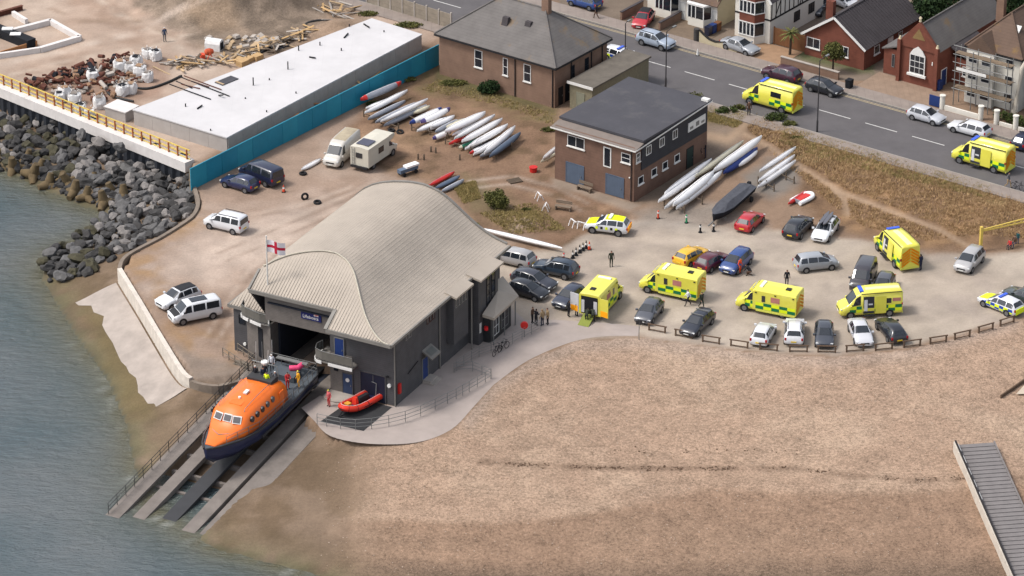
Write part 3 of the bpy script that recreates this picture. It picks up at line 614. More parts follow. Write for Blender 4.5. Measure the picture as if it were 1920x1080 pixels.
# flag pole
M_pole = mat('white_pole', lin(228, 224, 216, .75), .5)
fp = thing('flagpole', 'white flagpole on the left balcony of the lifeboat station', 'flagpole', house.matrix_basis @ Vector((-13.6, .82, 4.63)), BA)
mb = MB(); mb.tube([(0, 0, 0), (0, 0, 9.0)], [.09, .06], 8); mb.build('pole', M_pole, fp)
mb = MB(); mb.cyl((0, 0, 9.0), .08, .1, 8); mb.build('finial', M_pole, fp); mb = MB(); mb.cyl((0, 0, 0), .14, .2, 8); mb.build('base_socket', M_steel, fp)
fg = thing('flag', 'white flag with a red cross flying from the station flagpole', 'flag', fp.matrix_basis @ Vector((0, 0, 7.5)), R(-12))
def flagpart(name, u0, u1, v0, v1, off, m):
    mb = MB(); n = 14; mb.smooth = True
    def q(u, v, o): return (.06+u*1.65, .13*math.sin(u*7+.6)*(.3+u)+o, v*1.2-.2*u+.05*math.sin(u*5))
    for i in range(n):
        a = u0+(u1-u0)*i/n; b = u0+(u1-u0)*(i+1)/n
        for o in (-off, off): mb.add([q(a, v0, o), q(b, v0, o), q(b, v1, o), q(a, v1, o)], [(0, 1, 2, 3)])
    return mb.build(name, m, fg)
flagpart('cloth', 0, 1, 0, 1, .006, mat('flag_white', lin(232, 226, 228, .8), .8))
flagpart('red_cross', 0, 1, .39, .61, .016, mat('flag_red', lin(196, 36, 62, .75), .8)); flagpart('red_cross', .42, .58, 0, 1, .018, mat('flag_red', (0,)*4))
# ================================================================ slipway, lifeboats, sea wall, quay, rocks, building site structures
def BL(x, y, z=0.0): q = Matrix.Translation(BO) @ Matrix.Rotation(BA, 4, 'Z') @ Vector((x, y, z)); return q
def slz(y): return min(.05, .05+(y-1)/8)
slip = thing('slipway', 'concrete launching slip running from the boathouse doors down to the sea', 'slipway', BO, BA)
M_slip = mat('slip_concrete', lin(140, 131, 124, .58), .9, nscale=.7, namt=.22, bump=.2)
M_rail = mat('dark_steel', lin(72, 72, 74, .5), .6)
for nm, x0, x1, th, m, dz in (('side_beam', -13.3, -12.1, .5, M_slip, 0), ('side_beam', -8.3, -7.0, .5, M_slip, 0), ('keelway', -10.9, -9.5, .3, M_rail, -.12), ('walkway', -15.6, -14.2, .25, M_slip, .1), ('apron_ramp', -6.6, -4.5, .4, M_slip, -.02)):
    mb = MB(); ys = [19 if x1 < -6.9 and nm != 'walkway' else 1.5, 1.0, -15, -40] if nm != 'apron_ramp' else [-1.6, -15, -34]
    mb.loft([[(x0, y, slz(y)+dz-th), (x1, y, slz(y)+dz-th), (x1, y, slz(y)+dz), (x0, y, slz(y)+dz)] for y in ys], True, False); mb.build(nm, m, slip)
for k in range(14):
    y = -k*2.6+.2; mb = MB(); mb.box(-14.2, -7.0, y-.16, y+.16, slz(y)-.95, slz(y)-.52); mb.build('cross_beam', M_slip, slip)
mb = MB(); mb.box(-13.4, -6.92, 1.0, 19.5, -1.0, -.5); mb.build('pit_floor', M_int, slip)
mb = MB(); railing(mb, [(-15.4, y, slz(y)+.1) for y in (1.2, -6, -14, -24)], 1.1, .03, 1.5, 3); mb.build('railing', M_rail, slip)
# ---- all-weather lifeboat (stern by the doors, bow down the slip)
lb = thing('lifeboat', 'large orange and navy lifeboat on the slip with crew on deck', 'boat', BL(-9.95, -.3, slz(-.3)+.35), BA)
lb.rotation_euler = (math.atan(1/8)*1.0, 0, BA)             # bow (local -y) down
M_navy = mat('navy_hull', lin(34, 44, 86, .62), .35, spec=.5, coat=.3); M_or = mat('lifeboat_orange', lin(244, 118, 38, .78), .4, coat=.3, namt=.06)
M_deck = mat('grey_deck', lin(96, 104, 112, .55), .8); M_redhull = mat('red_boot_top', lin(168, 40, 40, .7), .5)
def hull_ring(s, b, zk, zd):
    return [(-b, -s, zd), (-b*.98, -s, zd*.55+zk*.45), (-b*.6, -s, zd*.2+zk*.8), (0, -s, zk), (b*.6, -s, zd*.2+zk*.8), (b*.98, -s, zd*.55+zk*.45), (b, -s, zd)]
st = [(0, 2.2, .5, 1.75), (.6, 2.5, .35, 1.75), (4, 2.62, .1, 1.8), (8, 2.6, 0, 1.95), (11, 2.35, .05, 2.2), (13.2, 1.75, .3, 2.5), (15, .9, .9, 2.8), (16, .12, 1.9, 3.0)]
mb = MB(); mb.loft([hull_ring(*q) for q in st], True, True, False); mb.build('hull', M_navy, lb)
mb = MB(); mb.loft([[(-b*.99, -s, zd-.02), (b*.99, -s, zd-.02)] for s, b, zk, zd in st], False, False, False); mb.build('deck', M_deck, lb)
for sg_ in (-1, 1): mb = MB(); mb.tube([(sg_*b, -s, zd) for s, b, zk, zd in st], .1, 6); mb.build('gunwale', M_or if False else M_rail, lb)
def cab(s, w_, z0, h, top=.72): return [(-w_, -s, z0), (-w_, -s, z0+h*.45), (-w_*.93, -s, z0+h*.8), (-w_*top, -s, z0+h), (0, -s, z0+h*1.04), (w_*top, -s, z0+h), (w_*.93, -s, z0+h*.8), (w_, -s, z0+h*.45), (w_, -s, z0)]
mb = MB(); mb.loft([cab(4.9, 1.8, 1.8, 1.4), cab(5.1, 2.05, 1.8, 1.9), cab(6.6, 2.15, 1.8, 2.25), cab(10.2, 2.1, 1.95, 2.3), cab(11.3, 2.0, 2.0, 2.15), cab(12.3, 1.8, 2.1, 1.15, .8), cab(13.6, 1.2, 2.4, .6), cab(15.2, .5, 2.7, .2)], True, True); wh = mb.build('wheelhouse', M_or, lb)
for k in range(3):
    x = (-.95, 0, .95)[k]
    mb = MB(); mb.at((x, -11.95, 3.72), R((-10, 0, 10)[k]), R(-42)); mb.box(-.42, .42, -.03, .03, -.36, .36); fr = mb.build('windscreen_frame', M_pvc, wh)
    mb = MB(); mb.at((x, -11.99, 3.74), R((-10, 0, 10)[k]), R(-42)); mb.box(-.33, .33, -.035, .035, -.27, .27); mb.build('windscreen', mat('boat_glass', lin(120, 116, 118, .5), .1), fr)
for sg_ in (-1, 1):
    for k in range(5):
        mb = MB(); pts = []
        mb.at((sg_*2.07, -7.6-k*.88, 3.45+.03*k), 0); mb.loft([[(sg_*o, .26*math.cos(t), .3*math.sin(t)+.0) for t in np.linspace(0, 2*math.pi, 10, endpoint=False)] for o in (-.12, .05)], True, False); mb.build('side_window', M_glass, wh)
mb = MB(); mb.cbox((0, -8.6, 4.37), (.35, .6, .14)); mb.build('roof_hatch', M_pvc, wh)
mb = MB(); mb.cyl((-.1, -9.6, 4.3), .12, .16, 8); mb.build('light_dome', M_lamp, wh)
mb = MB(); mb.box(-.6, .6, -10.6, -9.95, 4.2, 4.33); mb.build('roof_panel', M_or, wh)
mb = MB(); mb.box(-1.35, 1.35, -6.5, -5.15, 3.2, 4.28, .1, .1); mb.build('upper_cockpit', M_rail, lb)
mb = MB(); mb.tube([(-1.3, -5.2, 4.2), (-1.3, -5.2, 5.3), (1.3, -5.2, 5.3), (1.3, -5.2, 4.2)], .05, 6); mb.tube([(-.2, -5.2, 5.3), (-.3, -4.8, 7.3)], .025, 5); mb.build('mast_frame', M_steel, lb)
mb = MB(); railing(mb, [(sx*2.35, -y, 1.78) for sx, y in ((-1, 4.6), (-1, .35), (1, .35), (1, 4.6))], 1.05, .03, .9, 2); mb.build('stern_rail', M_steel, lb)
mb = MB(); railing(mb, [(2.45, -5.2, 1.85), (2.3, -10.5, 2.15), (1.2, -14.3, 2.7)], .8, .025, 1.4, 2); mb.build('side_rail', M_steel, lb)
mb = MB(); railing(mb, [(-2.45, -5.2, 1.85), (-2.3, -10.5, 2.15), (-1.2, -14.3, 2.7)], .8, .025, 1.4, 2); mb.build('side_rail', M_steel, lb)
mb = MB(); mb.box(-1.2, 1.2, -2.6, -1.2, 1.75, 2.35); mb.build('engine_hatch', M_deck, lb)
mb = MB(); mb.tube([(.2, -1.5, 2.5), (.95, -1.3, 2.6), (1.0, -.7, 2.6)], .26, 8); mb.build('rescue_float', mat('pink_float', lin(226, 74, 120, .8), .6), lb)
mb = MB(); mb.box(-1.6, 1.6, -.9, -.5, 2.75, 2.82); mb.build('stern_platform', M_steel, lb)
for sx in (-1, 1): mb = MB(); mb.tube([(sx*1.3, -y, z) for y, z in ((6.8, 4.15), (6.9, 4.4), (9.0, 4.5), (11.0, 4.42), (11.2, 4.2))], .03, 6); mb.build('roof_rail', M_steel, wh)
for x, h_ in ((-.9, 2.0), (.8, 2.6), (.3, 1.4)): mb = MB(); mb.tube([(x, -5.2, 5.3), (x+.1, -5.0, 5.3+h_)], .02, 5); mb.build('whip_aerial', M_pvc, lb)
mb = MB(); mb.cyl((0, -5.2, 5.36), .32, .14, 12); mb.build('radar_dome', M_pvc, lb)
for sx in (-1, 1): mb = MB(); mb.box(sx*2.13-.03, sx*2.13+.03, -6.6, -5.9, 2.0, 3.5); mb.build('side_door', M_or, wh)
mb = MB(); mb.tube([(-.9, -13.2, 3.05), (0, -13.7, 3.05), (.9, -13.2, 3.05)], .04, 6); mb.build('foredeck_rail', M_steel, lb)
for sx in (-1, 1): mb = MB(); mb.bar((sx*2.6, -.7, 1.15), (sx*2.55, -10.6, 1.45), .1, .16); mb.build('rubbing_strake', M_redhull if False else M_rail, lb)
# ---- inshore lifeboat
il = thing('inflatable_lifeboat', 'red inflatable inshore lifeboat on a dark mat by the roller door', 'boat', BL(-2.75, -1.6, .55), BA+R(-14))
M_tube = mat('red_tube', lin(222, 58, 40, .78), .55, namt=.08)
mb = MB(); path_ = catmull([(-.75, 1.9, .1), (-.78, 0, .05), (-.72, -1.3, .12), (-.42, -2.05, .28), (0, -2.3, .34), (.42, -2.05, .28), (.72, -1.3, .12), (.78, 0, .05), (.75, 1.9, .1)], 4); mb.tube(path_, .29, 10); mb.build('tube', M_tube, il)
for k in range(0, len(path_)-1, 4):
    mb = MB(); mb.tube([path_[k]*1.0, path_[k].lerp(path_[k+1], .25)], .305, 10); mb.build('tube_band', mat('dark_red_band', lin(140, 36, 32, .7), .6), il)
mb = MB(); mb.tube([p+Vector((0, 0, .3)) for p in path_], .022, 4); mb.build('lifeline', M_pvc, il)
mb = MB(); mb.tube([p+(p-Vector((0, 0, p.z))).normalized()*.29 for p in path_], .045, 5); mb.build('rubbing_strip', M_black, il)
for sx in (-1, 1): mb = MB(); mb.tube([(sx*.75, 1.88, .1), (sx*.75, 2.3, .08)], [.25, .06], 10); mb.build('tube_end', M_tube, il)
mb = MB(); mb.loft([[(-.6, y, .02), (0, y, -.28), (.6, y, .02)] for y in (1.7, -1.2, -2.0)], True, False); mb.build('floor', M_navy, il)
mb = MB(); mb.box(-.22, .22, 1.75, 2.25, .2, 1.0, .05, .08); mb.box(-.1, .1, 1.95, 2.15, -.4, .2); mb.build('outboard_engine', M_black, il)
mb = MB(); mb.box(-.25, .25, -.3, 1.0, 0, .55, .06, .05); mb.build('helm_seat', mat('seat_black', lin(48, 46, 50, .55), .7), il)
mb = MB(); mb.box(-.3, .3, -.85, -.5, 0, .75, .08, .06); mb.build('console', M_tube, il)
mb = MB(); mb.tube([(-.5, 1.5, .2), (-.5, 1.6, 1.4), (.5, 1.6, 1.4), (.5, 1.5, .2)], .035, 6); mb.tube([(.1, 1.6, 1.4), (.1, 1.6, 2.1)], .02, 5); mb.build('roll_bar', M_steel, il)
mb = MB(); mb.add([(-.5, 1.62, 1.95), (-.02, 1.66, 1.9), (-.02, 1.66, 1.6), (-.5, 1.62, 1.65)], [(0, 1, 2, 3), (3, 2, 1, 0)]); mb.build('ensign', M_redhull, il)
mb = MB(); mb.cbox((-.15, -1.5, .3), (.5, .5, .3)); mb.build('anchor_bag', mat('yellow_bag', lin(222, 160, 60, .75), .7), il)
mb = MB(); mb.tube([(-.5, 1.6, -.3), (-.4, -1.6, -.2), (0, -2.9, -.35)], .05, 5); mb.tube([(.5, 1.6, -.3), (.4, -1.6, -.2), (0, -2.9, -.35)], .05, 5)
for sx in (-1, 1): mb.at((sx*.62, .7, -.27), 0, 0, R(90)); mb.cyl((0, 0, -.1), .27, .2, 12); mb.at()
mb.build('launch_trolley', M_black, il)
sheet('launch_mat', [BL(x, y) for x, y in ((-4.6, -5.6), (-.3, -5.4), (-.2, -.3), (-4.1, -.25))], .03, mat('rubber_mat', lin(66, 66, 68, .5), .9))
# ---- railings beside the station
def rail_thing(label, pts, h=1.05, post=1.5, m=None, r=.025, rails=3):
    t = thing('railing', label, 'railing', pts[0]); o = Vector(pts[0])
    mb = MB(); pp = [Vector(p)-o for p in pts]
    for k in range(rails): mbk = MB(); mbk.tube([p+Vector((0, 0, h*(k+1)/rails)) for p in pp], r, 5); mbk.build('rail', m or M_steel, t)
    for a, b in zip(pp[:-1], pp[1:]):
        n = max(1, round((b-a).length/post))
        for i in range(n): q = a.lerp(b, i/n); mbk = MB(); mbk.tube([q, q+Vector((0, 0, h))], r*1.2, 5); mbk.build('post', m or M_steel, t)
    mbk = MB(); mbk.tube([pp[-1], pp[-1]+Vector((0, 0, h))], r*1.2, 5); mbk.build('post', m or M_steel, t)
    return t
rail_thing('grey tubular railing curving along the path below the station', catmull([BL(5.2, 8.6), BL(4.6, 5.5), BL(3.9, 2.6), BL(2.2, -2.2), BL(-1.0, -5.6), BL(-4.6, -6.2)], 3), 1.1, 1.4)
rail_thing('short grey railing across the path at the station forecourt', [BL(5.2, 8.65), BL(3.0, 9.2), BL(1.6, 8.2)], 1.0, 1.2)
rail_thing('grey mesh railing along the ramp beside the shop porch', [BL(1.6, 8.6), BL(2.2, 12.0), BL(3.4, 14.5), BL(4.8, 19.5)], 1.1, 1.2, None, .02, 4)
rail_thing('low wooden railing on the steps left of the station', [P(418, 668, .1), P(452, 690, .1), P(480, 704, -.3)], .9, .9, mat('grey_timber', lin(146, 134, 120, .55), .9), .04, 2)
rail_thing('second wooden railing nearer the station left wall', [P(446, 660, .1), P(478, 682, .1)], .9, .9, mat('grey_timber', (0,)*4), .04, 2)
st_ = thing('wooden_steps', 'weathered wooden steps beside the station left wall', 'steps', P(452, 690))
for k in range(5):
    mb = MB(); mb.box(-1.1, 1.1, -.9+k*.38, -.55+k*.38, -.35+.1*k, -.25+.1*k); mb.build('tread', mat('grey_timber', (0,)*4), st_, rz=0)
st_.rotation_euler = (0, 0, R(-30))
# ---- sea wall
M_swall = mat('sea_wall_concrete', lin(212, 202, 190, .76), .9, nscale=1.2, namt=.16, bump=.2, bscale=8)
sw = thing('sea_wall', 'pale concrete sea wall along the yard edge', 'wall', P(222, 507)); so_ = P(222, 507)
wl = flat([(224, 510), (262, 572), (300, 636), (340, 700), (358, 716)])
segs = catmull(wl, 5); prof_w = [(-.55, -1.6), (.2, -1.6), (.2, .42), (-.25, .42)]
def sweep(mb, pts, prof):
    rings = []
    for i, p in enumerate(pts):
        d = (pts[min(i+1, len(pts)-1)]-pts[max(i-1, 0)]); d.z = 0; d.normalize(); n = Vector((-d.y, d.x, 0))
        rings.append([p+n*a+Vector((0, 0, b)) for a, b in prof])
    mb.loft(rings, True, False)
for a in range(0, len(segs)-5, 5):
    mb = MB(); sweep(mb, [s-so_ for s in segs[a:a+6]], [(-.2, -1.6), (.55, -1.6), (.25, .42), (-.2, .42)]); mb.build('wall_section', M_swall, sw)
kb = thing('low_kerb_wall', 'low curved stone kerb above the rock armour', 'wall', so_)
ks = catmull(flat([(224, 508), (230, 490), (250, 474), (300, 448), (345, 420), (364, 404), (372, 382), (364, 352)]), 3)
for a in range(0, len(ks)-3, 3):
    mb = MB(); sweep(mb, [s-so_ for s in ks[a:a+4]], [(-.18, -1.2), (.2, -1.2), (.2, .22), (-.18, .22)]); mb.build('kerb_stone', mat('kerb_grey', lin(150, 136, 122, .58), .9, namt=.2), kb)
ks = catmull(flat([(358, 716), (375, 722), (410, 726), (450, 716)]), 3)
for a in range(0, len(ks)-3, 3):
    mb = MB(); sweep(mb, [s-so_ for s in ks[a:a+4]], [(-.18, -1.0), (.2, -1.0), (.2, .2), (-.18, .2)]); mb.build('kerb_stone', mat('kerb_grey', (0,)*4), kb)
# apron of old concrete at the wall foot, broken along its lower edge
ap_in = catmull(flat([(224, 510), (262, 572), (300, 636), (340, 700), (358, 716)]), 6); verts = []; fs = []; n = 9
dwn = Vector((-math.sin(dirpx((358, 716), (224, 510))), math.cos(dirpx((358, 716), (224, 510))), 0))
for i, p in enumerate(ap_in):
    wd = (3.0+.7*mnoise.noise(p*.35)+.5*mnoise.noise(p*1.3)+.25*mnoise.noise(p*4)) + (1.2 if i < 2 else 0)
    for j in range(n):
        q = p+dwn*(.4+max(1.0, wd)*j/(n-1)); verts.append((q.x, q.y, gz(q.x, q.y)+.12-.1*(j/(n-1))))
for i in range(len(ap_in)-1):
    for j in range(n-1): a = i*n+j; fs.append((a, a+1, a+n+1, a+n))
mb = MB(); mb.add(verts, fs, True); ap = mb.build('concrete_apron', mat('apron_concrete', lin(186, 174, 164, .6), .92, nscale=.45, namt=.2, bump=.3, bscale=5)); struct(ap)
# ---- quay edge: capping beam, sheet piles, yellow handrail
QA = P(-70, 137, .35); QB = P(347, 306, .35); qd = (QB-QA); QL = qd.length; qa = math.atan2(qd.y, qd.x)
qy = thing('quay_wall', 'quay edge with pale capping beam over dark sheet piling', 'quay', (QA.x, QA.y, 0), qa)
M_cap = mat('capping_concrete', lin(216, 210, 206, .8), .85, nscale=1, namt=.1); M_pile = mat('dark_sheet_pile', lin(58, 62, 70, .5), .75, nscale=2, namt=.3)
n = 7
for k in range(n): mb = MB(); mb.box(QL*k/n+.01, QL*(k+1)/n-.01, 0, 1.3, -.75, .36); mb.build('capping_beam', M_cap, qy)
pm = None; k = 0
while k*1.15 < QL-.6:
    if pm is None:
        mb = MB(); mb.loft([[(0, .35, z), (.25, .1, z), (.62, .1, z), (.87, .35, z), (1.15, .35, z), (1.15, .5, z), (0, .5, z)] for z in (-4.2, -.752)], True, False); pm = mb.mesh('sheet_pile', M_pile)
    obj('sheet_pile', pm, qy, (k*1.15, 0, 0)); k += 1
hr = thing('handrail', 'yellow two bar handrail along the quay edge', 'railing', (QA.x, QA.y, .36), qa)
M_yel = mat('yellow_rail_paint', lin(226, 196, 96, .75), .6); M_orp = mat('orange_post_paint', lin(178, 104, 62, .65), .7)
for z in (.55, 1.05): mb = MB(); mb.bar((0, .9, z), (QL-.2, .9, z), .09, .12); mb.build('rail', M_yel, hr)
mb = MB(); mb.box(0, QL-.2, .87, .93, .04, .14); mb.build('toe_board', M_yel, hr)
mb = MB(); mb.box(-.06, .06, .72, .855, 0, 1.08); pm2 = mb.mesh('post', M_orp)
k = 0
while k*1.36 < QL: obj('post', pm2, hr, (.4+k*1.36, 0, 0)); k += 1
# ---- rock armour and concrete armour units
M_rk = [mat('granite_a', lin(148, 142, 138, .58), .9, nscale=1.6, namt=.22, bump=.5, bscale=6), mat('granite_b', lin(114, 112, 111, .55), .9, nscale=1.6, namt=.25, bump=.5, bscale=6), mat('granite_c', lin(80, 78, 77, .5), .9, nscale=1.6, namt=.25, bump=.5, bscale=6), mat('granite_weedy', lin(84, 80, 62, .55), .95, nscale=1.6, namt=.35, bump=.5, bscale=6)]
def rock_mesh(seed, m):
    bm = bmesh.new(); bmesh.ops.create_icosphere(bm, subdivisions=2, radius=1); r = random.Random(seed); off = Vector((r.random()*50, r.random()*50, r.random()*50)); sc = Vector((r.uniform(.85, 1.25), r.uniform(.7, 1.0), r.uniform(.55, .8)))
    for v in bm.verts:
        q = v.co.normalized(); v.co = Vector((q.x*sc.x, q.y*sc.y, q.z*sc.z))*(1+.5*mnoise.noise(q*1.3+off)+.3*mnoise.noise(q*2.9+off)); v.co += Vector((r.uniform(-.03, .03), r.uniform(-.03, .03), r.uniform(-.03, .03)))
    me = bpy.data.meshes.new('rock'); bm.to_mesh(me); bm.free(); me.materials.append(m); return me
RM = [[rock_mesh(10*a+b, M_rk[a]) for b in range(7)] for a in range(4)]
ra = thing('rock_armour', 'heap of grey granite boulders protecting the shore below the quay', 'rocks', P(250, 400, -2))
roc = ra.location.copy()
rp_poly = [(-20, 225), (60, 215), (150, 245), (250, 290), (345, 325), (358, 350), (366, 385), (354, 404), (300, 438), (240, 466), (170, 508), (120, 522), (86, 514), (82, 482), (140, 445), (195, 402), (205, 385), (160, 368), (90, 338), (-20, 300)]
cand = []; rr = random.Random(3)
for _ in range(20000):
    x, y = rr.uniform(-20, 368), rr.uniform(213, 524)
    if not inpoly(np.array([x]), np.array([y]), rp_poly)[0]: continue
    if all((x-a)**2+((y-b)*1.25)**2 > 13.2**2 for a, b in cand): cand.append((x, y))
    if len(cand) >= 300: break
for x, y in cand:
    z0 = -1.15 if x > 180 and y > 300 else -1.6
    q = P(x, y, -1.6); g = gz(q.x, q.y); q = P(x, y, max(g, -3)+.35); wetness = y > 470 or (x < 210 and y > 250+x*.55) or x < 120
    k = rr.choice((2, 2, 3, 3, 1)) if wetness and y > 430 else rr.choice((0, 0, 1, 1, 2)) if x > 150 else rr.choice((1, 2, 2, 2, 3, 0))
    o = obj('rock', rr.choice(RM[k]), ra, Vector((q.x, q.y, max(g, -3)+rr.uniform(.1, .55)))-roc)
    s_ = rr.uniform(.5, .86); o.scale = (s_, s_, s_); o.rotation_euler = (rr.uniform(-.5, .5), rr.uniform(-.5, .5), rr.uniform(0, 6.3))
def _sm(seed):
    bm = bmesh.new(); bmesh.ops.create_icosphere(bm, subdivisions=1, radius=1); r = random.Random(seed)
    for v in bm.verts: v.co *= r.uniform(.75, 1.1)
    me = bpy.data.meshes.new('stone'); bm.to_mesh(me); bm.free(); return me
small_ = [_sm(i) for i in range(5)]
mb = MB()                                                 # smaller stones filling the gaps between the boulders
for _ in range(900):
    x, y = rr.uniform(-20, 368), rr.uniform(213, 524)
    if not inpoly(np.array([x]), np.array([y]), rp_poly)[0]: continue
    q = P(x, y, -2); g = max(gz(q.x, q.y), -3.2); s_ = rr.uniform(.25, .5)
    me_ = small_[rr.randrange(5)]; mb.M = Matrix.Translation(Vector((q.x, q.y, g+.1))-roc) @ Matrix.Rotation(rr.uniform(0, 6), 4, 'Z') @ Matrix.Scale(s_, 4)
    mb.add([v.co for v in me_.vertices], [tuple(p.vertices) for p in me_.polygons], False)
stuff(mb.build('small_stones', M_rk[2], ra))
M_unit = mat('weedy_concrete', lin(122, 104, 76, .56), .95, nscale=1.2, namt=.35, bump=.3)
def unit_mesh():
    mb = MB(); dirs = [Vector((0, 0, 1)), Vector((.94, 0, -.33)), Vector((-.47, .82, -.33)), Vector((-.47, -.82, -.33))]
    for d in dirs: mb.tube([Vector((0, 0, 0)), d*.55, d*1.25], [.5, .46, .3], 8)
    return mb.mesh('armour_unit', M_unit)
um = unit_mesh(); us = [(-10, 292), (25, 315), (52, 300), (62, 330), (92, 345), (75, 318), (118, 338), (140, 362), (162, 372), (128, 345), (178, 345), (195, 382), (212, 362), (232, 372)]
us.sort(); ORD = ['leftmost', 'second', 'third', 'fourth', 'fifth', 'sixth', 'seventh', 'eighth', 'ninth', 'tenth', 'eleventh', 'twelfth', 'thirteenth', 'last']
for i, (x, y) in enumerate(us):
    q = P(x, y, -2.6); o = tag(obj('armour_unit', um, None, (q.x, q.y, -2.65+rr.uniform(0, .3))), ORD[i]+' weed stained concrete armour block from the left along the waterline', 'armour block', 'concrete armour blocks along the waterline')
    o.rotation_euler = (rr.uniform(-.4, .4), rr.uniform(-.4, .4), rr.uniform(0, 6)); o.scale = (rr.uniform(.85, 1.1),)*3
# ---- teal hoarding
HA = P(359, 357); HB = P(823, 122); hd = HB-HA; HL = hd.length; ha = math.atan2(hd.y, hd.x)
ho = thing('hoarding', 'long teal site hoarding between the yard and the building site', 'fence', HA, ha)
M_teal = mat('teal_panel', lin(28, 120, 146, .95), .6, nscale=.5, namt=.1); M_teal2 = mat('teal_panel_b', lin(34, 128, 152, .95), .6, nscale=.5, namt=.1)
n = 17; pw_ = HL/n
for k in range(n):
    mb = MB(); mb.box(k*pw_+.012, (k+1)*pw_-.012, (-.02 if k % 2 else -.035), .03, .02, 2.35); mb.build('panel', M_teal if k % 3 else M_teal2, ho)
    mb = MB(); mb.box(k*pw_-.06, k*pw_+.06, .04, .18, 0, 2.3); mb.build('post', mat('hoarding_timber', lin(170, 150, 124, .58), .9), ho)
mb = MB(); mb.box(0, HL, -.05, .06, 2.352, 2.44); mb.build('top_rail', M_teal2, ho)
mb = MB(); mb.box(-.06, 0, -.05, .06, 0, 2.45); mb.build('end_post', M_teal2, ho)
# ---- white deck slab with concrete walls
ZS = 1.8
sc_ = [P(248, 205, ZS), P(425, 258, ZS), P(792, 64, ZS), P(697, 34, ZS)]
sb = thing('concrete_deck', 'white roofed concrete deck with grey panel walls on the building site', 'building', (sc_[1].x, sc_[1].y, 0)); o_ = Vector((sc_[1].x, sc_[1].y, 0))
M_deckw = mat('white_membrane', lin(224, 221, 221, .62), .8, nscale=.3, namt=.07, stripe=(0, 3.0, .006, .9)); M_pan = mat('precast_panel', lin(196, 188, 182, .6), .88, nscale=.8, namt=.1)
cc = [Vector((p.x, p.y, 0))-o_ for p in sc_]; ctr = sum(cc, Vector())/4
def inset(p, d): return p+(ctr-p).normalized()*d
mb = MB(); mb.loft([[(p.x, p.y, z) for p in cc] for z in (ZS-.12, ZS)], True, False); mb.build('roof_deck', M_deckw, sb)
for (a, b, n) in ((cc[0], cc[1], 5), (cc[1], cc[2], 14), (cc[2], cc[3], 3), (cc[3], cc[0], 12)):
    a = inset(a, .2); b = inset(b, .2); d = (b-a); nn = Vector((d.y, -d.x, 0)).normalized()
    for k in range(n):
        p = a+d*(k/n); q = a+d*((k+1)/n); g = d.normalized()*.012
        mb = MB(); mb.bar(p+g+Vector((0, 0, ZS/2-.07)), q-g+Vector((0, 0, ZS/2-.07)), .2, ZS-.13) if False else mb.loft([[e+nn*s_+Vector((0, 0, z)) for s_, z in ((-.1, 0), (.1, 0), (.1, ZS-.125), (-.1, ZS-.125))] for e in (p+g, q-g)], True, False); mb.build('wall_panel', M_pan, sb)
for x, y, h, ln_, an in ((370, 205, .05, .9, 60), (475, 160, .9, 0, 0), (540, 130, .9, 0, 0), (580, 108, .05, .8, -30), (560, 95, .6, 0, 0), (645, 72, .05, 1.2, 70), (682, 46, .05, 1.3, -60), (410, 180, .3, .8, -50), (348, 200, .35, 0, 0), (600, 85, .4, 0, 0), (655, 50, .3, 0, 0), (505, 150, .2, 0, 0), (720, 60, .2, 0, 0), (640, 95, .3, 0, 0), (395, 245, .2, 0, 0), (500, 210, .2, 0, 0), (555, 175, .2, 0, 0), (460, 185, .15, 0, 0)):
    p = P(x, y, ZS)-o_; mb = MB()
    if ln_: mb.bar(p+Vector((0, 0, .08)), p+Vector((math.cos(R(an))*ln_, math.sin(R(an))*ln_, .08+h)), .12, .12)
    else: mb.box(p.x-.06, p.x+.06, p.y-.06, p.y+.06, ZS+.002, ZS+h)
    mb.build('starter_bar', M_black, sb)
# ================================================================ vehicles (x forward, z up, wheels on 0)
M_tyre = mat('tyre_rubber', lin(40, 40, 42, .5), .85); M_rim = mat('alloy_rim', lin(150, 150, 152, .6), .4, metal=.5)
M_cglass = mat('car_glass', lin(52, 58, 66, .45), .06, spec=.7, namt=.2, nscale=.6); M_headl = mat('headlamp', lin(226, 228, 228, .8), .15, namt=.02)
M_taill = mat('tail_lamp', lin(178, 28, 34, .7), .25); M_pw = mat('plate_white', lin(225, 225, 220, .8), .5); M_py = mat('plate_yellow', lin(222, 190, 60, .8), .5); M_trim = mat('black_trim', lin(46, 46, 50, .5), .6)
def paint(name, r, g, b, k=.66, rough=.32): return mat('paint_'+name, lin(r, g, b, k), rough, spec=.5, coat=.5, namt=.04)
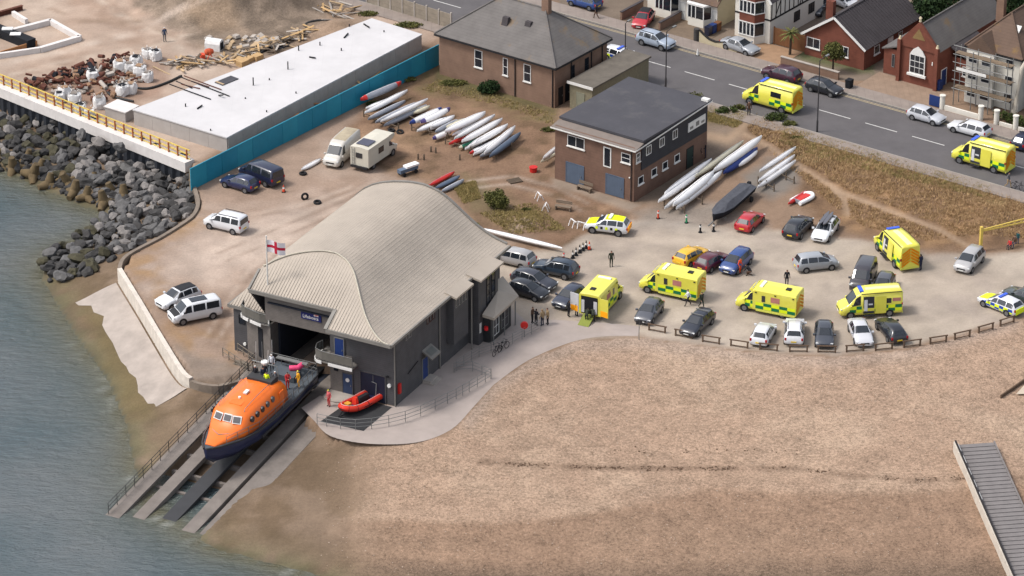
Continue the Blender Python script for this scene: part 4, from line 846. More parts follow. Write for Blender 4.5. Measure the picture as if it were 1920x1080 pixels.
# stations: x, half width, bottom, shoulder, top, top half width
SH = {
 'hatch': [(2.02, .62, .32, .56, .6, .5), (1.93, .8, .24, .66, .73, .64), (1.5, .87, .22, .78, .87, .7), (.95, .885, .22, .88, .98, .72), (.12, .89, .22, .92, 1.44, .6), (-.8, .89, .22, .94, 1.49, .6), (-1.5, .885, .22, .95, 1.43, .57), (-1.92, .86, .26, .92, 1.0, .66), (-2.0, .82, .3, .78, .83, .66), (-2.04, .7, .36, .58, .6, .55)],
 'suv': [(2.2, .66, .4, .72, .76, .55), (2.1, .84, .32, .84, .92, .68), (1.6, .92, .3, .96, 1.05, .76), (1.0, .935, .3, 1.03, 1.14, .76), (.2, .935, .3, 1.06, 1.62, .64), (-.9, .935, .3, 1.08, 1.67, .64), (-1.75, .93, .3, 1.08, 1.6, .61), (-2.1, .9, .34, 1.04, 1.12, .7), (-2.2, .86, .4, .85, .9, .68), (-2.24, .75, .46, .65, .68, .6)],
 'estate': [(2.3, .62, .32, .56, .6, .5), (2.2, .8, .24, .66, .73, .64), (1.7, .88, .22, .78, .86, .7), (1.05, .9, .22, .87, .97, .73), (.2, .905, .22, .91, 1.43, .6), (-.8, .905, .22, .93, 1.48, .6), (-1.8, .9, .22, .94, 1.42, .57), (-2.2, .87, .26, .9, 1.0, .66), (-2.28, .83, .3, .76, .82, .66), (-2.32, .7, .36, .58, .6, .55)],
 'saloon': [(2.3, .62, .32, .56, .6, .5), (2.2, .8, .24, .66, .73, .64), (1.7, .88, .22, .78, .86, .7), (1.0, .9, .22, .87, .97, .73), (.15, .905, .22, .91, 1.39, .59), (-.7, .905, .22, .92, 1.42, .59), (-1.05, .905, .22, .93, 1.38, .57), (-1.7, .89, .24, .92, 1.02, .68), (-2.2, .86, .28, .88, .97, .66), (-2.3, .8, .32, .72, .78, .6), (-2.34, .7, .38, .58, .6, .5)],
 'mpv': [(2.12, .64, .34, .6, .65, .5), (2.02, .82, .26, .74, .82, .64), (1.7, .88, .24, .88, .98, .7), (1.3, .9, .24, .98, 1.1, .73), (.35, .905, .24, 1.02, 1.58, .62), (-.9, .905, .24, 1.04, 1.64, .62), (-1.75, .9, .24, 1.04, 1.58, .6), (-2.05, .88, .28, 1.0, 1.08, .7), (-2.14, .84, .32, .82, .88, .68), (-2.17, .72, .4, .6, .63, .55)],
 'minivan': [(2.2, .66, .34, .66, .7, .5), (2.1, .84, .28, .84, .92, .66), (1.75, .9, .26, .98, 1.08, .72), (1.35, .92, .26, 1.06, 1.18, .76), (.55, .92, .26, 1.1, 1.76, .72), (-.5, .92, .26, 1.12, 1.82, .73), (-1.95, .92, .26, 1.12, 1.8, .72), (-2.12, .9, .28, 1.08, 1.7, .74), (-2.18, .88, .34, .9, 1.0, .74), (-2.22, .8, .4, .62, .66, .6)],
 'transporter': [(2.45, .7, .38, .7, .75, .55), (2.35, .9, .3, .9, .99, .72), (2.05, .95, .28, 1.02, 1.12, .78), (1.7, .96, .28, 1.1, 1.22, .82), (.95, .96, .28, 1.12, 1.92, .76), (0, .96, .28, 1.14, 1.97, .78), (-2.2, .96, .28, 1.14, 1.95, .78), (-2.42, .95, .3, 1.1, 1.86, .8), (-2.48, .93, .36, .95, 1.05, .8), (-2.5, .85, .42, .62, .66, .6)],
 'bigvan': [(3.0, .75, .42, .78, .84, .6), (2.9, .96, .34, 1.0, 1.1, .76), (2.55, 1.01, .32, 1.15, 1.27, .82), (2.2, 1.02, .32, 1.24, 1.4, .86), (1.4, 1.02, .32, 1.3, 2.3, .84), (.9, 1.02, .32, 1.3, 2.58, .86), (-.5, 1.02, .32, 1.3, 2.66, .88), (-2.8, 1.02, .32, 1.3, 2.66, .88), (-2.97, 1.01, .34, 1.28, 2.56, .88), (-3.0, .98, .38, 1.2, 2.48, .86)],
 'cabbody': [(3.1, .74, .42, .72, .78, .6), (3.0, .94, .34, .95, 1.05, .74), (2.65, .99, .32, 1.1, 1.24, .8), (2.3, 1.0, .32, 1.2, 1.38, .84), (1.5, 1.0, .32, 1.28, 2.15, .8), (1.15, 1.0, .32, 1.3, 2.3, .82), (.9, 1.0, .32, 1.3, 2.32, .82)],
}
INFO = {  # windscreen stations, rear-screen stations, side windows (x ranges), wheels x, radius, roof z
 'hatch': ((3, 4), (6, 7), [(.75, -.12), (-.2, -1.05), (-1.1, -1.62)], (1.27, -1.25), .31), 'suv': ((3, 4), (6, 7), [(.8, -.1), (-.18, -1.1), (-1.2, -1.75)], (1.33, -1.32), .36),
 'estate': ((3, 4), (6, 7), [(.8, -.1), (-.18, -1.1), (-1.2, -1.9)], (1.42, -1.38), .32), 'saloon': ((3, 4), (6, 7), [(.8, -.1), (-.18, -1.15)], (1.42, -1.38), .32),
 'mpv': ((3, 4), (6, 7), [(1.0, -.05), (-.13, -1.05), (-1.15, -1.8)], (1.3, -1.3), .31), 'minivan': ((3, 4), (7, 8), [(1.05, .1), (0, -1.0), (-1.15, -1.95)], (1.4, -1.35), .32),
 'transporter': ((3, 4), (7, 8), [(1.45, .55), (.4, -.8), (-.95, -2.2)], (1.5, -1.5), .34), 'bigvan': ((3, 4), None, [(2.0, 1.05)], (2.0, -1.75), .36), 'cabbody': ((3, 4), None, [(2.1, 1.2)], (2.1, -1.7), .36)}
def ring6(st): x, w_, zb, zs, zt, wt = st; return [(w_*.86, zb), (w_*.985, zb+.12), (w_, (zb+zs)/2+.06), (w_*.965, zs), (wt, zt-.05), (wt*.7, zt)]
def ring_at(sh, x):
    st = SH[sh]
    for a, b in zip(st[:-1], st[1:]):
        if b[0] <= x <= a[0]:
            t = (a[0]-x)/(a[0]-b[0]); return [(p[0]*(1-t)+q[0]*t, p[1]*(1-t)+q[1]*t) for p, q in zip(ring6(a), ring6(b))]
    return ring6(st[0] if x > st[0][0] else st[-1])
def side_y(sh, x, z):
    r = ring_at(sh, x)
    for (y0, z0), (y1, z1) in zip(r[:-1], r[1:]):
        if z0 <= z <= z1: return y0+(y1-y0)*(z-z0)/(z1-z0+1e-9)
    return r[0][0] if z < r[0][1] else r[-1][0]
_vm = {}
def vmesh(sh):
    """meshes of one body shape, built once and shared"""
    if sh in _vm: return _vm[sh]
    st = SH[sh]; ws, rs, sw_, wx, wr = INFO[sh]; D = {}
    mb = MB(); mb.loft([[(s[0], y, z) for y, z in ring6(s)]+[(s[0], -y, z) for y, z in reversed(ring6(s))] for s in st], True, True); D['body'] = mb.mesh('body', paint('base', 128, 128, 128))
    def screen(i, j, nm, t0, t1, off):
        a, b = st[i], st[j]; mb = MB(); rings = []
        for t in (t0, t1):
            s = [p*(1-t)+q*t for p, q in zip(a, b)]; r = ring6(s); k = .95
            rings.append([(s[0]+off[0], r[4][0]*k, r[4][1]+off[1]), (s[0]+off[0], r[5][0], r[5][1]+off[1]), (s[0]+off[0], -r[5][0], r[5][1]+off[1]), (s[0]+off[0], -r[4][0]*k, r[4][1]+off[1])])
        mb.loft(rings, False, False, False); D[nm] = mb.mesh(nm, M_cglass)
    screen(ws[0], ws[1], 'windscreen', .06, .93, (.012, .014))
    if rs: screen(rs[0], rs[1], 'rear_window', .1, .9, (-.014, .012))
    D['side'] = []
    for x0, x1 in sw_:
        for sg_ in (1, -1):
            mb = MB(); rings = []
            for t in np.linspace(0, 1, 5):
                x = x0+(x1-x0)*t; r = ring_at(sh, x); (y3, z3), (y4, z4) = r[3], r[4]
                rings.append([(x, sg_*(y3+(y4-y3)*u+.014), z3+(z4-z3)*u+.004) for u in (.06, .9)])
            mb.loft(rings, False, False, False); D['side'].append(mb.mesh('side_window', M_cglass))
    mb = MB(); mb.at((0, 0, 0), 0, R(90)); mb.loft([[(q*math.cos(t), q*math.sin(t), z) for t in np.linspace(0, 2*math.pi, 16, endpoint=False)] for q, z in ((wr*.82, -.11), (wr, -.07), (wr, .07), (wr*.82, .11))], True, True); D['tyre'] = mb.mesh('wheel', M_tyre)
    mb = MB(); mb.at((0, 0, 0), 0, R(90)); mb.loft([[(q*math.cos(t), q*math.sin(t), z) for t in np.linspace(0, 2*math.pi, 14, endpoint=False)] for q, z in ((wr*.66, -.115), (wr*.62, -.12), (wr*.62, .12), (wr*.66, .115))], True, False); D['rim'] = mb.mesh('rim', M_rim)
    hw = max(s[1] for s in st)
    mb = MB(); mb.at((0, 0, 0), 0, R(90)); mb.loft([[(q*math.cos(t), q*math.sin(t), z) for t in np.linspace(0, 2*math.pi, 18, endpoint=False)] for q, z in ((wr*1.16, -.1), (wr*1.16, .1))], True, False); D['arch'] = mb.mesh('wheel_arch', M_trim)
    f1 = st[1]; r1 = st[-2]
    for nm, m, xs_, zz, sz in (('headlight', M_headl, f1[0]-.02, f1[3]-.03, (.12, .26, .11)), ('tail_light', M_taill, r1[0]+.03, r1[3]+.02, (.12, .17, .24))):
        for sg_ in (1, -1):
            mb = MB(); yy = side_y(sh, xs_, zz)-sz[1]*.4; mb.cbox((xs_, sg_*yy, zz), sz); D[nm+str(sg_)] = mb.mesh(nm, m)
    mb = MB(); mb.cbox((st[0][0]+.0, 0, st[0][2]+.12), (.06, .5, .12)); D['plate_f'] = mb.mesh('number_plate', M_pw)
    mb = MB(); mb.cbox((st[-1][0]-.01, 0, st[-1][3]-.02), (.05, .5, .12)); D['plate_r'] = mb.mesh('number_plate', M_py)
    mb = MB(); mb.cbox((st[0][0]-.015, 0, st[0][3]-.02), (.09, st[0][1]*1.3, .13)); D['grille'] = mb.mesh('grille', M_trim)
    xm = st[ws[0]][0]-.18; zm = st[ws[0]][3]+.1
    for sg_ in (1, -1): mb = MB(); mb.cbox((xm, sg_*(hw+.08), zm), (.16, .22, .16)); D['mirror'+str(sg_)] = mb.mesh('mirror', M_trim)
    _vm[sh] = D; return D
def setmat(o, m): o.material_slots[0].link = 'OBJECT'; o.material_slots[0].material = m; return o
def vehicle(name, label, cat, sh, pm, c, d, z=0.0, group=None, scale=1.0, at=None, heading=None):
    """c: photograph pixel of the middle of the footprint, d: pixel direction of the nose"""
    D = vmesh(sh); loc = at if at is not None else P(c[0], c[1], z); h = heading if heading is not None else dirpx(c, (c[0]+d[0], c[1]+d[1]))
    t = thing(name, label, cat, loc, h, group); t.scale = (scale,)*3
    setmat(obj('body', D['body'], t), pm); obj('windscreen', D['windscreen'], t)
    if 'rear_window' in D: obj('rear_window', D['rear_window'], t)
    for m_ in D['side']: obj('side_window', m_, t)
    st = SH[sh]; hw = max(s[1] for s in st); wr = INFO[sh][4]
    for x in INFO[sh][3]:
        for sg_ in (1, -1):
            w_ = obj('wheel', D['tyre'], t, (x, sg_*(hw-.1), wr)); obj('rim', D['rim'], w_)
            obj('wheel_arch', D['arch'], t, (x, sg_*(hw-.092), wr+.02))
    for k in (1, -1): obj('headlight', D['headlight%d' % k], t); obj('tail_light', D['tail_light%d' % k], t); setmat(obj('mirror', D['mirror%d' % k], t), pm if pm.name not in ('paint_none',) else M_trim)
    obj('number_plate', D['plate_f'], t); obj('number_plate', D['plate_r'], t); obj('grille', D['grille'], t)
    return t
def patch(t, sh, x0, x1, z0, z1, m, name='livery_patch', sides=(1, -1), off=.012, fx=None):
    """thin reflective panel that follows the flank"""
    for sg_ in sides:
        mb = MB(); rings = []
        for u in np.linspace(0, 1, 4):
            x = x0+(x1-x0)*u
            rings.append([(x, sg_*((fx if fx else side_y(sh, x, z))+off), z) for z in np.linspace(z0, z1, 3)])
        mb.loft(rings, False, False, False); mb.build(name, m, t)
def top_panel(t, sh, i0, t0, i1, t1, m, name, k=1.0, off=.016):
    """panel lying on the top of the body between two stations"""
    st = SH[sh]; mb = MB(); rings = []
    def S_(i, u): a, b = st[i], st[min(i+1, len(st)-1)]; return [p*(1-u)+q*u for p, q in zip(a, b)]
    ss_ = [S_(i0, t0)]+[st[i] for i in range(i0+1, i1+1)]+[S_(i1, t1)]
    for s in ss_:
        r = ring6(s); rings.append([(s[0], r[4][0]*k, r[4][1]+off), (s[0], r[5][0]*k, r[5][1]+off), (s[0], -r[5][0]*k, r[5][1]+off), (s[0], -r[4][0]*k, r[4][1]+off)])
    mb.loft(rings, False, False, False); return mb.build(name, m, t)
W_ = paint('white', 226, 227, 230, .74); SLV = paint('silver', 176, 180, 186, .6); SLV2 = paint('pale_silver', 190, 188, 188, .62); BLK = paint('black', 44, 46, 54, .55); DGR = paint('dark_grey', 74, 78, 88, .55); GRY = paint('grey', 98, 100, 108, .55)
DBL = paint('dark_blue', 36, 42, 70, .6); MBL = paint('mid_blue', 48, 78, 140, .66); RED = paint('red', 164, 36, 50, .7); MAR = paint('maroon', 98, 32, 50, .65); YEL = paint('yellow', 238, 184, 44, .74); TEA = paint('slate_blue', 54, 68, 84, .58); BRD = paint('bright_red', 190, 40, 50, .7); PUR = paint('plum', 76, 40, 58, .6)
cars = [
 ('parked_car', 'white boxy family car alone on the yard below the blue van', 'car', 'minivan', W_, (424, 429), (-53, -13)),
 ('parked_van', 'dark navy van parked beside the teal hoarding', 'van', 'transporter', DBL, (490, 338), (-60, -24)),
 ('parked_car', 'dark blue hatchback parked in front of the navy van', 'car', 'hatch', paint('navy', 40, 50, 92, .62), (450, 352), (-62, -18)),
 ('parked_car', 'white crossover with black roof next to the sea wall', 'car', 'suv', W_, (334, 570), (-56, 20)),
 ('camper_van', 'white camper van with dark bonnet next to the sea wall', 'van', 'transporter', W_, (365, 597), (-53, 11)),
 ('parked_car', 'pale silver car half hidden by the boathouse rear corner', 'car', 'mpv', SLV2, (963, 494), (-56, -14)),
 ('parked_car', 'slate blue sport utility car behind the boathouse near the cones', 'car', 'suv', TEA, (1042, 514), (-72, -15)),
 ('parked_car', 'dark grey car parked between two others at the boathouse corner', 'car', 'estate', paint('charcoal', 66, 68, 80, .55), (1002, 535), (66, 20)),
 ('parked_car', 'black car parked closest to the boathouse porch roof', 'car', 'hatch', BLK, (990, 554), (62, 17)),
 ('parked_car', 'dark blue grey hatchback beside the ambulance with open rear doors', 'car', 'hatch', paint('steel_blue', 62, 68, 88, .58), (1067, 567), (-38, 28)),
 ('parked_car', 'bright yellow hatchback behind an ambulance', 'car', 'hatch', YEL, (1296, 489), (42, -23)),
 ('parked_car', 'maroon small car between the yellow hatchback and the blue car', 'car', 'hatch', MAR, (1335, 499), (38, -22)),
 ('parked_car', 'mid blue people carrier with a person in orange beside it', 'car', 'mpv', MBL, (1380, 502), (-36, 30)),
 ('parked_car', 'silver people carrier standing alone in the middle of the car park', 'car', 'mpv', SLV, (1530, 503), (50, -6)),
 ('parked_van', 'dark grey minibus behind the van ambulance with open side door', 'van', 'transporter', paint('gunmetal', 70, 66, 72, .55), (1618, 531), (-20, 42)),
 ('parked_car', 'dark grey car mostly hidden behind the van ambulance', 'car', 'hatch', GRY, (1656, 545), (-14, 32)),
 ('parked_car', 'pale silver hatchback parked near the yellow barrier', 'car', 'mpv', SLV2, (1817, 499), (-30, 30)),
 ('parked_car', 'dark green estate car cut off at the right edge of the car park', 'car', 'estate', paint('dark_green', 70, 80, 80, .55), (1922, 566), (-66, -26)),
 ('parked_car', 'red hatchback parked below the covered boat on its trailer', 'car', 'hatch', BRD, (1406, 424), (30, -28)),
 ('parked_car', 'black estate car parked to the right of the red hatchback', 'car', 'suv', BLK, (1496, 436), (29, -30)),
 ('parked_car', 'white estate car with dark boards on its roof rack', 'car', 'estate', W_, (1547, 440), (-27, 36)),
 ('parked_car', 'grey hatchback parked by the left end of the wooden barriers', 'car', 'hatch', GRY, (1217, 594), (-26, 32)),
 ('parked_car', 'dark estate car with roof bars beside the wooden barriers', 'car', 'estate', paint('ink', 50, 54, 66, .55), (1307, 616), (-32, 28)),
 ('parked_car', 'white hatchback leftmost in the row of five along the beach', 'car', 'hatch', W_, (1431, 635), (22, -40)),
 ('parked_car', 'white sport utility car second in the row along the beach', 'car', 'suv', W_, (1489, 632), (3, -45)),
 ('parked_car', 'charcoal hatchback third in the row along the beach', 'car', 'hatch', DGR, (1545, 638), (1, 48)),
 ('parked_car', 'white saloon with dark windscreen fourth in the row along the beach', 'car', 'saloon', paint('off_white', 214, 214, 218, .7), (1613, 633), (20, 48)),
 ('parked_car', 'black car with red tail lights rightmost in the row along the beach', 'car', 'estate', BLK, (1670, 628), (-28, -34)),
 ('parked_car', 'red hatchback with dark roof on a house driveway', 'car', 'hatch', BRD, (1206, 45), (-20, 26)),
 ('moving_car', 'silver sport utility car driving along the street', 'car', 'suv', paint('ice_silver', 176, 188, 204, .64), (1230, 86), (62, 18)),
 ('parked_car', 'silver saloon parked in front of the timbered house', 'car', 'saloon', SLV, (1388, 95), (60, 20)),
 ('parked_car', 'plum coloured sport utility car parked across the street', 'car', 'suv', PUR, (1465, 149), (-60, -17)),
 ('parked_car', 'black hatchback parked in front of the brick bungalow', 'car', 'hatch', BLK, (1546, 173), (60, 17)),
 ('parked_car', 'pale silver hatchback parked in front of the red brick chapel', 'car', 'hatch', paint('frost', 206, 208, 214, .7), (1737, 226), (60, 17)),
 ('parked_car', 'white estate car parked in front of the scaffolded house', 'car', 'estate', W_, (1817, 250), (-60, -17)),
 ('parked_car', 'dark blue car at the right edge of the street', 'car', 'hatch', DBL, (1922, 272), (40, -30)),
 ('parked_car', 'dark car parked behind the timbered house', 'car', 'hatch', DGR, (1532, 22), (-20, 30)),
 ('parked_car', 'white car in the yard behind the brick bungalow', 'car', 'hatch', W_, (1584, 12), (50, 20)),
 ('parked_car', 'blue car parked at the street kerb behind the slate roof', 'car', 'hatch', MBL, (1096, 12), (-50, -14)),
]
VH = []
for c in cars: VH.append(vehicle(*c))
# individual touches
t = VH[4]; top_panel(t, 'transporter', 1, .2, 3, 0, M_trim, 'bonnet_wrap'); mb = MB(); mb.box(-1.2, .4, -.45, .45, 1.985, 2.02); mb.build('solar_panel', M_cglass, t)
top_panel(VH[3], 'suv', 4, .1, 6, 0, M_trim, 'black_roof', .98); top_panel(VH[28], 'hatch', 4, .1, 6, 0, M_trim, 'black_roof', .98)
t = VH[20]
for k in (-.28, .12): mb = MB(); mb.loft([[(x, k-w_, 1.56), (x, k+w_, 1.56), (x, k+w_*.8, 1.66), (x, k-w_*.8, 1.66)] for x, w_ in ((1.1, .05), (.5, .22), (-1.2, .24), (-2.0, .06))], True, False); mb.build('roof_board', paint('board_grey', 96, 94, 100, .6), t)
for x in (.1, -1.2): mb = MB(); mb.box(x-.03, x+.03, -.62, .62, 1.46, 1.555); mb.build('roof_bar', M_trim, t)
t = VH[22]
for x in (.05, -1.0): mb = MB(); mb.box(x-.04, x+.04, -.64, .64, 1.47, 1.56); mb.build('roof_bar', M_steel, t)
for i in (6, 24, 29): 
    for sg_ in (1, -1): mb = MB(); mb.bar((.1, sg_*.6, 1.66), (-1.6, sg_*.58, 1.68), .04, .05); mb.build('roof_rail', M_trim, VH[i])
for sg_ in (1, -1): mb = MB(); mb.bar((.4, sg_*.68, 1.84), (-1.8, sg_*.68, 1.87), .05, .05); mb.build('roof_rail', M_trim, VH[0])
# ---- police and coastguard cars
M_byel = mat('battenburg_yellow', lin(222, 240, 30, .85), .45, namt=.03); M_bblu = mat('battenburg_blue', lin(38, 76, 168, .75), .45, namt=.03); M_bgrn = mat('battenburg_green', lin(20, 120, 76, .72), .45, namt=.03)
M_beac = mat('blue_beacon', lin(60, 96, 210, .8), .2, namt=.02); M_orange = mat('chevron_orange', lin(250, 164, 20, .95), .5, namt=.04)
def police(c, d, label, at=None):
    t = vehicle('police_car', label, 'police car', 'estate', W_, c, d)
    for k in range(7):
        x = 1.6-k*.52
        patch(t, 'estate', x, x-.5, .58, .86, M_byel if k % 2 else M_bblu); patch(t, 'estate', x, x-.5, .3, .565, M_bblu if k % 2 else M_byel)
    top_panel(t, 'estate', 1, .2, 3, 0, M_byel, 'bonnet_panel')
    mb = MB(); mb.box(-.35, -.05, -.55, .55, 1.475, 1.58); mb.build('light_bar', M_beac, t); mb = MB(); mb.box(-2.36, -2.3, -.7, .7, .35, .9); mb.build('rear_panel', M_byel, t); return t
police((1876, 579), (-62, -25), 'police car with blue and yellow squares on the right of the car park'); police((1166, 114), (60, 17), 'police car with blue bonnet stripe half hidden behind the slate roofed house')
t = vehicle('coastguard_car', 'white and yellow emergency car parked below the brick club building', 'emergency car', 'suv', W_, (1139, 434), (-48, -6))
top_panel(t, 'suv', 1, .2, 3, 0, M_byel, 'bonnet_panel'); top_panel(t, 'suv', 4, .1, 6, 0, M_byel, 'roof_panel', .98)
for k in range(5): patch(t, 'suv', 1.0-k*.5, .75-k*.5, .62, .9, M_trim if k % 2 else M_byel)
mb = MB(); mb.box(-.5, -.2, -.5, .5, 1.68, 1.8); mb.build('light_bar', M_lamp, t); mb = MB(); mb.box(-2.28, -2.22, -.75, .75, .5, 1.0); mb.build('rear_panel', M_orange, t)
# ---- ambulances
AMB = paint('ambulance_yellow', 232, 224, 84, .76, .4); M_amb2 = mat('ambulance_lower_band', lin(214, 214, 96, .78), .5, namt=.03); M_pink = mat('pink_side_sign', lin(196, 130, 120, .7), .6); M_inner = mat('vehicle_interior', lin(70, 72, 78, .5), .8); M_wcab = mat('white_cabinet', lin(214, 214, 216, .75), .6)
def batten(t, sh, xs_, fx=None, z=(.62, .95, 1.28)):
    for k, (a, b) in enumerate(xs_):
        patch(t, sh, a, b, z[1]+.012, z[2], M_bgrn if k % 2 else M_byel, fx=fx); patch(t, sh, a, b, z[0], z[1]-.004, M_byel if k % 2 else M_bgrn, fx=fx)
def chevrons(t, x, hw, z0, z1, n=5):
    for k in range(n):
        for sg_ in (1, -1):
            z = z0+(z1-z0-.75)*k/(n-1); mb = MB()
            mb.add([(x, 0+sg_*.03, z+.55), (x, sg_*hw, z), (x, sg_*hw, z+.22), (x, sg_*.03, z+.77)], [(0, 1, 2, 3), (3, 2, 1, 0)]); mb.build('chevron', M_orange, t)
def box_ambulance(label, c, d):
    t = vehicle('ambulance', label, 'ambulance', 'cabbody', AMB, c, d, group='ambulances called to the seafront')
    hw = 1.08
    mb = MB(); mb.loft([[(x, -hw, .5), (x, -hw, 2.45-e), (x, -hw+.12, 2.66-e), (x, 0, 2.72-e), (x, hw-.12, 2.66-e), (x, hw, 2.45-e), (x, hw, .5)] for x, e in ((1.25, .12), (1.1, 0), (-3.05, 0), (-3.1, .06))], True, False); bd = mb.build('body_module', AMB, t)
    mb = MB(); mb.loft([[(x, -w_, z0), (x, -w_, z1), (x, w_, z1), (x, w_, z0)] for x, w_, z0, z1 in ((1.75, .7, 2.2, 2.26), (1.26, .95, 2.2, 2.6))], True, False); mb.build('wind_deflector', AMB, t)
    batten(t, 'cabbody', [(2.05, 1.55), (1.5, 1.05)]); batten(t, 'cabbody', [(.95-k*.8, .95-(k+1)*.8+.02) for k in range(5)], fx=hw)
    patch(t, 'cabbody', 1.1, -3.0, .5, .6, M_amb2, 'lower_band', fx=hw)
    for sg_ in (1, -1):
        mb = MB(); mb.box(.0, .35, sg_*(hw+.004), sg_*(hw+.03), 1.42, 2.05); mb.build('side_window', M_cglass, t)
        mb = MB(); mb.box(-1.45, -.55, sg_*(hw+.004), sg_*(hw+.02), 1.5, 2.05); mb.build('side_sign', M_pink, t)
        for x in (.95, -1.0, -2.8): mb = MB(); mb.cbox((x, sg_*(hw+.02), 2.28), (.18, .06, .1)); mb.build('marker_light', M_trim, t)
        mb = MB(); mb.box(-3.02, .9, sg_*(hw+.002), sg_*(hw+.03), .36, .5); mb.build('side_skirt', M_amb2, t)
    mb = MB(); mb.cbox((-2.0, .1, 2.74), (.5, .5, .08)); mb.build('roof_vent', M_trim, t); mb = MB(); mb.cbox((.6, 0, 2.72), (.3, 1.3, .14)); mb.build('light_bar', M_lamp, t)
    mb = MB(); mb.box(1.2, 1.45, -.7, .7, 2.36, 2.5); mb.build('beacon', M_beac, t)
    return t, hw
def van_ambulance(label, c, d, open_side=0):
    t = vehicle('ambulance', label, 'ambulance', 'bigvan', AMB, c, d, group='ambulances called to the seafront'); sh = 'bigvan'
    batten(t, sh, [(2.1, 1.5), (1.45, .95)]); batten(t, sh, [(-.3-k*.66, -.3-(k+1)*.66+.02) for k in range(4)])
    top_panel(t, sh, 5, .3, 7, 0, mat('roof_marking', lin(236, 232, 170, .8), .5), 'roof_marking', .38)
    for sg_ in (1, -1):
        mb = MB(); mb.bar((1.0, sg_*.93, 2.5), (-2.9, sg_*.93, 2.56), .05, .06); mb.build('gutter_strip', M_trim, t)
    if open_side:
        sg_ = open_side
        patch(t, sh, .8, -.25, .5, 2.2, M_inner, 'door_opening', (sg_,), .016)
        patch(t, sh, .72, .4, .75, 1.9, M_wcab, 'cabinet', (sg_,), .024); patch(t, sh, .3, -.1, 1.35, 1.5, M_wcab, 'shelf', (sg_,), .024)
        mb = MB(); mb.loft([[(x, sg_*(side_y(sh, -.6, z)+.1), z) for z in (.5, 1.3, 2.2)] for x in (-.35, -1.4)], False, False, False); mb.build('sliding_door', AMB, t)
        mb = MB(); mb.box(-.3, .75, sg_*.98, sg_*1.3, .33, .39); mb.build('side_step', M_trim, t)
    else:
        patch(t, sh, -.4, -1.6, 1.5, 2.05, M_cglass, 'side_window')
    chevrons(t, -3.02, .84, .5, 2.4)
    mb = MB(); mb.box(-3.06, -2.98, -.95, .95, .32, .48); mb.build('rear_bumper', M_amb2, t)
    mb = MB(); mb.box(.75, 1.1, -.6, .6, 2.52, 2.68); mb.build('light_bar', M_beac, t)
    return t
t, hw = box_ambulance('yellow box ambulance with rear doors open and a crew loading', (1129, 574), (44, -46)); 
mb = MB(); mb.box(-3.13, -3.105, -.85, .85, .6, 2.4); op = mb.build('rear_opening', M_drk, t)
for y0, y1, m_ in ((-.8, -.45, M_wcab), (.5, .8, M_wcab)): mb = MB(); mb.box(-3.16, -3.135, y0, y1, .7, 2.0); mb.build('cabinet', m_, op)
for sg_ in (1, -1):
    mb = MB(); mb.at((-3.1, sg_*hw, 0), R(-sg_*(100 if sg_ > 0 else 78))); mb.box(-.95, -.02, -.03, .03, .6, 2.45); dr = mb.build('rear_door', M_wcab if sg_ > 0 else AMB, t)
    mb = MB(); mb.at((-3.1, sg_*hw, 0), R(-sg_*(100 if sg_ > 0 else 78))); mb.box(-.9, -.1, -.045, .045, .62, 1.2); mb.build('chevron_panel', M_orange, dr)
mb = MB(); mb.add([(-3.1, -.55, .6), (-3.1, .55, .6), (-4.6, .55, .04), (-4.6, -.55, .04), (-3.1, -.55, .54), (-3.1, .55, .54), (-4.6, .55, .0), (-4.6, -.55, .0)], [(0, 1, 2, 3), (7, 6, 5, 4), (0, 4, 5, 1), (3, 2, 6, 7), (0, 3, 7, 4), (1, 5, 6, 2)]); mb.build('loading_ramp', mat('ramp_green', lin(150, 160, 70, .6), .7), t)
for lab, c, d in (('yellow box ambulance beside the yellow and maroon cars', (1259, 550), (-66, -14)), ('yellow box ambulance in the middle above the beach row of cars', (1441, 583), (-67, -13))):
    t, hw = box_ambulance(lab, c, d); mb = MB(); mb.box(-3.13, -3.105, -.95, .95, .6, 2.4); mb.build('rear_doors', AMB, t); chevrons(t, -3.14, .95, .6, 2.4, 4)
VSC = 1.07
A4 = van_ambulance('yellow van ambulance with its side door open above the white saloon', (1629, 587), (-80, 5), 1)
patch(A4, 'bigvan', -.5, -1.9, 1.45, 1.95, M_cglass, 'side_window', (1,), .02); patch(A4, 'bigvan', -2.0, -2.8, 1.6, 1.95, M_pink, 'side_sign', (1,), .02)
A5 = van_ambulance('yellow van ambulance with orange chevrons backed towards the silver hatchback', (1680, 484), (-43, -43), 1)
A6 = van_ambulance('yellow van ambulance on the road beside the club building', (1447, 199), (-85, -24))
A7 = van_ambulance('yellow van ambulance with open side door at the right of the road', (1842, 310), (-85, -24), 1)
for t in (A5, A6, A7): t.scale = (VSC,)*3
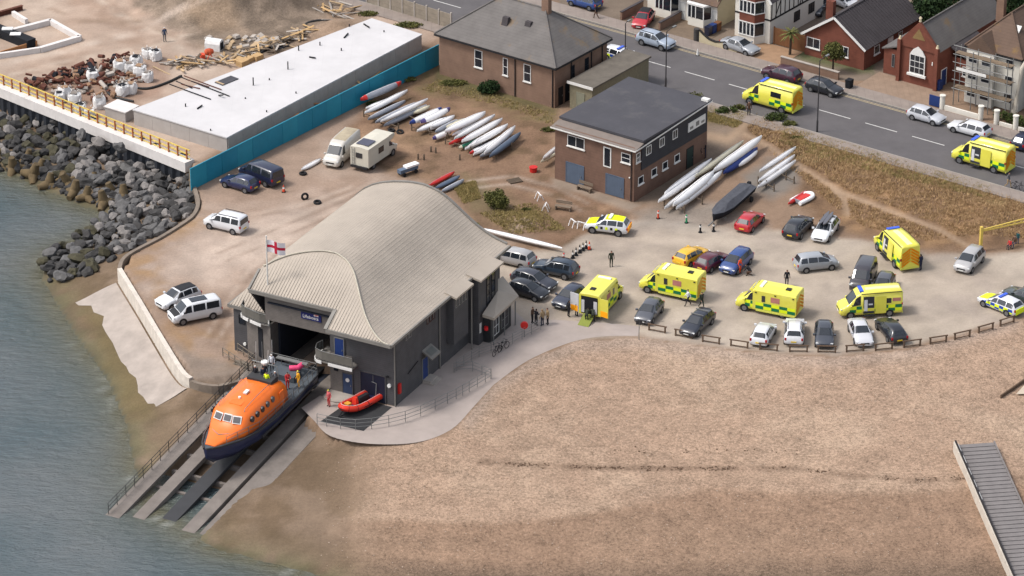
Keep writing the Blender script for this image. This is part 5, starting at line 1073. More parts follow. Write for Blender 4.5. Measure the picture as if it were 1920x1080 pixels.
# ---- motorhome and white van in the yard
t = vehicle('camper_van', 'white high roofed van parked beside the motorhome', 'van', 'bigvan', paint('van_white', 216, 210, 200, .68), (641, 298), (-48, 42)); t.scale = (.92,)*3
top_panel(t, 'bigvan', 5, .2, 7, 0, mat('stained_roof', lin(190, 176, 150, .62), .7, namt=.2), 'roof_panel', .9)
t = vehicle('motorhome', 'cream motorhome with a solar panel on its roof beside the white van', 'motorhome', 'cabbody', paint('cream', 216, 210, 196, .68), (702, 302), (52, -36)); M_coach = mat('coach_cream', lin(218, 212, 196, .68), .5, namt=.06)
mb = MB(); mb.loft([[(x, -1.08, .55), (x, -1.08, 2.6), (x, 0, 2.72), (x, 1.08, 2.6), (x, 1.08, .55)] for x in (1.2, -2.9)], True, False); mb.build('coach_body', M_coach, t)
mb = MB(); mb.loft([[(x, -1.05, z0), (x, -1.05, z1), (x, 1.05, z1), (x, 1.05, z0)] for x, z0, z1 in ((1.19, 1.9, 2.62), (2.0, 2.1, 2.6), (2.35, 2.3, 2.5))], True, False); mb.build('overcab', M_coach, t)
mb = MB(); mb.box(-2.3, -.8, -.7, .75, 2.73, 2.77); mb.build('solar_panel', mat('solar_cells', lin(92, 92, 112, .5), .3), t)
for sg_ in (1, -1): mb = MB(); mb.box(-.9, .1, sg_*1.083, sg_*1.11, 1.4, 2.05); mb.build('side_window', M_cglass, t)
mb = MB(); mb.box(-2.95, -2.903, -.35, .4, 1.5, 2.05); mb.build('rear_window', M_cglass, t)
mb = MB(); mb.tube([(-2.97, .55, .7), (-2.97, .55, 2.6)], .025, 5); mb.tube([(-2.97, .85, .7), (-2.97, .85, 2.6)], .025, 5)
for k in range(6): mb.tube([(-2.97, .55, .8+k*.3), (-2.97, .85, .8+k*.3)], .02, 5)
mb.build('ladder', M_steel, t)
mb = MB(); mb.box(-3.1, -2.9, -1.0, 1.0, .4, .62); mb.build('rear_bumper', M_trim, t)
# ================================================================ buildings
M_brick = mat('brown_brick', lin(142, 114, 97, .68), .9, nscale=.8, namt=.16, stripe=(2, .3, .1, .86)); M_redbrick = mat('red_brick', lin(138, 82, 66, .56), .9, nscale=1.2, namt=.18, stripe=(2, .3, .1, .88))
M_slate = mat('grey_slate', lin(120, 115, 112, .6), .8, nscale=.6, namt=.16, stripe=(2, .22, .12, .86), blot=(lin(150, 122, 84, .58), .28, .56)); M_dslate = mat('dark_slate', lin(84, 78, 80, .54), .8, nscale=.6, namt=.16, stripe=(2, .22, .12, .84)); M_btile = mat('brown_tile', lin(118, 96, 82, .58), .85, nscale=.6, namt=.18, stripe=(2, .25, .14, .84), blot=(lin(150, 118, 70, .58), .4, .58))
M_render = mat('white_render', lin(224, 219, 208, .8), .85, nscale=.8, namt=.06); M_cream = mat('cream_render', lin(214, 200, 168, .68), .85, namt=.06); M_felt = mat('roof_felt', lin(88, 87, 93, .55), .85, nscale=.5, namt=.1, blot=(lin(104, 102, 104, .55), .35, .55), stripe=(0, 1.0, .02, .85))
M_brown = mat('brown_timber', lin(138, 94, 62, .58), .85, stripe=(0, .15, .12, .75)); M_btimber = mat('black_timber', lin(52, 48, 48, .5), .8); M_lichen = mat('lichen_tile', lin(158, 130, 86, .56), .9, nscale=1.5, namt=.25)
def part_box(name, m, parent, x0, x1, y0, y1, z0, z1): mb = MB(); mb.box(x0, x1, y0, y1, z0, z1); return mb.build(name, m, parent)
def four_walls(parent, x0, x1, y0, y1, h, m, z0=-.1, th=.25):
    part_box('wall', m, parent, x0, x1, y0, y0+th, z0, h); part_box('wall', m, parent, x0, x1, y1-th, y1, z0, h)
    part_box('wall', m, parent, x0, x0+th, y0+th+.001, y1-th-.001, z0, h); part_box('wall', m, parent, x1-th, x1, y0+th+.001, y1-th-.001, z0, h)
def slab(mb, q, th=.14):
    n = (q[1]-q[0]).cross(q[2]-q[0]).normalized(); n = n if n.z > 0 else -n; r = [p-n*th for p in q]; k = len(q)
    mb.add(q+r, [tuple(range(k)), tuple(reversed(range(k, 2*k)))]+[(i, k+i, k+(i+1) % k, (i+1) % k) for i in range(k)])
def hip_roof(parent, x0, x1, y0, y1, ze, zr, m, ov=.4, name='roof'):
    x0 -= ov; x1 += ov; y0 -= ov; y1 += ov; hx = min(x1-x0, y1-y0)/2
    if x1-x0 >= y1-y0: a, b = Vector((x0+hx, (y0+y1)/2, zr)), Vector((x1-hx, (y0+y1)/2, zr))
    else: a, b = Vector(((x0+x1)/2, y0+hx, zr)), Vector(((x0+x1)/2, y1-hx, zr))
    c = [Vector((x0, y0, ze)), Vector((x1, y0, ze)), Vector((x1, y1, ze)), Vector((x0, y1, ze))]; mb = MB()
    faces = [[c[0], c[1], b, a], [c[1], c[2], b], [c[2], c[3], a, b], [c[3], c[0], a]] if x1-x0 >= y1-y0 else [[c[0], c[1], a], [c[1], c[2], b, a], [c[2], c[3], b], [c[3], c[0], a, b]]
    for f in faces: slab(mb, f)
    r = mb.build(name, m, parent)
    mb = MB()
    for p, q in ((c[0], a), (c[1], b if x1-x0 >= y1-y0 else a), (c[2], b), (c[3], a if x1-x0 >= y1-y0 else b), (a, b)): mb.tube([p+Vector((0, 0, .03)), q+Vector((0, 0, .03))], .1, 6)
    mb.build('ridge_tiles', m, r)
    mb = MB()
    for p, q in ((c[0], c[1]), (c[1], c[2]), (c[2], c[3]), (c[3], c[0])): mb.bar(p-Vector((0, 0, .16)), q-Vector((0, 0, .16)), .12, .12)
    mb.build('gutter', M_trim, r)
    return r, a, b
def gable_roof(parent, x0, x1, y0, y1, ze, zr, m, gm, ov=.3, barge=None, gables=True):
    """ridge runs along y; gables face the street and the back"""
    xm = (x0+x1)/2; sl = (zr-ze)/(xm-x0); mb = MB()
    slab(mb, [Vector((x0-ov, y0-ov, ze-ov*sl)), Vector((xm, y0-ov, zr)), Vector((xm, y1+ov, zr)), Vector((x0-ov, y1+ov, ze-ov*sl))]); slab(mb, [Vector((xm, y0-ov, zr)), Vector((x1+ov, y0-ov, ze-ov*sl)), Vector((x1+ov, y1+ov, ze-ov*sl)), Vector((xm, y1+ov, zr))])
    r = mb.build('roof', m, parent); mb = MB(); mb.tube([(xm, y0-ov, zr+.04), (xm, y1+ov, zr+.04)], .1, 6); mb.build('ridge_tiles', m, r)
    if gables:
        for y in (y0, y1-.25): mb = MB(); mb.exty([(x0, ze-.002), (x1, ze-.002), (xm, zr-.16)], y, y+.25); mb.build('gable', gm, parent)
    if barge:
        for sx in (x0-ov, x1+ov): mb = MB(); mb.bar((sx, y0-ov-.04, ze-ov*sl-.05), (xm, y0-ov-.04, zr-.05), .06, .26); mb.build('bargeboard', barge, r)
    return r
def chimney(parent, x, y, z0, z1, m, pots=2, w_=.9, d_=.6):
    c = part_box('chimney', m, parent, x-w_/2, x+w_/2, y-d_/2, y+d_/2, z0, z1)
    for k in range(pots): mb = MB(); mb.cyl((x-w_/4+k*w_/2, y, z1+.002), .13, .4, 8, .11); mb.build('chimney_pot', M_redbrick, c)
    return c
# ---- slate roofed brick house
hb = thing('brick_house', 'brown brick house with large hipped grey slate roof', 'house', P(1040, 203), R(-36.5)); 
four_walls(hb, -15.4, 0, 0, 9.6, 4.85, M_brick); rf, ra_, rb_ = hip_roof(hb, -15.4, 0, 0, 9.6, 4.8, 8.7, M_slate)
for x, w_, nx_ in ((-10.1, 1.05, 1), (-6.5, .65, 1), (-3.6, .95, 1)): window(hb, (x, -.003, 3.15), 0, w_, 2.0, nx_, 2, sill=True)
chimney(hb, -4.6, 4.8, 8.0, 10.2, M_brick, 2); 
for x, y in ((-8.3, 2.6), (-5.6, 3.0)): mb = MB(); mb.box(x-.4, x+.4, y-.5, y+.5, 6.55, 7.6, .05, .3); mb.build('roof_vent', M_dslate, rf)
for x in (-5.2, -.25): mb = MB(); mb.tube([(x, -.08, .05), (x, -.08, 4.6)], .06, 6); mb.build('downpipe', M_trim, hb)
for y, m_, w_, h_ in ((2.2, M_drk, .8, 2.1), (4.2, M_blue, .9, 2.2), (1.0, M_btimber, .9, 2.1)): door(hb, (.003, y, .05), R(90), w_, h_, m_, M_brick)
for y in (3.2, 5.8): window(hb, (.003, y, 3.0), R(90), .7, 1.7, 1, 2, M_trim)
for y in (2.9, 6.6, 8.6): mb = MB(); mb.tube([(.09, y, .05), (.09, y, 4.6)], .06, 6); mb.build('downpipe', M_trim, hb)
# ---- club building
cb = thing('club_building', 'two storey brown brick club building with flat dark roof', 'building', P(1188, 379), R(-35.8))
CW, CD_ = 9.7, 13.4
four_walls(cb, -CW, 0, 0, CD_, 5.95, mat('dark_brown_brick', lin(126, 98, 84, .68), .9, nscale=.8, namt=.18, stripe=(2, .3, .1, .86)))
part_box('roof', M_felt, cb, -CW-.3, .35, 1.15, CD_+.3, 6.2, 6.45); part_box('wall', M_felt, cb, -CW+.01, -.01, 1.2, CD_-.01, 5.952, 6.198)
mb = MB(); slab(mb, [Vector((-CW-.3, -.35, 5.85)), Vector((.35, -.35, 5.85)), Vector((.35, 1.14, 6.15)), Vector((-CW-.3, 1.14, 6.15))], .1); mb.build('front_canopy_roof', mat('grey_brown_tile', lin(146, 134, 126, .56), .9), cb)
for a, b in (((-CW-.34, -.38, 5.76), (.38, -.38, 5.76)), ((.38, -.38, 5.78), (.38, CD_+.3, 6.32))): mb = MB(); mb.bar(a, b, .05, .13); mb.build('fascia', M_pvc, cb)
part_box('upper_cladding', mat('dark_cladding', lin(66, 66, 72, .52), .7, stripe=(2, .25, .12, .8)), cb, .003, .1, 1.2, CD_-.2, 3.1, 5.95)
window(cb, (-7.1, -.003, 4.75), 0, 2.1, 1.2, 2, 1, sill=True); window(cb, (-3.25, -.003, 4.1), 0, .95, 2.2, 1, 1, fw=.12); window(cb, (-1.0, -.003, 4.6), 0, 1.1, 1.05, 1, 2, sill=True)
M_bgd = mat('blue_grey_door', lin(98, 112, 132, .6), .6, stripe=(0, .3, .06, .85))
for x in (-7.2, -2.3): door(cb, (x, -.003, .05), 0, 2.1, 2.2, M_bgd, M_bgd)
for y in (2.4, 4.8, 7.2): window(cb, (.103, y, 4.9), R(90), .9, 1.0, 2, 1)
window(cb, (.003, .65, 4.7), R(90), .7, 1.0, 1, 2, sill=True)
for y in (1.2, 3.6, 5.6, 7.8): window(cb, (.003, y, 2.0), R(90), .95, .85, 1, 1, sill=True)
mb = MB(); mb.box(.103, .16, 9.6, 12.8, 4.2, 5.2); bn = mb.build('banner', M_pvc, cb)
for y, h_ in ((9.9, .3), (11.0, .5), (12.0, .25)): mb = MB(); mb.box(.161, .175, y, y+.6, 4.4, 4.4+h_); mb.build('banner_print', M_steel, bn)
door(cb, (.003, 10.2, .05), R(90), 1.1, 2.2, mat('dark_green_door', lin(48, 66, 62, .55), .6), M_trim)
mb = MB(); mb.box(-.5, .3, 12.9, 13.4, 6.451, 6.7); mb.build('roof_vent', M_pvc, cb)
mb = MB(); mb.tube([(-.3, -.08, .05), (-.3, -.08, 5.7)], .05, 6); mb.build('downpipe', M_trim, cb); mb = MB(); mb.cbox((-.5, -.06, 2.6), (.12, .12, .12)); mb.build('wall_lamp', M_lamp, cb)
# ---- flat roofed annex between the two
an = thing('annex', 'low flat roofed store between the slate roofed house and the club', 'building', P(1110, 215), R(-36.5))
four_walls(an, -2.9, 0, 0, 10.5, 2.95, mat('pebbledash', lin(150, 142, 118, .58), .95, nscale=3, namt=.15)); part_box('roof', mat('mossy_felt', lin(124, 116, 106, .55), .95, nscale=.8, namt=.2), an, -3.1, .2, -.2, 10.7, 2.952, 3.15); part_box('fascia', M_pvc, an, -3.12, .22, -.26, -.2, 2.9, 3.2)
door(an, (-1.5, -.003, .05), 0, .9, 2.0, mat('pale_door', lin(150, 150, 130, .6), .7))
# ---- street houses, in the frame of the road
def lot(name, label, s, t, cat='house'): return thing(name, label, cat, RP(s, t), RA)
h = lot('terraced_house', 'white rendered bay fronted house with brown tiled roof', -32.6, 12.2)
four_walls(h, 0, 9.4, 0, 8, 3.0, M_render); mb = MB(); slab(mb, [Vector((-.3, -.5, 2.8)), Vector((9.7, -.5, 2.8)), Vector((9.7, 4.2, 6.4)), Vector((-.3, 4.2, 6.4))]); slab(mb, [Vector((-.3, 8.5, 2.8)), Vector((9.7, 8.5, 2.8)), Vector((9.7, 4.2, 6.4)), Vector((-.3, 4.2, 6.4))]); mb.build('roof', M_btile, h)
for x in (1.2, 5.6):
    mb = MB(); mb.prism([(x, 0), (x+.5, -.9), (x+2.6, -.9), (x+3.1, 0)], 0, 1.0); by = mb.build('bay', M_render, h)
    mb = MB(); mb.prism([(x, 0), (x+.5, -.9), (x+2.6, -.9), (x+3.1, 0)], 1.001, 2.5); mb.build('bay_glazing', M_cglass, by)
    for a, b in (((x+.5, -.92), 0), ((x+2.6, -.92), 0), ((x+1.55, -.93), 0), ((x+1.0, -.93), 0), ((x, -.05), 0), ((x+3.1, -.05), 0)): mb = MB(); mb.box(a[0]-.05, a[0]+.05, a[1]-.03, a[1]+.03, 1.0, 2.5); mb.build('mullion', M_pvc, by)
    mb = MB(); mb.prism([(x-.1, 0), (x+.42, -1.02), (x+2.68, -1.02), (x+3.2, 0)], 2.502, 2.7); mb.build('bay_roof', M_pvc, by)
for x in (4.75, 9.0): door(h, (x, -.003, .05), 0, .75, 2.0, mat('grey_white_door', lin(206, 206, 202, .7), .6), M_pvc)
part_box('side_wall', M_cream, h, 9.402, 9.45, 0, 8, 0, 4.0)
h = lot('terraced_house', 'pale blue garage front at the top edge of the street', -42.5, 14.5)
four_walls(h, 0, 8.6, 0, 8, 3.2, mat('pale_blue_render', lin(186, 206, 214, .7), .8)); hip_roof(h, 0, 8.6, 0, 8, 3.2, 6.0, M_btile); part_box('garage_door', M_blue, h, 4.8, 7.2, -.06, -.003, .05, 2.2)
# timbered house
h = lot('timbered_house', 'white house with black timber framing and red tiled bay', -20.6, 11.9)
four_walls(h, 0, 4.6, 0, 11, 5.4, M_render); r = gable_roof(h, 0, 4.6, 0, 11, 5.4, 8.2, M_dslate, M_render, .35, M_pvc)
mb = MB(); mb.prism([(.7, 0), (1.3, -1.15), (3.3, -1.15), (3.9, 0)], 0, .95); by = mb.build('bay', M_render, h)
for z0, z1, m_ in ((.951, 2.5, M_cglass), (2.501, 3.6, M_redbrick), (3.601, 5.0, M_cglass), (5.001, 5.4, M_redbrick)):
    mb = MB(); mb.prism([(.7, 0), (1.3, -1.15), (3.3, -1.15), (3.9, 0)], z0, z1); mb.build('bay_storey', m_, by)
for x, y in ((1.3, -1.17), (1.8, -1.18), (2.3, -1.18), (2.8, -1.18), (3.3, -1.17), (3.9, -.06), (.7, -.06)):
    for z0 in (.95, 3.6): mb = MB(); mb.box(x-.06, x+.06, y-.03, y+.03, z0, z0+1.45); mb.build('mullion', M_pvc, by)
for z in (.9, 2.45, 3.55, 4.95): mb = MB(); mb.prism([(.62, 0), (1.25, -1.24), (3.35, -1.24), (3.98, 0)], z, z+.1); mb.build('bay_sill', M_pvc, by)
for z in (2.75, 5.3): part_box('beam', M_btimber, h, -.02, .68, -.05, -.003, z, z+.18); part_box('beam', M_btimber, h, 3.92, 4.62, -.05, -.003, z, z+.18)
for z in (2.7, 5.2): part_box('beam', M_btimber, h, 4.603, 4.65, 0, 11, z, z+.2)
for k in range(12): part_box('stud', M_btimber, h, 4.603, 4.645, .2+k*.9, .32+k*.9, 2.91, 5.19)
for y in (1.0, 6.0): mb = MB(); mb.bar((4.63, y, 2.9), (4.63, y+1.3, 5.1), .05, .12); mb.build('brace', M_btimber, h)
for y, z in ((5.5, 1.6), (8.5, 1.6)): window(h, (4.603, y, z), R(90), 1.2, 1.2, 2, 1, M_btimber)
chimney(h, 2.3, 8, 7.6, 9.2, M_redbrick)
g = lot('wooden_gate', 'brown close boarded gate beside the timbered house', -15.6, 12.3, 'gate')
for k in range(9): part_box('board', M_brown, g, k*.44, k*.44+.43, -.03, .03, .05, 2.0)
for k in (0, 4.02): part_box('post', M_brown, g, k-.12, k-.005, -.08, .08, 0, 2.1)
# bungalow
h = lot('bungalow', 'red brick bungalow with dark ribbed tile roof and gable to the street', -11.4, 11.9)
four_walls(h, 0, 7.6, 0, 11.5, 2.75, M_redbrick); gable_roof(h, 0, 7.6, 0, 11.5, 2.75, 5.4, M_dslate, M_redbrick, .35, M_pvc)
window(h, (1.1, -.003, 1.6), 0, 1.7, 1.2, 2, 1, sill=True); window(h, (5.0, -.003, 1.6), 0, 1.2, 1.2, 2, 1, sill=True); window(h, (7.603, 2.6, 1.6), R(90), 1.1, 1.0, 1, 1, sill=True); door(h, (7.603, 5.4, .05), R(90), .9, 2.0, M_pvc, M_pvc); window(h, (7.603, 7.5, 1.6), R(90), .8, 1.0, 1, 1)
for k in range(24): mb = MB(); y = .1+k*.48; mb.bar((7.95, y, 2.56), (3.8, y, 5.46), .05, .04); stuff(mb.build('tile_roll', M_dslate, h)) if False else mb.build('tile_roll', M_dslate, h)
chimney(h, 1.2, 3.2, 3.4, 5.6, M_redbrick, 1)
w_ = lot('garden_wall', 'low brown brick garden wall in front of the bungalow', -12.0, 8.1, 'wall'); part_box('wall_run', M_brick, w_, 0, 7.4, -.12, .12, 0, .85); part_box('coping', M_conc, w_, -.04, 7.44, -.17, .17, .851, .93)
# chapel
h = lot('chapel', 'small red brick chapel with pointed white framed window in its gable', .6, 11.9, 'chapel')
four_walls(h, 0, 4.7, 0, 14, 4.3, M_redbrick); gable_roof(h, 0, 4.7, 0, 14, 4.3, 6.9, M_slate, M_redbrick, .05); 
mb = MB(); mb.exty([(-.15, 4.2), (4.85, 4.2), (4.85, 4.6), (2.35, 7.4), (-.15, 4.6)], -.12, .2); gp = mb.build('gable_parapet', M_redbrick, h)
mb = MB(); mb.exty([(1.55, 5.35), (3.15, 5.35), (2.35, 6.6)], -.15, -.121); mb.build('gable_pattern', M_lichen, gp)
for x in (-.15, 4.5): part_box('buttress', M_redbrick, h, x, x+.4, -.35, -.121, -.1, 4.9); mb = MB(); mb.cyl((x+.2, -.1, 4.9), .2, .35, 8, .08); mb.build('pinnacle', M_cream, gp)
mb = MB(); mb.cyl((2.35, .05, 7.35), .16, .45, 8, .1); mb.cyl((2.35, .05, 7.75), .2, .2, 8, .05); mb.build('finial', M_cream, gp)
arch = [(-.95, 0), (.95, 0), (.95, 2.2), (.6, 2.75), (0, 3.2), (-.6, 2.75), (-.95, 2.2)]
mb = MB(); mb.exty(arch, -.2, -.122); wn = mb.build('arched_window', M_pvc, h, (2.35, 0, 1.35))
for i in range(3):
    for k in range(3): part_box('pane', M_cglass, wn, -.85+i*.58, -.33+i*.58, -.215, -.201, .12+k*.7, .72+k*.7)
part_box('sill', M_pvc, wn, -1.15, 1.15, -.36, -.15, -.25, -.005)
mb = MB(); mb.cbox((4.2, -.16, 3.0), (.1, .08, .4)); mb.build('wall_lamp', M_lamp, h)
four_walls(h, -2.4, -.002, .8, 6, 3.0, M_redbrick); mb = MB(); slab(mb, [Vector((-2.6, .6, 2.95)), Vector((0, .6, 3.8)), Vector((0, 6.2, 3.8)), Vector((-2.6, 6.2, 2.95))]); mb.build('porch_roof', M_slate, h); window(h, (-1.2, .797, 1.7), 0, .35, 1.5, 1, 1, M_steel)
four_walls(h, 4.702, 7.4, 3.0, 8, 2.9, M_redbrick); mb = MB(); slab(mb, [Vector((4.7, 2.7, 4.2)), Vector((7.7, 2.7, 2.85)), Vector((7.7, 8.2, 2.85)), Vector((4.7, 8.2, 4.2))]); mb.build('side_roof', M_dslate, h); window(h, (6.6, 2.997, 1.6), 0, .9, 1.1, 2, 1, sill=True)
door(h, (4.703, 1.5, .05), R(90), 1.0, 1.9, M_blue, M_pvc)
sheet('forecourt', [RP(s, t) for s, t in ((-2.2, 7.7), (7.0, 7.7), (7.0, 11.7), (-2.2, 12.6))], .03, mat('paved_forecourt', lin(164, 140, 120, .6), .9, nscale=1, namt=.14, stripe=(0, .6, .06, .85)))
sheet('driveway', [RP(s, t) for s, t in ((-20.5, 7.7), (-11.8, 7.7), (-11.8, 12.2), (-20.5, 11.9))], .028, mat('paved_driveway', lin(176, 142, 112, .6), .9, nscale=1, namt=.16))
sheet('driveway', [RP(s, t) for s, t in ((-33, 7.7), (-22, 7.7), (-22, 12.1), (-33, 12.1))], .026, mat('brown_driveway', lin(134, 116, 98, .58), .9, nscale=.7, namt=.2))
# scaffolded house
h = lot('scaffolded_house', 'white three storey house behind scaffolding with brown tiled roof', 9.0, 12.0)
four_walls(h, 0, 6.3, 0, 9.5, 6.2, M_render); hip_roof(h, 0, 6.3, 0, 11.5, 6.2, 9.6, M_btile, .35)
mb = MB(); mb.add([(.1, -.9, 6.15), (3.6, -.9, 6.15), (1.85, -.9, 7.9), (1.85, 2.6, 7.9), (.1, .6, 6.15), (3.6, .6, 6.15)], [(0, 1, 2), (0, 2, 3, 4), (1, 5, 3, 2)]); mb.build('front_gable', M_btile, h)
mb = MB(); mb.box(.2, 3.5, -.8, -.003, 0, 6.1); by = mb.build('bay', M_render, h)
for z in (1.3, 3.3, 5.2):
    for x in (1.0, 2.6): window(by, (x, -.803, z), 0, 1.1, 1.15, 1, 1)
    window(h, (5.0, -.003, z), 0, 1.0, 1.1, 1, 1)
mb = MB(); mb.at((4.3, 2.2, 8.15), 0, R(42)); mb.box(-.45, .45, -.6, .6, 0, .12); mb.build('roof_window', M_pvc, h)
chimney(h, .3, 6.0, 7.0, 10.4, M_brick, 2)
sf = lot('scaffolding', 'tube scaffolding with board decks on the white house front', 8.8, 9.6, 'scaffold')
for x in (0, 2.1, 4.2, 6.3):
    for y in (0, 1.1): mb = MB(); mb.tube([(x, y, 0), (x, y, 6.6)], .05, 6); mb.build('upright', M_steel, sf)
for z in (2.0, 4.0, 5.9):
    for y in (.35, .75): mb = MB(); mb.box(-.2, 6.6, y-.19, y+.19, z, z+.06); mb.build('deck_board', mat('scaffold_board', lin(150, 130, 108, .56), .9), sf)
    for y in (0, 1.1): mb = MB(); mb.tube([(-.3, y, z-.06), (6.7, y, z-.06)], .045, 6); mb.tube([(-.3, y, z-.05+1.0), (6.7, y, z-.05+1.0)], .045, 6) if y == 0 else None; mb.build('ledger', M_steel, sf)
mb = MB(); mb.box(.2, 3.8, -.08, -.05, 4.15, 4.5); mb.build('toe_board', M_pvc, sf)
mb = MB(); mb.tube([(6.8, .9, .6), (7.2, 1.6, 5.5), (7.8, 4.0, 8.2)], .3, 10); mb.build('rubble_chute', mat('chute_cream', lin(214, 204, 188, .68), .6), sf)
h = lot('end_house', 'pale blue rendered house at the right edge beyond the scaffolding', 17.2, 12.0); four_walls(h, 0, 7, 0, 10, 5.8, mat('sky_blue_render', lin(182, 200, 216, .68), .8)); hip_roof(h, 0, 7, 0, 10, 5.8, 9, M_btile); window(h, (2, -.003, 1.6), 0, 1.6, 1.3, 2, 1); window(h, (2, -.003, 4.3), 0, 1.6, 1.3, 2, 1)
w_ = lot('front_wall', 'low white front wall with round topped pillars before the scaffolded house', 8.4, 8.0, 'wall'); part_box('wall_run', M_render, w_, .3, 4.4, -.1, .1, 0, .55)
for x in (0, 4.7, 6.6, 8.9): mb = MB(); mb.cyl((x, 0, 0), .28, 1.5, 12); mb.cyl((x, 0, 1.5), .33, .12, 12); mb.build('pillar', M_render, w_)
part_box('banner_board', M_blue, w_, -1.6, -.32, -.04, .04, .1, 1.3)
part_box('wall_run', M_render, w_, 7.0, 8.55, -.1, .1, 0, .4); part_box('wall_run', M_render, w_, 9.25, 14, -.1, .1, 0, .4)
# swooping garden wall before the timbered house, low walls
w_ = lot('curved_wall', 'cream garden wall with a swooping dark coping before the timbered house', -22.6, 7.9, 'wall'); prof_ = [(0, 1.35), (.6, .95), (1.3, .6), (2.1, .5), (2.9, .68), (3.4, .85), (3.9, .6), (4.5, .3), (5.0, .22)]
mb = MB(); mb.loft([[(x, -.1, 0), (x, .1, 0), (x, .1, z), (x, -.1, z)] for x, z in prof_], True, False); mb.build('wall_run', M_cream, w_); mb = MB(); mb.loft([[(x, -.15, z+.002), (x, .15, z+.002), (x, .15, z+.12), (x, -.15, z+.12)] for x, z in prof_], True, False); mb.build('coping', M_btimber, w_)
mb = MB(); mb.cyl((-.4, 0, 0), .34, 1.5, 10); mb.build('gate_pillar', mat('flint', lin(84, 80, 78, .54), .9, nscale=4, namt=.3), w_)
for s, lab in ((-33.2, 'dark brick dividing wall left of the red hatchback driveway'), (-28.0, 'dark brick dividing wall right of the red hatchback driveway')):
    w_ = lot('dividing_wall', lab, s, 7.9, 'wall'); part_box('wall_run', M_brick, w_, -.12, .12, 0, 4.2, 0, .95); part_box('coping', M_dslate, w_, -.17, .17, -.04, 4.24, .951, 1.03)
# ---- far roofs behind the street
for i, (s, t, w_, d_, ze, zr, m_, lab) in enumerate(((-8, 34, 9, 8, 5, 8, M_dslate, 'dark slate house behind the trees at the top edge'), (13, 27, 9, 9, 5.5, 9, M_dslate, 'dark slate roofed house behind the chapel'), (24, 27, 8, 9, 5.5, 9, M_btile, 'brown roofed house behind the end house'))):
    h = lot('back_house', lab, s, t); four_walls(h, 0, w_, 0, d_, ze, M_brick); hip_roof(h, 0, w_, 0, d_, ze, zr, m_); chimney(h, w_/2, d_/2, zr-.3, zr+1.2, M_brick)
# ---- concrete panel fence along the near side of the road, top left
fa = P(688, 6); fb = P(846, 55); fd = fb-fa; fl_ = fd.length
f_ = thing('panel_fence', 'grey concrete panel fence at the roadside above the white deck', 'fence', fa, math.atan2(fd.y, fd.x)); n = 7; M_cp = mat('weathered_panel', lin(168, 156, 140, .58), .92, nscale=1.2, namt=.16)
for k in range(n+1): part_box('post', M_conc, f_, k*fl_/n-.08, k*fl_/n+.08, -.1, .1, 0, 2.0)
for k in range(n):
    for j in range(3): part_box('panel', M_cp, f_, k*fl_/n+.085, (k+1)*fl_/n-.085, -.04, .04, .03+j*.6, .61+j*.6)
# ---- street lamps
def lamp_post(px, py, hgt, lab, arm=1.2, grp='street lamps along the road'):
    t = thing('street_lamp', lab, 'street lamp', P(px, py, .1), RA, grp); mp_ = mat('lamp_post_dark', lin(66, 64, 66, .5), .6)
    mb = MB(); mb.tube([(0, 0, -.1), (0, 0, 1.2), (0, 0, 1.25), (0, 0, hgt)], [.11, .11, .075, .05], 8); mb.build('pole', mp_, t); mb = MB(); mb.tube([(0, 0, hgt), (0, arm*.6, hgt+.12), (0, arm, hgt+.14)], .04, 6); mb.build('arm', mp_, t); mb = MB(); mb.cbox((0, arm+.25, hgt+.12), (.22, .6, .13)); mb.build('lamp_head', M_steel, t)
lamp_post(1532, 246, 8.0, 'dark street lamp on the near pavement in front of the yellow road ambulance'); lamp_post(1248, 166, 6.6, 'street lamp behind the flat roof of the club building'); lamp_post(1172, 117, 4.6, 'thin street lamp by the half hidden police car', .4)
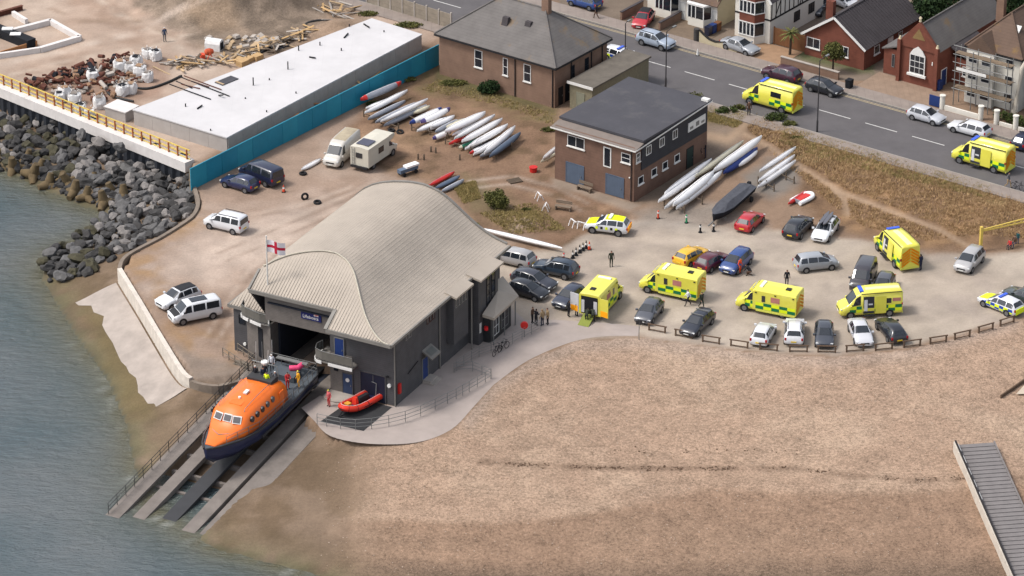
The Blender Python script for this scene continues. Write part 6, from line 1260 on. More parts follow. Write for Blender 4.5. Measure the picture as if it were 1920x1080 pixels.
# ================================================================ boats, racks, yard things, beach barriers
BW = mat('boat_white', lin(236, 234, 233, .86), .4, namt=.06, nscale=2); BG = mat('boat_grey', lin(158, 162, 172, .62), .5, namt=.14, nscale=2); BC = mat('boat_cream', lin(226, 218, 192, .74), .5, namt=.08); BB = mat('boat_blue', lin(44, 66, 138, .7), .45); BR = mat('boat_red', lin(206, 52, 46, .75), .45); BGN = mat('boat_green', lin(30, 116, 88, .68), .45); BPU = mat('boat_purple', lin(98, 84, 140, .66), .45); BSG = mat('boat_slate', lin(108, 124, 146, .6), .5)
M_rack = mat('rack_timber', lin(120, 104, 88, .55), .9)
def slim_boat(name, label, a, b, z, wd, ht, m, group=None, tip=None, cover=False, deck=None):
    """long narrow hull lying keel up between two photograph pixels at height z"""
    A = P(*a, z); B = P(*b, z); L = (B-A).length; t = thing(name, label, 'boat', (A+B)/2, math.atan2((B-A).y, (B-A).x), group)
    def rings(s0, s1, n, k=1.0, dz=0):
        out = []
        for i in range(n+1):
            s = s0+(s1-s0)*i/n; u = 2*s-1; f = max(.05, (1-abs(u)**3.2))**.8 if not cover else max(.3, 1-abs(u)**6); w_ = wd/2*f*k; h = ht*(.55+.45*f)*k; x = (s-.5)*L; sh = .12*ht*u*u
            out.append([(x, -w_, sh+dz), (x, -w_*.86, h*.55+sh), (x, -w_*.4, h*.92+sh), (x, 0, h+sh), (x, w_*.4, h*.92+sh), (x, w_*.86, h*.55+sh), (x, w_, sh+dz)])
        return out
    mb = MB(); mb.loft(rings(0, 1, 16), True, True); hl = mb.build('hull', m, t)
    if tip is not None:
        for s0, s1 in ((0, .13), (.87, 1)): mb = MB(); mb.loft(rings(s0, s1, 4, 1.05), True, True); mb.build('painted_end', tip, hl)
    mb = MB(); mb.tube([((s-.5)*L, 0, ht*(.55+.45*max(.05, (1-abs(2*s-1)**3.2))**.8)+.12*ht*(2*s-1)**2) for s in np.linspace(.04, .96, 12)], .025, 5); mb.build('keel_strip', BG if m is not BG else BW, hl)
    for s in (.28, .72):
        mb = MB(); mb.bar(((s-.5)*L, -wd*.55, -.01), ((s-.5)*L, wd*.55, -.01), .08, .06); mb.build('strap', M_rack, t)
    return t
def rack(label, a, b, z=.55, n=3, wd=1.4):
    A = P(*a); B = P(*b); L = (B-A).length; t = thing('boat_rack', label, 'rack', A, math.atan2((B-A).y, (B-A).x), 'boat racks in the yard')
    for k in range(n):
        x = L*k/(n-1)
        for y in (-wd, wd): mb = MB(); mb.box(x-.05, x+.05, y-.05, y+.05, 0, z+.35); mb.build('upright', M_rack, t)
    for y in (-wd, wd): mb = MB(); mb.box(0, L, y-.04, y+.04, z-.12, z-.04); mb.build('bearer', M_rack, t)
    return t
rr7 = random.Random(5)
rack('timber boat rack nearest the teal hoarding', (700, 212), (765, 238), .5); rack('timber boat rack in the middle of the yard', (785, 236), (852, 252), .5); rack('timber boat rack with white hulls left of the club building', (850, 262), (945, 290), .5); rack('timber rack beside the club building side wall', (1262, 378), (1300, 392), .6); rack('timber rack above the concrete pad right of the club', (1440, 338), (1470, 352), .5)
g = 'slim boats stored on the yard racks'
for lab, a, b, z, wd, ht, m, tip in (
 ('grey covered hull with red tips next to the hoarding', (676, 190), (752, 158), .9, .75, .45, BG, BR), ('white hull second from the hoarding', (684, 214), (764, 172), .7, .6, .35, BW, None), ('lower grey hull under the rack by the hoarding', (686, 206), (748, 184), .35, .6, .35, BSG, None),
 ('dull grey hull in the middle of the first rack', (690, 226), (760, 192), .4, .6, .35, BG, None), ('pale grey hull beside the long white one on the first rack', (704, 232), (780, 196), .5, .7, .35, BG, None), ('long thin white hull at the right of the first rack', (714, 230), (802, 188), .85, .5, .32, BW, None),
 ('white hull with blue tips first on the middle rack', (768, 234), (828, 206), .7, .7, .4, BW, BB), ('short cream hull at the back of the middle rack', (776, 214), (806, 201), .5, .5, .3, BC, None), ('white hull with blue stern cover on the middle rack', (788, 232), (844, 206), .75, .75, .4, BW, BPU), ('white hull low on the middle rack', (782, 248), (836, 224), .45, .6, .35, BW, None), ('small white hull at the right of the middle rack', (808, 240), (852, 220), .6, .6, .35, BW, None), ('dull cream hull lowest on the middle rack', (816, 250), (858, 228), .35, .6, .35, BG, None),
 ('broad white hull leftmost on the right rack', (834, 250), (910, 214), .85, .85, .45, BW, None), ('purple bowed dinghy poking out below the broad white hull', (811, 263), (846, 248), .3, .6, .4, BW, BPU), ('slim white hull with red bow on the right rack', (852, 262), (928, 218), .8, .55, .35, BW, None), ('red kayak low at the front of the right rack', (842, 272), (882, 254), .3, .5, .3, BR, None),
 ('white hull with green bow on the right rack', (866, 268), (942, 226), .8, .65, .4, BW, None), ('green kayak low under the white hulls', (860, 280), (900, 262), .25, .5, .3, BGN, BC), ('white hull fifth on the right rack', (880, 276), (948, 238), .7, .7, .35, BW, None), ('white hull with pink bow low on the right rack', (880, 290), (932, 264), .35, .5, .3, BW, BR), ('bright white hull near the right end of the right rack', (888, 292), (958, 250), .6, .6, .35, BW, None), ('white hull second from the right end of the racks', (908, 290), (966, 240), .95, .65, .4, BW, None), ('grey hull rightmost on the racks', (918, 296), (976, 252), .6, .6, .38, BSG, None)):
    slim_boat('slim_boat', lab, a, b, z, wd*1.2, ht*1.15, BW if m is BSG and 'rightmost' not in lab else m, g, tip)
for lab, a, b, z, wd, m in (('grey hull tucked under the long thin white one', (720, 238), (792, 204), .3, .6, BG), ('white hull in the gap between first and second rack', (740, 226), (800, 200), .3, .5, BW), ('white hull stacked low behind the blue tipped one', (798, 246), (846, 226), .25, .6, BW), ('cream hull between the second and third rack', (826, 246), (872, 226), .3, .6, BC), ('white hull low between the broad white and the red bowed hull', (848, 256), (906, 228), .3, .55, BW), ('white hull low in the right rack centre', (872, 282), (930, 252), .3, .55, BW), ('grey hull low at the right rack end', (900, 296), (950, 272), .25, .5, BG), ('white hull upper layer in the right rack centre', (890, 272), (952, 236), 1.0, .6, BW)):
    slim_boat('slim_boat', lab, a, b, z, wd*1.2, .4, m, g)
g = 'covered rowing boats right of the club'
for lab, a, b, z, wd, ht, m, tip, cv in (
 ('slim white rowing hull nearest the club wall', (1246, 366), (1334, 302), .9, .7, .4, BW, None, False), ('white rowing hull with pointed bow at the club corner', (1234, 381), (1316, 324), .7, .65, .4, BW, None, False), ('white rowing hull fading to yellow at its far end', (1304, 334), (1394, 268), .9, .6, .4, BC, None, False), ('thin white hull poking out between two larger boats', (1246, 393), (1300, 352), .5, .5, .35, BW, None, False),
 ('broad white covered rowing boat', (1262, 388), (1338, 326), .9, .95, .5, BW, None, False), ('long white hull on the outside of the covered rowing boats', (1268, 394), (1354, 324), .5, .75, .45, BW, None, False), ('white covered boat pointing to the dry grass bank', (1338, 324), (1428, 260), 1.0, .9, .5, BW, None, False), ('dark blue hull under the white covered boat', (1356, 328), (1420, 282), .35, .75, .5, BB, None, False), ('short white hull beside the dark blue hull', (1384, 314), (1420, 286), .3, .5, .35, BW, None, False),
 ('white hull first of three on the concrete pad', (1424, 324), (1492, 279), .6, .5, .35, BW, None, False), ('white hull second of three on the concrete pad', (1422, 342), (1490, 294), .5, .5, .35, BW, None, False), ('white hull third of three on the concrete pad', (1420, 354), (1492, 304), .45, .5, .35, BW, None, False)):
    slim_boat('rowing_boat', lab, a, b, z, wd*1.08, ht*1.2, m, g, tip, cv)
for lab, a, b, z, wd, m in (('red kayak on the ground behind the boathouse roof', (804, 350), (852, 324), .25, .65, BR), ('slate blue kayak beside the red one behind the boathouse', (816, 355), (862, 332), .2, .6, BSG), ('grey kayak right of the slate blue one behind the boathouse', (828, 361), (870, 339), .15, .6, BG), ('red kayak beside the white inflatable dinghy', (1478, 384), (1512, 360), .2, .55, BR)): slim_boat('kayak', lab, a, b, z, wd, .3, m, 'kayaks lying on the ground')
slim_boat('rowing_shell', 'very long white racing shell on the ground behind the boathouse', (906, 432), (1054, 468), .35, .55, .35, BW); slim_boat('canoe', 'short white canoe lying in front of the white van', (565, 320), (602, 300), .1, .6, .3, BW)
slim_boat('slim_boat', 'yellow hull against the club left wall', (1014, 306), (1046, 288), .6, .5, .35, BC, g); slim_boat('slim_boat', 'white hull low against the club left wall', (1018, 300), (1046, 276), .9, .5, .35, BW, g)
# ---- dark covered boat on a trailer
A = P(1336, 424); B = P(1402, 366); t = thing('trailer_boat', 'dark covered motor boat on a road trailer above the red hatchback', 'boat', A, math.atan2((B-A).y, (B-A).x)); Lb = (B-A).length; M_cov = mat('boat_cover', lin(92, 94, 102, .54), .8, nscale=2, namt=.25)
mb = MB(); mb.loft([[(x, -w_, z), (x, -w_*.8, .55), (x, 0, .42), (x, w_*.8, .55), (x, w_, z)] for x, w_, z in ((.2, .1, 1.25), (1.2, .65, 1.15), (2.6, .95, 1.1), (Lb, .95, 1.1))], True, True); mb.build('hull', M_drk, t)
mb = MB(); mb.loft([[(x, -w_, z), (x, -w_*.4, z+h), (x, w_*.4, z+h), (x, w_, z)] for x, w_, z, h in ((.15, .1, 1.26, .02), (1.2, .68, 1.16, .14), (2.8, .98, 1.11, .5), (4.2, .98, 1.11, .42), (Lb+.05, .97, 1.11, .16))], True, False); mb.build('cover', M_cov, t)
mb = MB(); mb.bar((-1.0, 0, .45), (Lb, 0, .42), .1, .1); mb.bar((1.5, -.8, .4), (1.5, .8, .4), .08, .08); mb.bar((Lb-1.2, -.9, .4), (Lb-1.2, .9, .4), .08, .08); tr = mb.build('trailer_frame', M_steel, t)
for sg_ in (1, -1): mb = MB(); mb.at((Lb-1.3, sg_*1.0, .3), 0, R(90)); mb.cyl((0, 0, -.1), .3, .2, 12); mb.build('wheel', M_tyre, tr)
mb = MB(); mb.box(Lb+.05, Lb+.45, -.2, .2, .7, 1.4, .05, .03); mb.build('outboard_engine', M_black, t)
t = thing('inflatable_dinghy', 'upturned white and red inflatable dinghy on the dry grass', 'boat', P(1505, 376), dirpx((1480, 386), (1526, 362)))
mb = MB(); mb.tube(catmull([(-1.2, -.55, .25), (.5, -.58, .25), (1.15, -.4, .27), (1.4, 0, .3), (1.15, .4, .27), (.5, .58, .25), (-1.2, .55, .25)], 4), .22, 8); mb.build('tube', BW, t); mb = MB(); mb.box(-1.0, 1.0, -.4, .4, .3, .42, .1, .05); mb.build('floor', BR, t); mb = MB(); mb.box(-1.05, -.98, -.45, .45, .1, .5); mb.build('transom', BG, t)
# ---- yard bits
t = thing('boat_trolley', 'small trolley with a white box top near the motorhome', 'trolley', P(764, 326), R(40)); mb = MB(); mb.box(-.3, 1.3, -.35, .35, .75, .95); mb.build('box_top', BW, t); mb = MB(); mb.box(-1.1, 1.2, -.3, .3, .35, .74); mb.build('frame', BSG, t)
for x in (-.7, .8):
    for y in (-.4, .4): mb = MB(); mb.at((x, y, .22), 0, R(90)); mb.cyl((0, 0, -.06), .22, .12, 12); mb.build('wheel', M_tyre, t)
mt = MB(); pts = [(math.cos(a_)*.3, math.sin(a_)*.3, .12) for a_ in np.linspace(0, 2*math.pi, 15)]; mt.tube(pts, .12, 8, cap=False); tm = mt.mesh('tyre', M_tyre)
for x, y, lab, rx_ in ((568, 327, 'old tyre lying below the white van', 0), (571, 368, 'old tyre standing on edge in the yard', 80), (595, 381, 'old tyre with pale rim in the yard', 10), (734, 246, 'old tyre left of two behind the motorhome', 0), (750, 249, 'old tyre right of two behind the motorhome', 20)):
    o = tag(obj('old_tyre', tm, None, P(x, y, .3 if rx_ > 50 else .0), R(20)), lab, 'tyre', 'old tyres in the yard'); o.rotation_euler = (R(rx_), 0, R(20))
def trestle(px, py, lab, rz, m=None):
    t = thing('trestle', lab, 'trestle', P(px, py), R(rz), 'white boat trestles'); 
    for y in (-.35, .35):
        for sx in (-1, 1): mb = MB(); mb.bar((sx*.12, y, .62), (sx*.35, y, 0), .06, .06); mb.build('leg', BW, t)
    mb = MB(); mb.bar((0, -.5, .64), (0, .5, .64), .08, .08); mb.build('crossbar', BW, t)
for x, y, lab, rz in ((1011, 374, 'white trestle right of the round bush', 20), (1023, 394, 'white trestle below the first one', -10), (1075, 424, 'white trestle left of the emergency car', 30), (1091, 428, 'white trestle closest to the emergency car', 60)): trestle(x, y, lab, rz)
def bench(px, py, lab, rz):
    t = thing('bench', lab, 'bench', P(px, py), R(rz)); m_ = mat('bench_wood', lin(150, 132, 114, .56), .9)
    for k in range(3): mb = MB(); mb.box(-.85, .85, -.25+k*.17, -.1+k*.17, .42, .47); mb.build('seat_slat', m_, t)
    for k in range(2): mb = MB(); mb.box(-.85, .85, .27, .31, .6+k*.18, .74+k*.18); mb.build('back_slat', m_, t)
    for x in (-.75, .75): mb = MB(); mb.box(x-.05, x+.05, -.25, .26, 0, .41); mb.build('leg', m_, t)
bench(1096, 358, 'weathered bench in front of the club doors', -36); bench(1056, 394, 'weathered bench on the bare ground left of the emergency car', -20)
t = thing('pallet', 'old grey pallet on the bare ground left of the club', 'pallet', P(965, 340), R(25))
for k in range(5): mb = MB(); mb.box(-.7, .7, -.5+k*.22, -.36+k*.22, .1, .14); mb.build('slat', M_rack, t)
for y in (-.45, 0, .45): mb = MB(); mb.box(-.7, .7, y-.05, y+.05, 0, .099); mb.build('bearer', M_rack, t)
mb = MB(); mb.cyl((0, 0, 0), .36, .5, 14, .42); mb.cyl((0, 0, .5), .44, .05, 14); tag(mb.build('red_tub', M_red, None, P(1000, 322)), 'bright red plastic tub on the bare ground left of the club', 'tub')
for x, y, lab in ((808, 285, 'left stump of the pair below the boat racks'), (817, 287, 'right stump of the pair below the boat racks'), (784, 299, 'left stump near the trolley'), (795, 300, 'right stump near the trolley'), (862, 300, 'lone stump below the red kayak')):
    mb = MB(); mb.loft([[(.09*f*math.cos(a_), .09*f*math.sin(a_), z) for a_ in np.linspace(0, 2*math.pi, 8, endpoint=False)] for f, z in ((1.2, 0), (1, .3), (.95, .62), (.6, .66))]); tag(mb.build('wooden_stump', M_rack, None, P(x, y)), lab, 'post', 'short stumps in the boat yard')
# ---- cones and bollards
M_cone = mat('cone_orange', lin(226, 84, 52, .75), .6)
def cone(px, py, lab, body=None, h=.75):
    t = thing('traffic_cone', lab, 'cone', P(px, py), 0, 'cones and bollards in the car park'); mb = MB(); mb.box(-.2, .2, -.2, .2, 0, .06); mb.build('base', M_black, t)
    mb = MB(); mb.cyl((0, 0, .061), .15, h*.42, 12, .11); mb.build('lower_body', body or M_cone, t); mb = MB(); mb.cyl((0, 0, .062+h*.42), .11, h*.25, 12, .08); mb.build('white_band', M_pvc, t); mb = MB(); mb.cyl((0, 0, .063+h*.67), .08, h*.3, 12, .03); mb.build('tip', body or M_cone, t)
for i, (x, y) in enumerate(((1074, 484), (1080, 479), (1087, 474), (1093, 470), (1099, 466), (1105, 468))): cone(x, y, ('nearest the red barrier foot', 'second', 'third', 'fourth', 'fifth', 'last and reddest')[i]+' cone in the row by the slate blue car', M_black if i < 5 else M_cone, .85)
cone(532, 360, 'single traffic cone beside the navy van'); cone(1308, 104, 'white marker on the far pavement by the curved wall', M_pvc)
for x, y, m_, lab in ((1234, 410, M_cone, 'orange bollard at the end of the covered rowing boats'), (1287, 418, mat('bollard_green', lin(50, 160, 110, .7), .6), 'green bollard on the gravel below the rowing boats'), (1313, 436, M_black, 'black and white bollard left of the trailer hitch'), (1338, 434, M_black, 'black and white bollard right of the trailer hitch'), (1057, 490, M_red, 'red barrier foot at the end of the cone row')):
    t = thing('bollard', lab, 'bollard', P(x, y)); mb = MB(); mb.cyl((0, 0, 0), .2, .08, 12); mb.build('base', M_black, t); mb = MB(); mb.cyl((0, 0, .081), .1, .8, 12, .08); mb.build('post', m_, t); mb = MB(); mb.cyl((0, 0, .6), .115, .16, 12); mb.build('band', M_pvc, t)
# ---- low timber barriers along the beach
bars = [(1232, 622), (1282, 632), (1333, 643), (1386, 651), (1441, 657), (1497, 660), (1550, 661), (1603, 659), (1657, 656), (1710, 650), (1759, 643), (1804, 634), (1848, 621), (1888, 608)]
ords = ['leftmost', 'second', 'third', 'fourth', 'fifth', 'sixth', 'seventh', 'eighth', 'ninth', 'tenth', 'eleventh', 'twelfth', 'thirteenth', 'rightmost']
M_bar = mat('barrier_timber', lin(124, 102, 84, .55), .9)
mbp = MB(); mbp.box(-.07, .07, -.07, .07, -.1, .62); pmesh = mbp.mesh('post', M_bar); mbp = MB(); mbp.box(-.95, .95, -.05, .05, .621, .72); rmesh = mbp.mesh('rail', M_bar); mbp = MB(); mbp.box(-.75, .75, -.04, .04, .08, .16); lmesh = mbp.mesh('lower_rail', M_bar)
for i, (x, y) in enumerate(bars):
    a = bars[max(i-1, 0)]; b = bars[min(i+1, len(bars)-1)]
    t = thing('timber_barrier', ords[i]+' of the low timber barriers between car park and beach, counted from the boathouse', 'barrier', P(x, y), dirpx(a, b)+R(rng.uniform(-5, 5)), 'low timber barriers along the beach'); obj('post', pmesh, t, (-.8, 0, 0)); obj('post', pmesh, t, (.8, 0, 0)); obj('rail', rmesh, t); obj('lower_rail', lmesh, t)
t = thing('sign_post', 'small sign on a thin post at the edge of the beach', 'sign', P(1198, 637)); mb = MB(); mb.tube([(0, 0, 0), (0, 0, 2.0)], .035, 6); mb.build('post', M_steel, t); mb = MB(); mb.box(-.3, .3, -.03, -.01, 1.6, 2.0); mb.build('panel', M_rail, t)
# ---- yellow height barrier
t = thing('height_barrier', 'yellow lattice height barrier at the right edge of the car park', 'barrier', P(1838, 470), R(24)); mb = MB(); mb.box(-.13, .13, -.13, .13, 0, 2.6); mb.build('post', M_yel, t)
for dz in (0, .5): mb = MB(); mb.bar((0, 0, 2.1+dz*.3), (7.5, 0, 2.2+dz), .1, .1); mb.build('beam', M_yel, t)
for k in range(9): mb = MB(); mb.bar((.6+k*.75, 0, 2.13+k*.01), (1.0+k*.75, 0, 2.3+.055*k), .06, .06); mb.build('lattice', M_yel, t)
mb = MB(); mb.box(7.3, 7.55, -.13, .13, 0, 2.6); mb.build('post', M_yel, t)
# ---- boarded ramp and groyne on the beach
A = G(1790, 846); B = G(1850, 985); a_ = math.atan2((B-A).y, (B-A).x); Lr = (B-A).length
t = thing('beach_ramp', 'grey boarded ramp with a pale side wall on the shingle', 'ramp', A, a_); sl_ = (B.z-A.z)/Lr; M_rb = mat('ramp_boards', lin(146, 140, 138, .56), .9, nscale=1.5, namt=.12)
n = int(Lr/.6)
for k in range(n+18): x = k*.6; mb = MB(); mb.box(x+.01, x+.585, .12, 3.5, sl_*x+.55, sl_*x+.63); mb.build('board', M_rb, t)
mb = MB(); mb.loft([[(x, -.16, sl_*x-.6), (x, .1, sl_*x-.6), (x, .1, sl_*x+1.0), (x, -.16, sl_*x+1.0)] for x in (0, Lr+10)], True, False); mb.build('side_wall', mat('side_wall_pale', lin(214, 204, 190, .66), .85, namt=.12), t); mb = MB(); mb.bar((0, 3.56, .68), (Lr+10, 3.56, .68+sl_*(Lr+10)), .12, .2); mb.build('edge_beam', M_rb, t)
mb = MB(); mb.bar((0, .02, 1.06), (Lr+10, .02, 1.06+sl_*(Lr+10)), .14, .12); mb.build('wall_capping', M_btimber, t)
for k in range(5): x = .4+k*1.9; mb = MB(); mb.bar((x, .16, sl_*x+.9), (x+1.1, .16, sl_*(x+1.1)+.9), .06, .22); mb.build('fender', M_pvc, t)
A = G(1876, 747); B = G(1960, 690); t = thing('groyne', 'dark timber groyne running off the right edge of the beach', 'groyne', A, math.atan2((B-A).y, (B-A).x)); L_ = (B-A).length
for k in range(int(L_/.5)): mb = MB(); mb.box(k*.5+.01, k*.5+.46, -.06, .06, -.6, .35+.02*k); mb.build('plank', M_bar, t)
sheet('concrete_pad', [(*G(x, y).xy,) for x, y in ((1905, 742), (1960, 742), (1960, 712), (1925, 718))], G(1920, 735).z+.14, mat('pale_pad', lin(206, 190, 170, .64), .9))
# ---- bicycles, bins, life ring by the porch
def bicycle(px, py, lab, rz):
    t = thing('bicycle', lab, 'bicycle', P(px, py), R(rz)); m_ = mat('bike_black', lin(52, 50, 56, .5), .5)
    for x in (-.5, .5): mb = MB(); mb.tube([(x+.33*math.cos(a), 0, .33+.33*math.sin(a)) for a in np.linspace(0, 2*math.pi, 17)], .03, 5, cap=False); mb.build('wheel', M_tyre, t)
    mb = MB()
    for a, b in (((-.5, 0, .33), (-.2, 0, .8)), ((-.2, 0, .8), (.35, 0, .78)), ((-.1, 0, .33), (.35, 0, .78)), ((-.5, 0, .33), (-.1, 0, .33)), ((.5, 0, .33), (.35, 0, .95))): mb.tube([a, b], .025, 5)
    mb.build('frame', m_, t); mb = MB(); mb.box(-.32, -.08, -.06, .06, .84, .9); mb.build('saddle', M_black, t); mb = MB(); mb.tube([(.35, -.25, .97), (.35, .25, .97)], .02, 5); mb.build('handlebar', m_, t)
bicycle(932, 664, 'dark bicycle left of two outside the station railing', 60); bicycle(944, 656, 'dark bicycle right of two outside the station railing', 50)
t = thing('lifebuoy', 'red lifebuoy housing on a thin post beside the path', 'lifebuoy', P(983, 632)); mb = MB(); mb.tube([(0, 0, 0), (0, 0, 1.0)], .04, 6); mb.build('post', M_steel, t); mb = MB(); mb.at((0, 0, 1.25), 0, R(90)); mb.cyl((0, 0, -.1), .36, .2, 16); mb.build('housing', M_red, t)
def wheelie_bin(px, py, lab, m_):
    t = thing('wheelie_bin', lab, 'bin', P(px, py), RA); mb = MB(); mb.box(-.28, .28, -.35, .35, .08, 1.0, -.03, -.03); mb.build('tub', m_, t); mb = MB(); mb.box(-.32, .32, -.4, .38, 1.001, 1.08); mb.build('lid', m_, t)
    for x in (-.22, .22): mb = MB(); mb.at((x, .3, .1), 0, 0, R(90)); mb.cyl((0, 0, -.04), .1, .08, 10); mb.build('wheel', M_tyre, t)
wheelie_bin(1336, 62, 'blue bin between the two white houses', M_blue); wheelie_bin(1345, 58, 'orange brown bin between the two white houses', M_brown); wheelie_bin(1592, 166, 'dark bin beside the bungalow driveway', M_drk); wheelie_bin(1328, 66, 'dark blue bin closest to the pavement', DBL); wheelie_bin(1760, 168, 'blue bin at the chapel corner', M_blue)
# ================================================================ people: one skin per pose, remeshed to a single surface
_jointcache = {}
def person_mesh(pose):
    """joints of a 1.75 m figure facing +x; returns mesh with slots skin, hair, top, trousers, shoes"""
    if pose in _jointcache: return _jointcache[pose]
    J = dict(pel=(0, 0, .95), chest=(.02, 0, 1.3), neck=(.02, 0, 1.47), head=(.045, 0, 1.62), hl=(0, .1, .92), hr=(0, -.1, .92), kl=(.02, .11, .5), kr=(.02, -.11, .5), al=(-.02, .11, .09), ar=(-.02, -.11, .09), tl=(.13, .13, .04), tr=(.13, -.13, .04), sl=(.01, .19, 1.42), sr=(.01, -.19, 1.42), el=(-.03, .26, 1.14), er=(-.03, -.26, 1.14), wl=(.1, .27, .9), wr=(.1, -.27, .9))
    if pose == 'walk': J.update(kl=(.2, .1, .55), al=(.28, .1, .12), tl=(.44, .12, .08), kr=(-.02, -.1, .5), ar=(-.34, -.1, .16), tr=(-.24, -.12, .05), el=(-.14, .25, 1.16), wl=(-.16, .27, .92), er=(.08, -.25, 1.15), wr=(.26, -.22, .98))
    if pose == 'arms': J.update(el=(.12, .25, 1.18), wl=(.36, .14, 1.2), er=(.1, -.26, 1.16), wr=(.34, -.12, 1.14))
    if pose == 'bend': J.update(pel=(-.1, 0, .88), chest=(.22, 0, 1.1), neck=(.36, 0, 1.18), head=(.5, 0, 1.22), sl=(.3, .19, 1.15), sr=(.3, -.19, 1.15), el=(.42, .24, .88), er=(.42, -.24, .88), wl=(.62, .16, .74), wr=(.62, -.16, .74), hl=(-.1, .1, .86), hr=(-.1, -.1, .86), kl=(.06, .12, .5), kr=(-.02, -.12, .48))
    if pose == 'kneel': J.update(pel=(-.05, 0, .5), chest=(.2, 0, .8), neck=(.32, 0, .93), head=(.42, 0, 1.04), sl=(.26, .19, .9), sr=(.26, -.19, .9), el=(.42, .24, .66), er=(.42, -.24, .66), wl=(.6, .14, .5), wr=(.6, -.14, .5), hl=(-.05, .1, .48), hr=(-.05, -.1, .48), kl=(.28, .14, .42), kr=(.3, -.13, .1), al=(.2, .14, .09), ar=(-.12, -.13, .1), tl=(.36, .15, .04), tr=(-.2, -.13, .05))
    if pose == 'sit': J.update(pel=(-.05, 0, .5), chest=(-.02, 0, .85), neck=(0, 0, 1.02), head=(.03, 0, 1.17), sl=(-.02, .19, .97), sr=(-.02, -.19, .97), el=(.06, .25, .72), er=(.06, -.25, .72), wl=(.28, .18, .62), wr=(.28, -.18, .62), hl=(-.02, .1, .48), hr=(-.02, -.1, .48), kl=(.4, .12, .5), kr=(.4, -.12, .5), al=(.42, .12, .09), ar=(.42, -.12, .09), tl=(.56, .13, .04), tr=(.56, -.13, .04))
    V = {k: Vector(v) for k, v in J.items()}; up = (V['neck']-V['pel']).normalized(); fwd = Vector((1, 0, 0)) if abs(up.x) < .8 else Vector((0, 0, -1))
    tags = []; mb = MB()
    def limb(a, b, ra, rb, tg): mb.tube([a+(a-b).normalized()*ra*.4, a, a.lerp(b, .5), b, b+(b-a).normalized()*rb*.4], [ra*.6, ra, (ra+rb)*.5, rb, rb*.6], 8); tags.append((a, b, tg, (ra+rb)/2))
    limb(V['pel'], V['chest'], .15, .16, 2); limb(V['chest'], V['neck']-up*.02, .16, .09, 2); limb(V['sl'], V['sr'], .085, .085, 2); limb(V['hl'], V['hr'], .12, .12, 3)
    limb(V['neck']-up*.03, V['head'], .055, .06, 0)
    hd = V['head']; mb.tube([hd-up*.12+fwd*.03, hd-up*.07+fwd*.015, hd, hd+up*.07, hd+up*.115], [.04, .075, .095, .088, .035], 10); tags.append((hd-up*.1, hd+up*.1, 0, .09))
    mb.tube([hd+fwd*.06+up*.015, hd+fwd*.115-up*.015], [.022, .014], 6)            # nose
    for sg_ in (1, -1): mb.tube([hd+Vector((0, sg_*.085, 0)), hd+Vector((-.01, sg_*.11, .01))], [.025, .015], 6)   # ears
    for s_ in 'lr':
        sy = 1 if s_ == 'l' else -1
        limb(V['s'+s_], V['e'+s_], .062, .048, 2); limb(V['e'+s_], V['w'+s_], .047, .034, 2)
        d = (V['w'+s_]-V['e'+s_]).normalized(); sd_ = Vector((0, sy, 0)); side = sd_.cross(d).normalized()
        w = V['w'+s_]; mb.tube([w, w+d*.09], [.032, .036], 8); tags.append((w+d*.02, w+d*.16, 0, .03))
        for i, ln_ in enumerate((.065, .08, .075, .055)):
            o = w+d*.08+side*(i-1.5)*.02; mb.tube([o, o+d*ln_*.55, o+d*ln_-sd_*.02*sy*sy], [.0105, .0105, .009], 5)
        mb.tube([w+d*.03+side*.03, w+d*.065+side*.058, w+d*.1+side*.055], [.013, .012, .01], 5)
        limb(V['h'+s_], V['k'+s_], .092, .066, 3); limb(V['k'+s_], V['a'+s_], .064, .048, 3); limb(V['a'+s_], V['t'+s_], .05, .042, 4)
    me = mb.mesh('body', M_black); o = bpy.data.objects.new('tmp', me); S.collection.objects.link(o)
    rm = o.modifiers.new('r', 'REMESH'); rm.mode = 'VOXEL'; rm.voxel_size = .019; rm.use_smooth_shade = True
    sm = o.modifiers.new('s', 'SMOOTH'); sm.factor = .4; sm.iterations = 2
    bpy.context.view_layer.update(); res = bpy.data.meshes.new_from_object(o.evaluated_get(bpy.context.evaluated_depsgraph_get())); bpy.data.objects.remove(o)
    res.materials.clear()
    for _ in range(5): res.materials.append(M_black)
    n = len(res.polygons); C = np.empty(n*3, np.float32); res.polygons.foreach_get('center', C); C = C.reshape(-1, 3); best = np.full(n, 1e9); idx = np.zeros(n, np.int32)
    for a, b, tg, r in tags:
        a = np.array(a); b = np.array(b); ab = b-a; tt = np.clip(((C-a)@ab)/(ab@ab), 0, 1); dd = np.linalg.norm(C-(a+tt[:, None]*ab), axis=1)-r
        m_ = dd < best; best[m_] = dd[m_]; idx[m_] = tg
    hv = np.array(hd); upn = np.array(up); fw = np.array(fwd); rel = C-hv; isH = (np.linalg.norm(rel, axis=1) < .16) & (idx == 0)
    hair = isH & (((rel@upn) > .055) | (((rel@fw) < -.01) & ((rel@upn) > -.06))); idx[hair] = 1
    # eyes and mouth as darker faces
    eye = isH & ((rel@fw) > .055) & (np.abs(rel@upn-.012) < .012) & (np.abs(np.abs(C[:, 1]-hv[1])-.035) < .014); idx[eye] = 1
    res.polygons.foreach_set('material_index', idx); res.polygons.foreach_set('use_smooth', np.ones(n, bool)); res.update(); _jointcache[pose] = res; return res
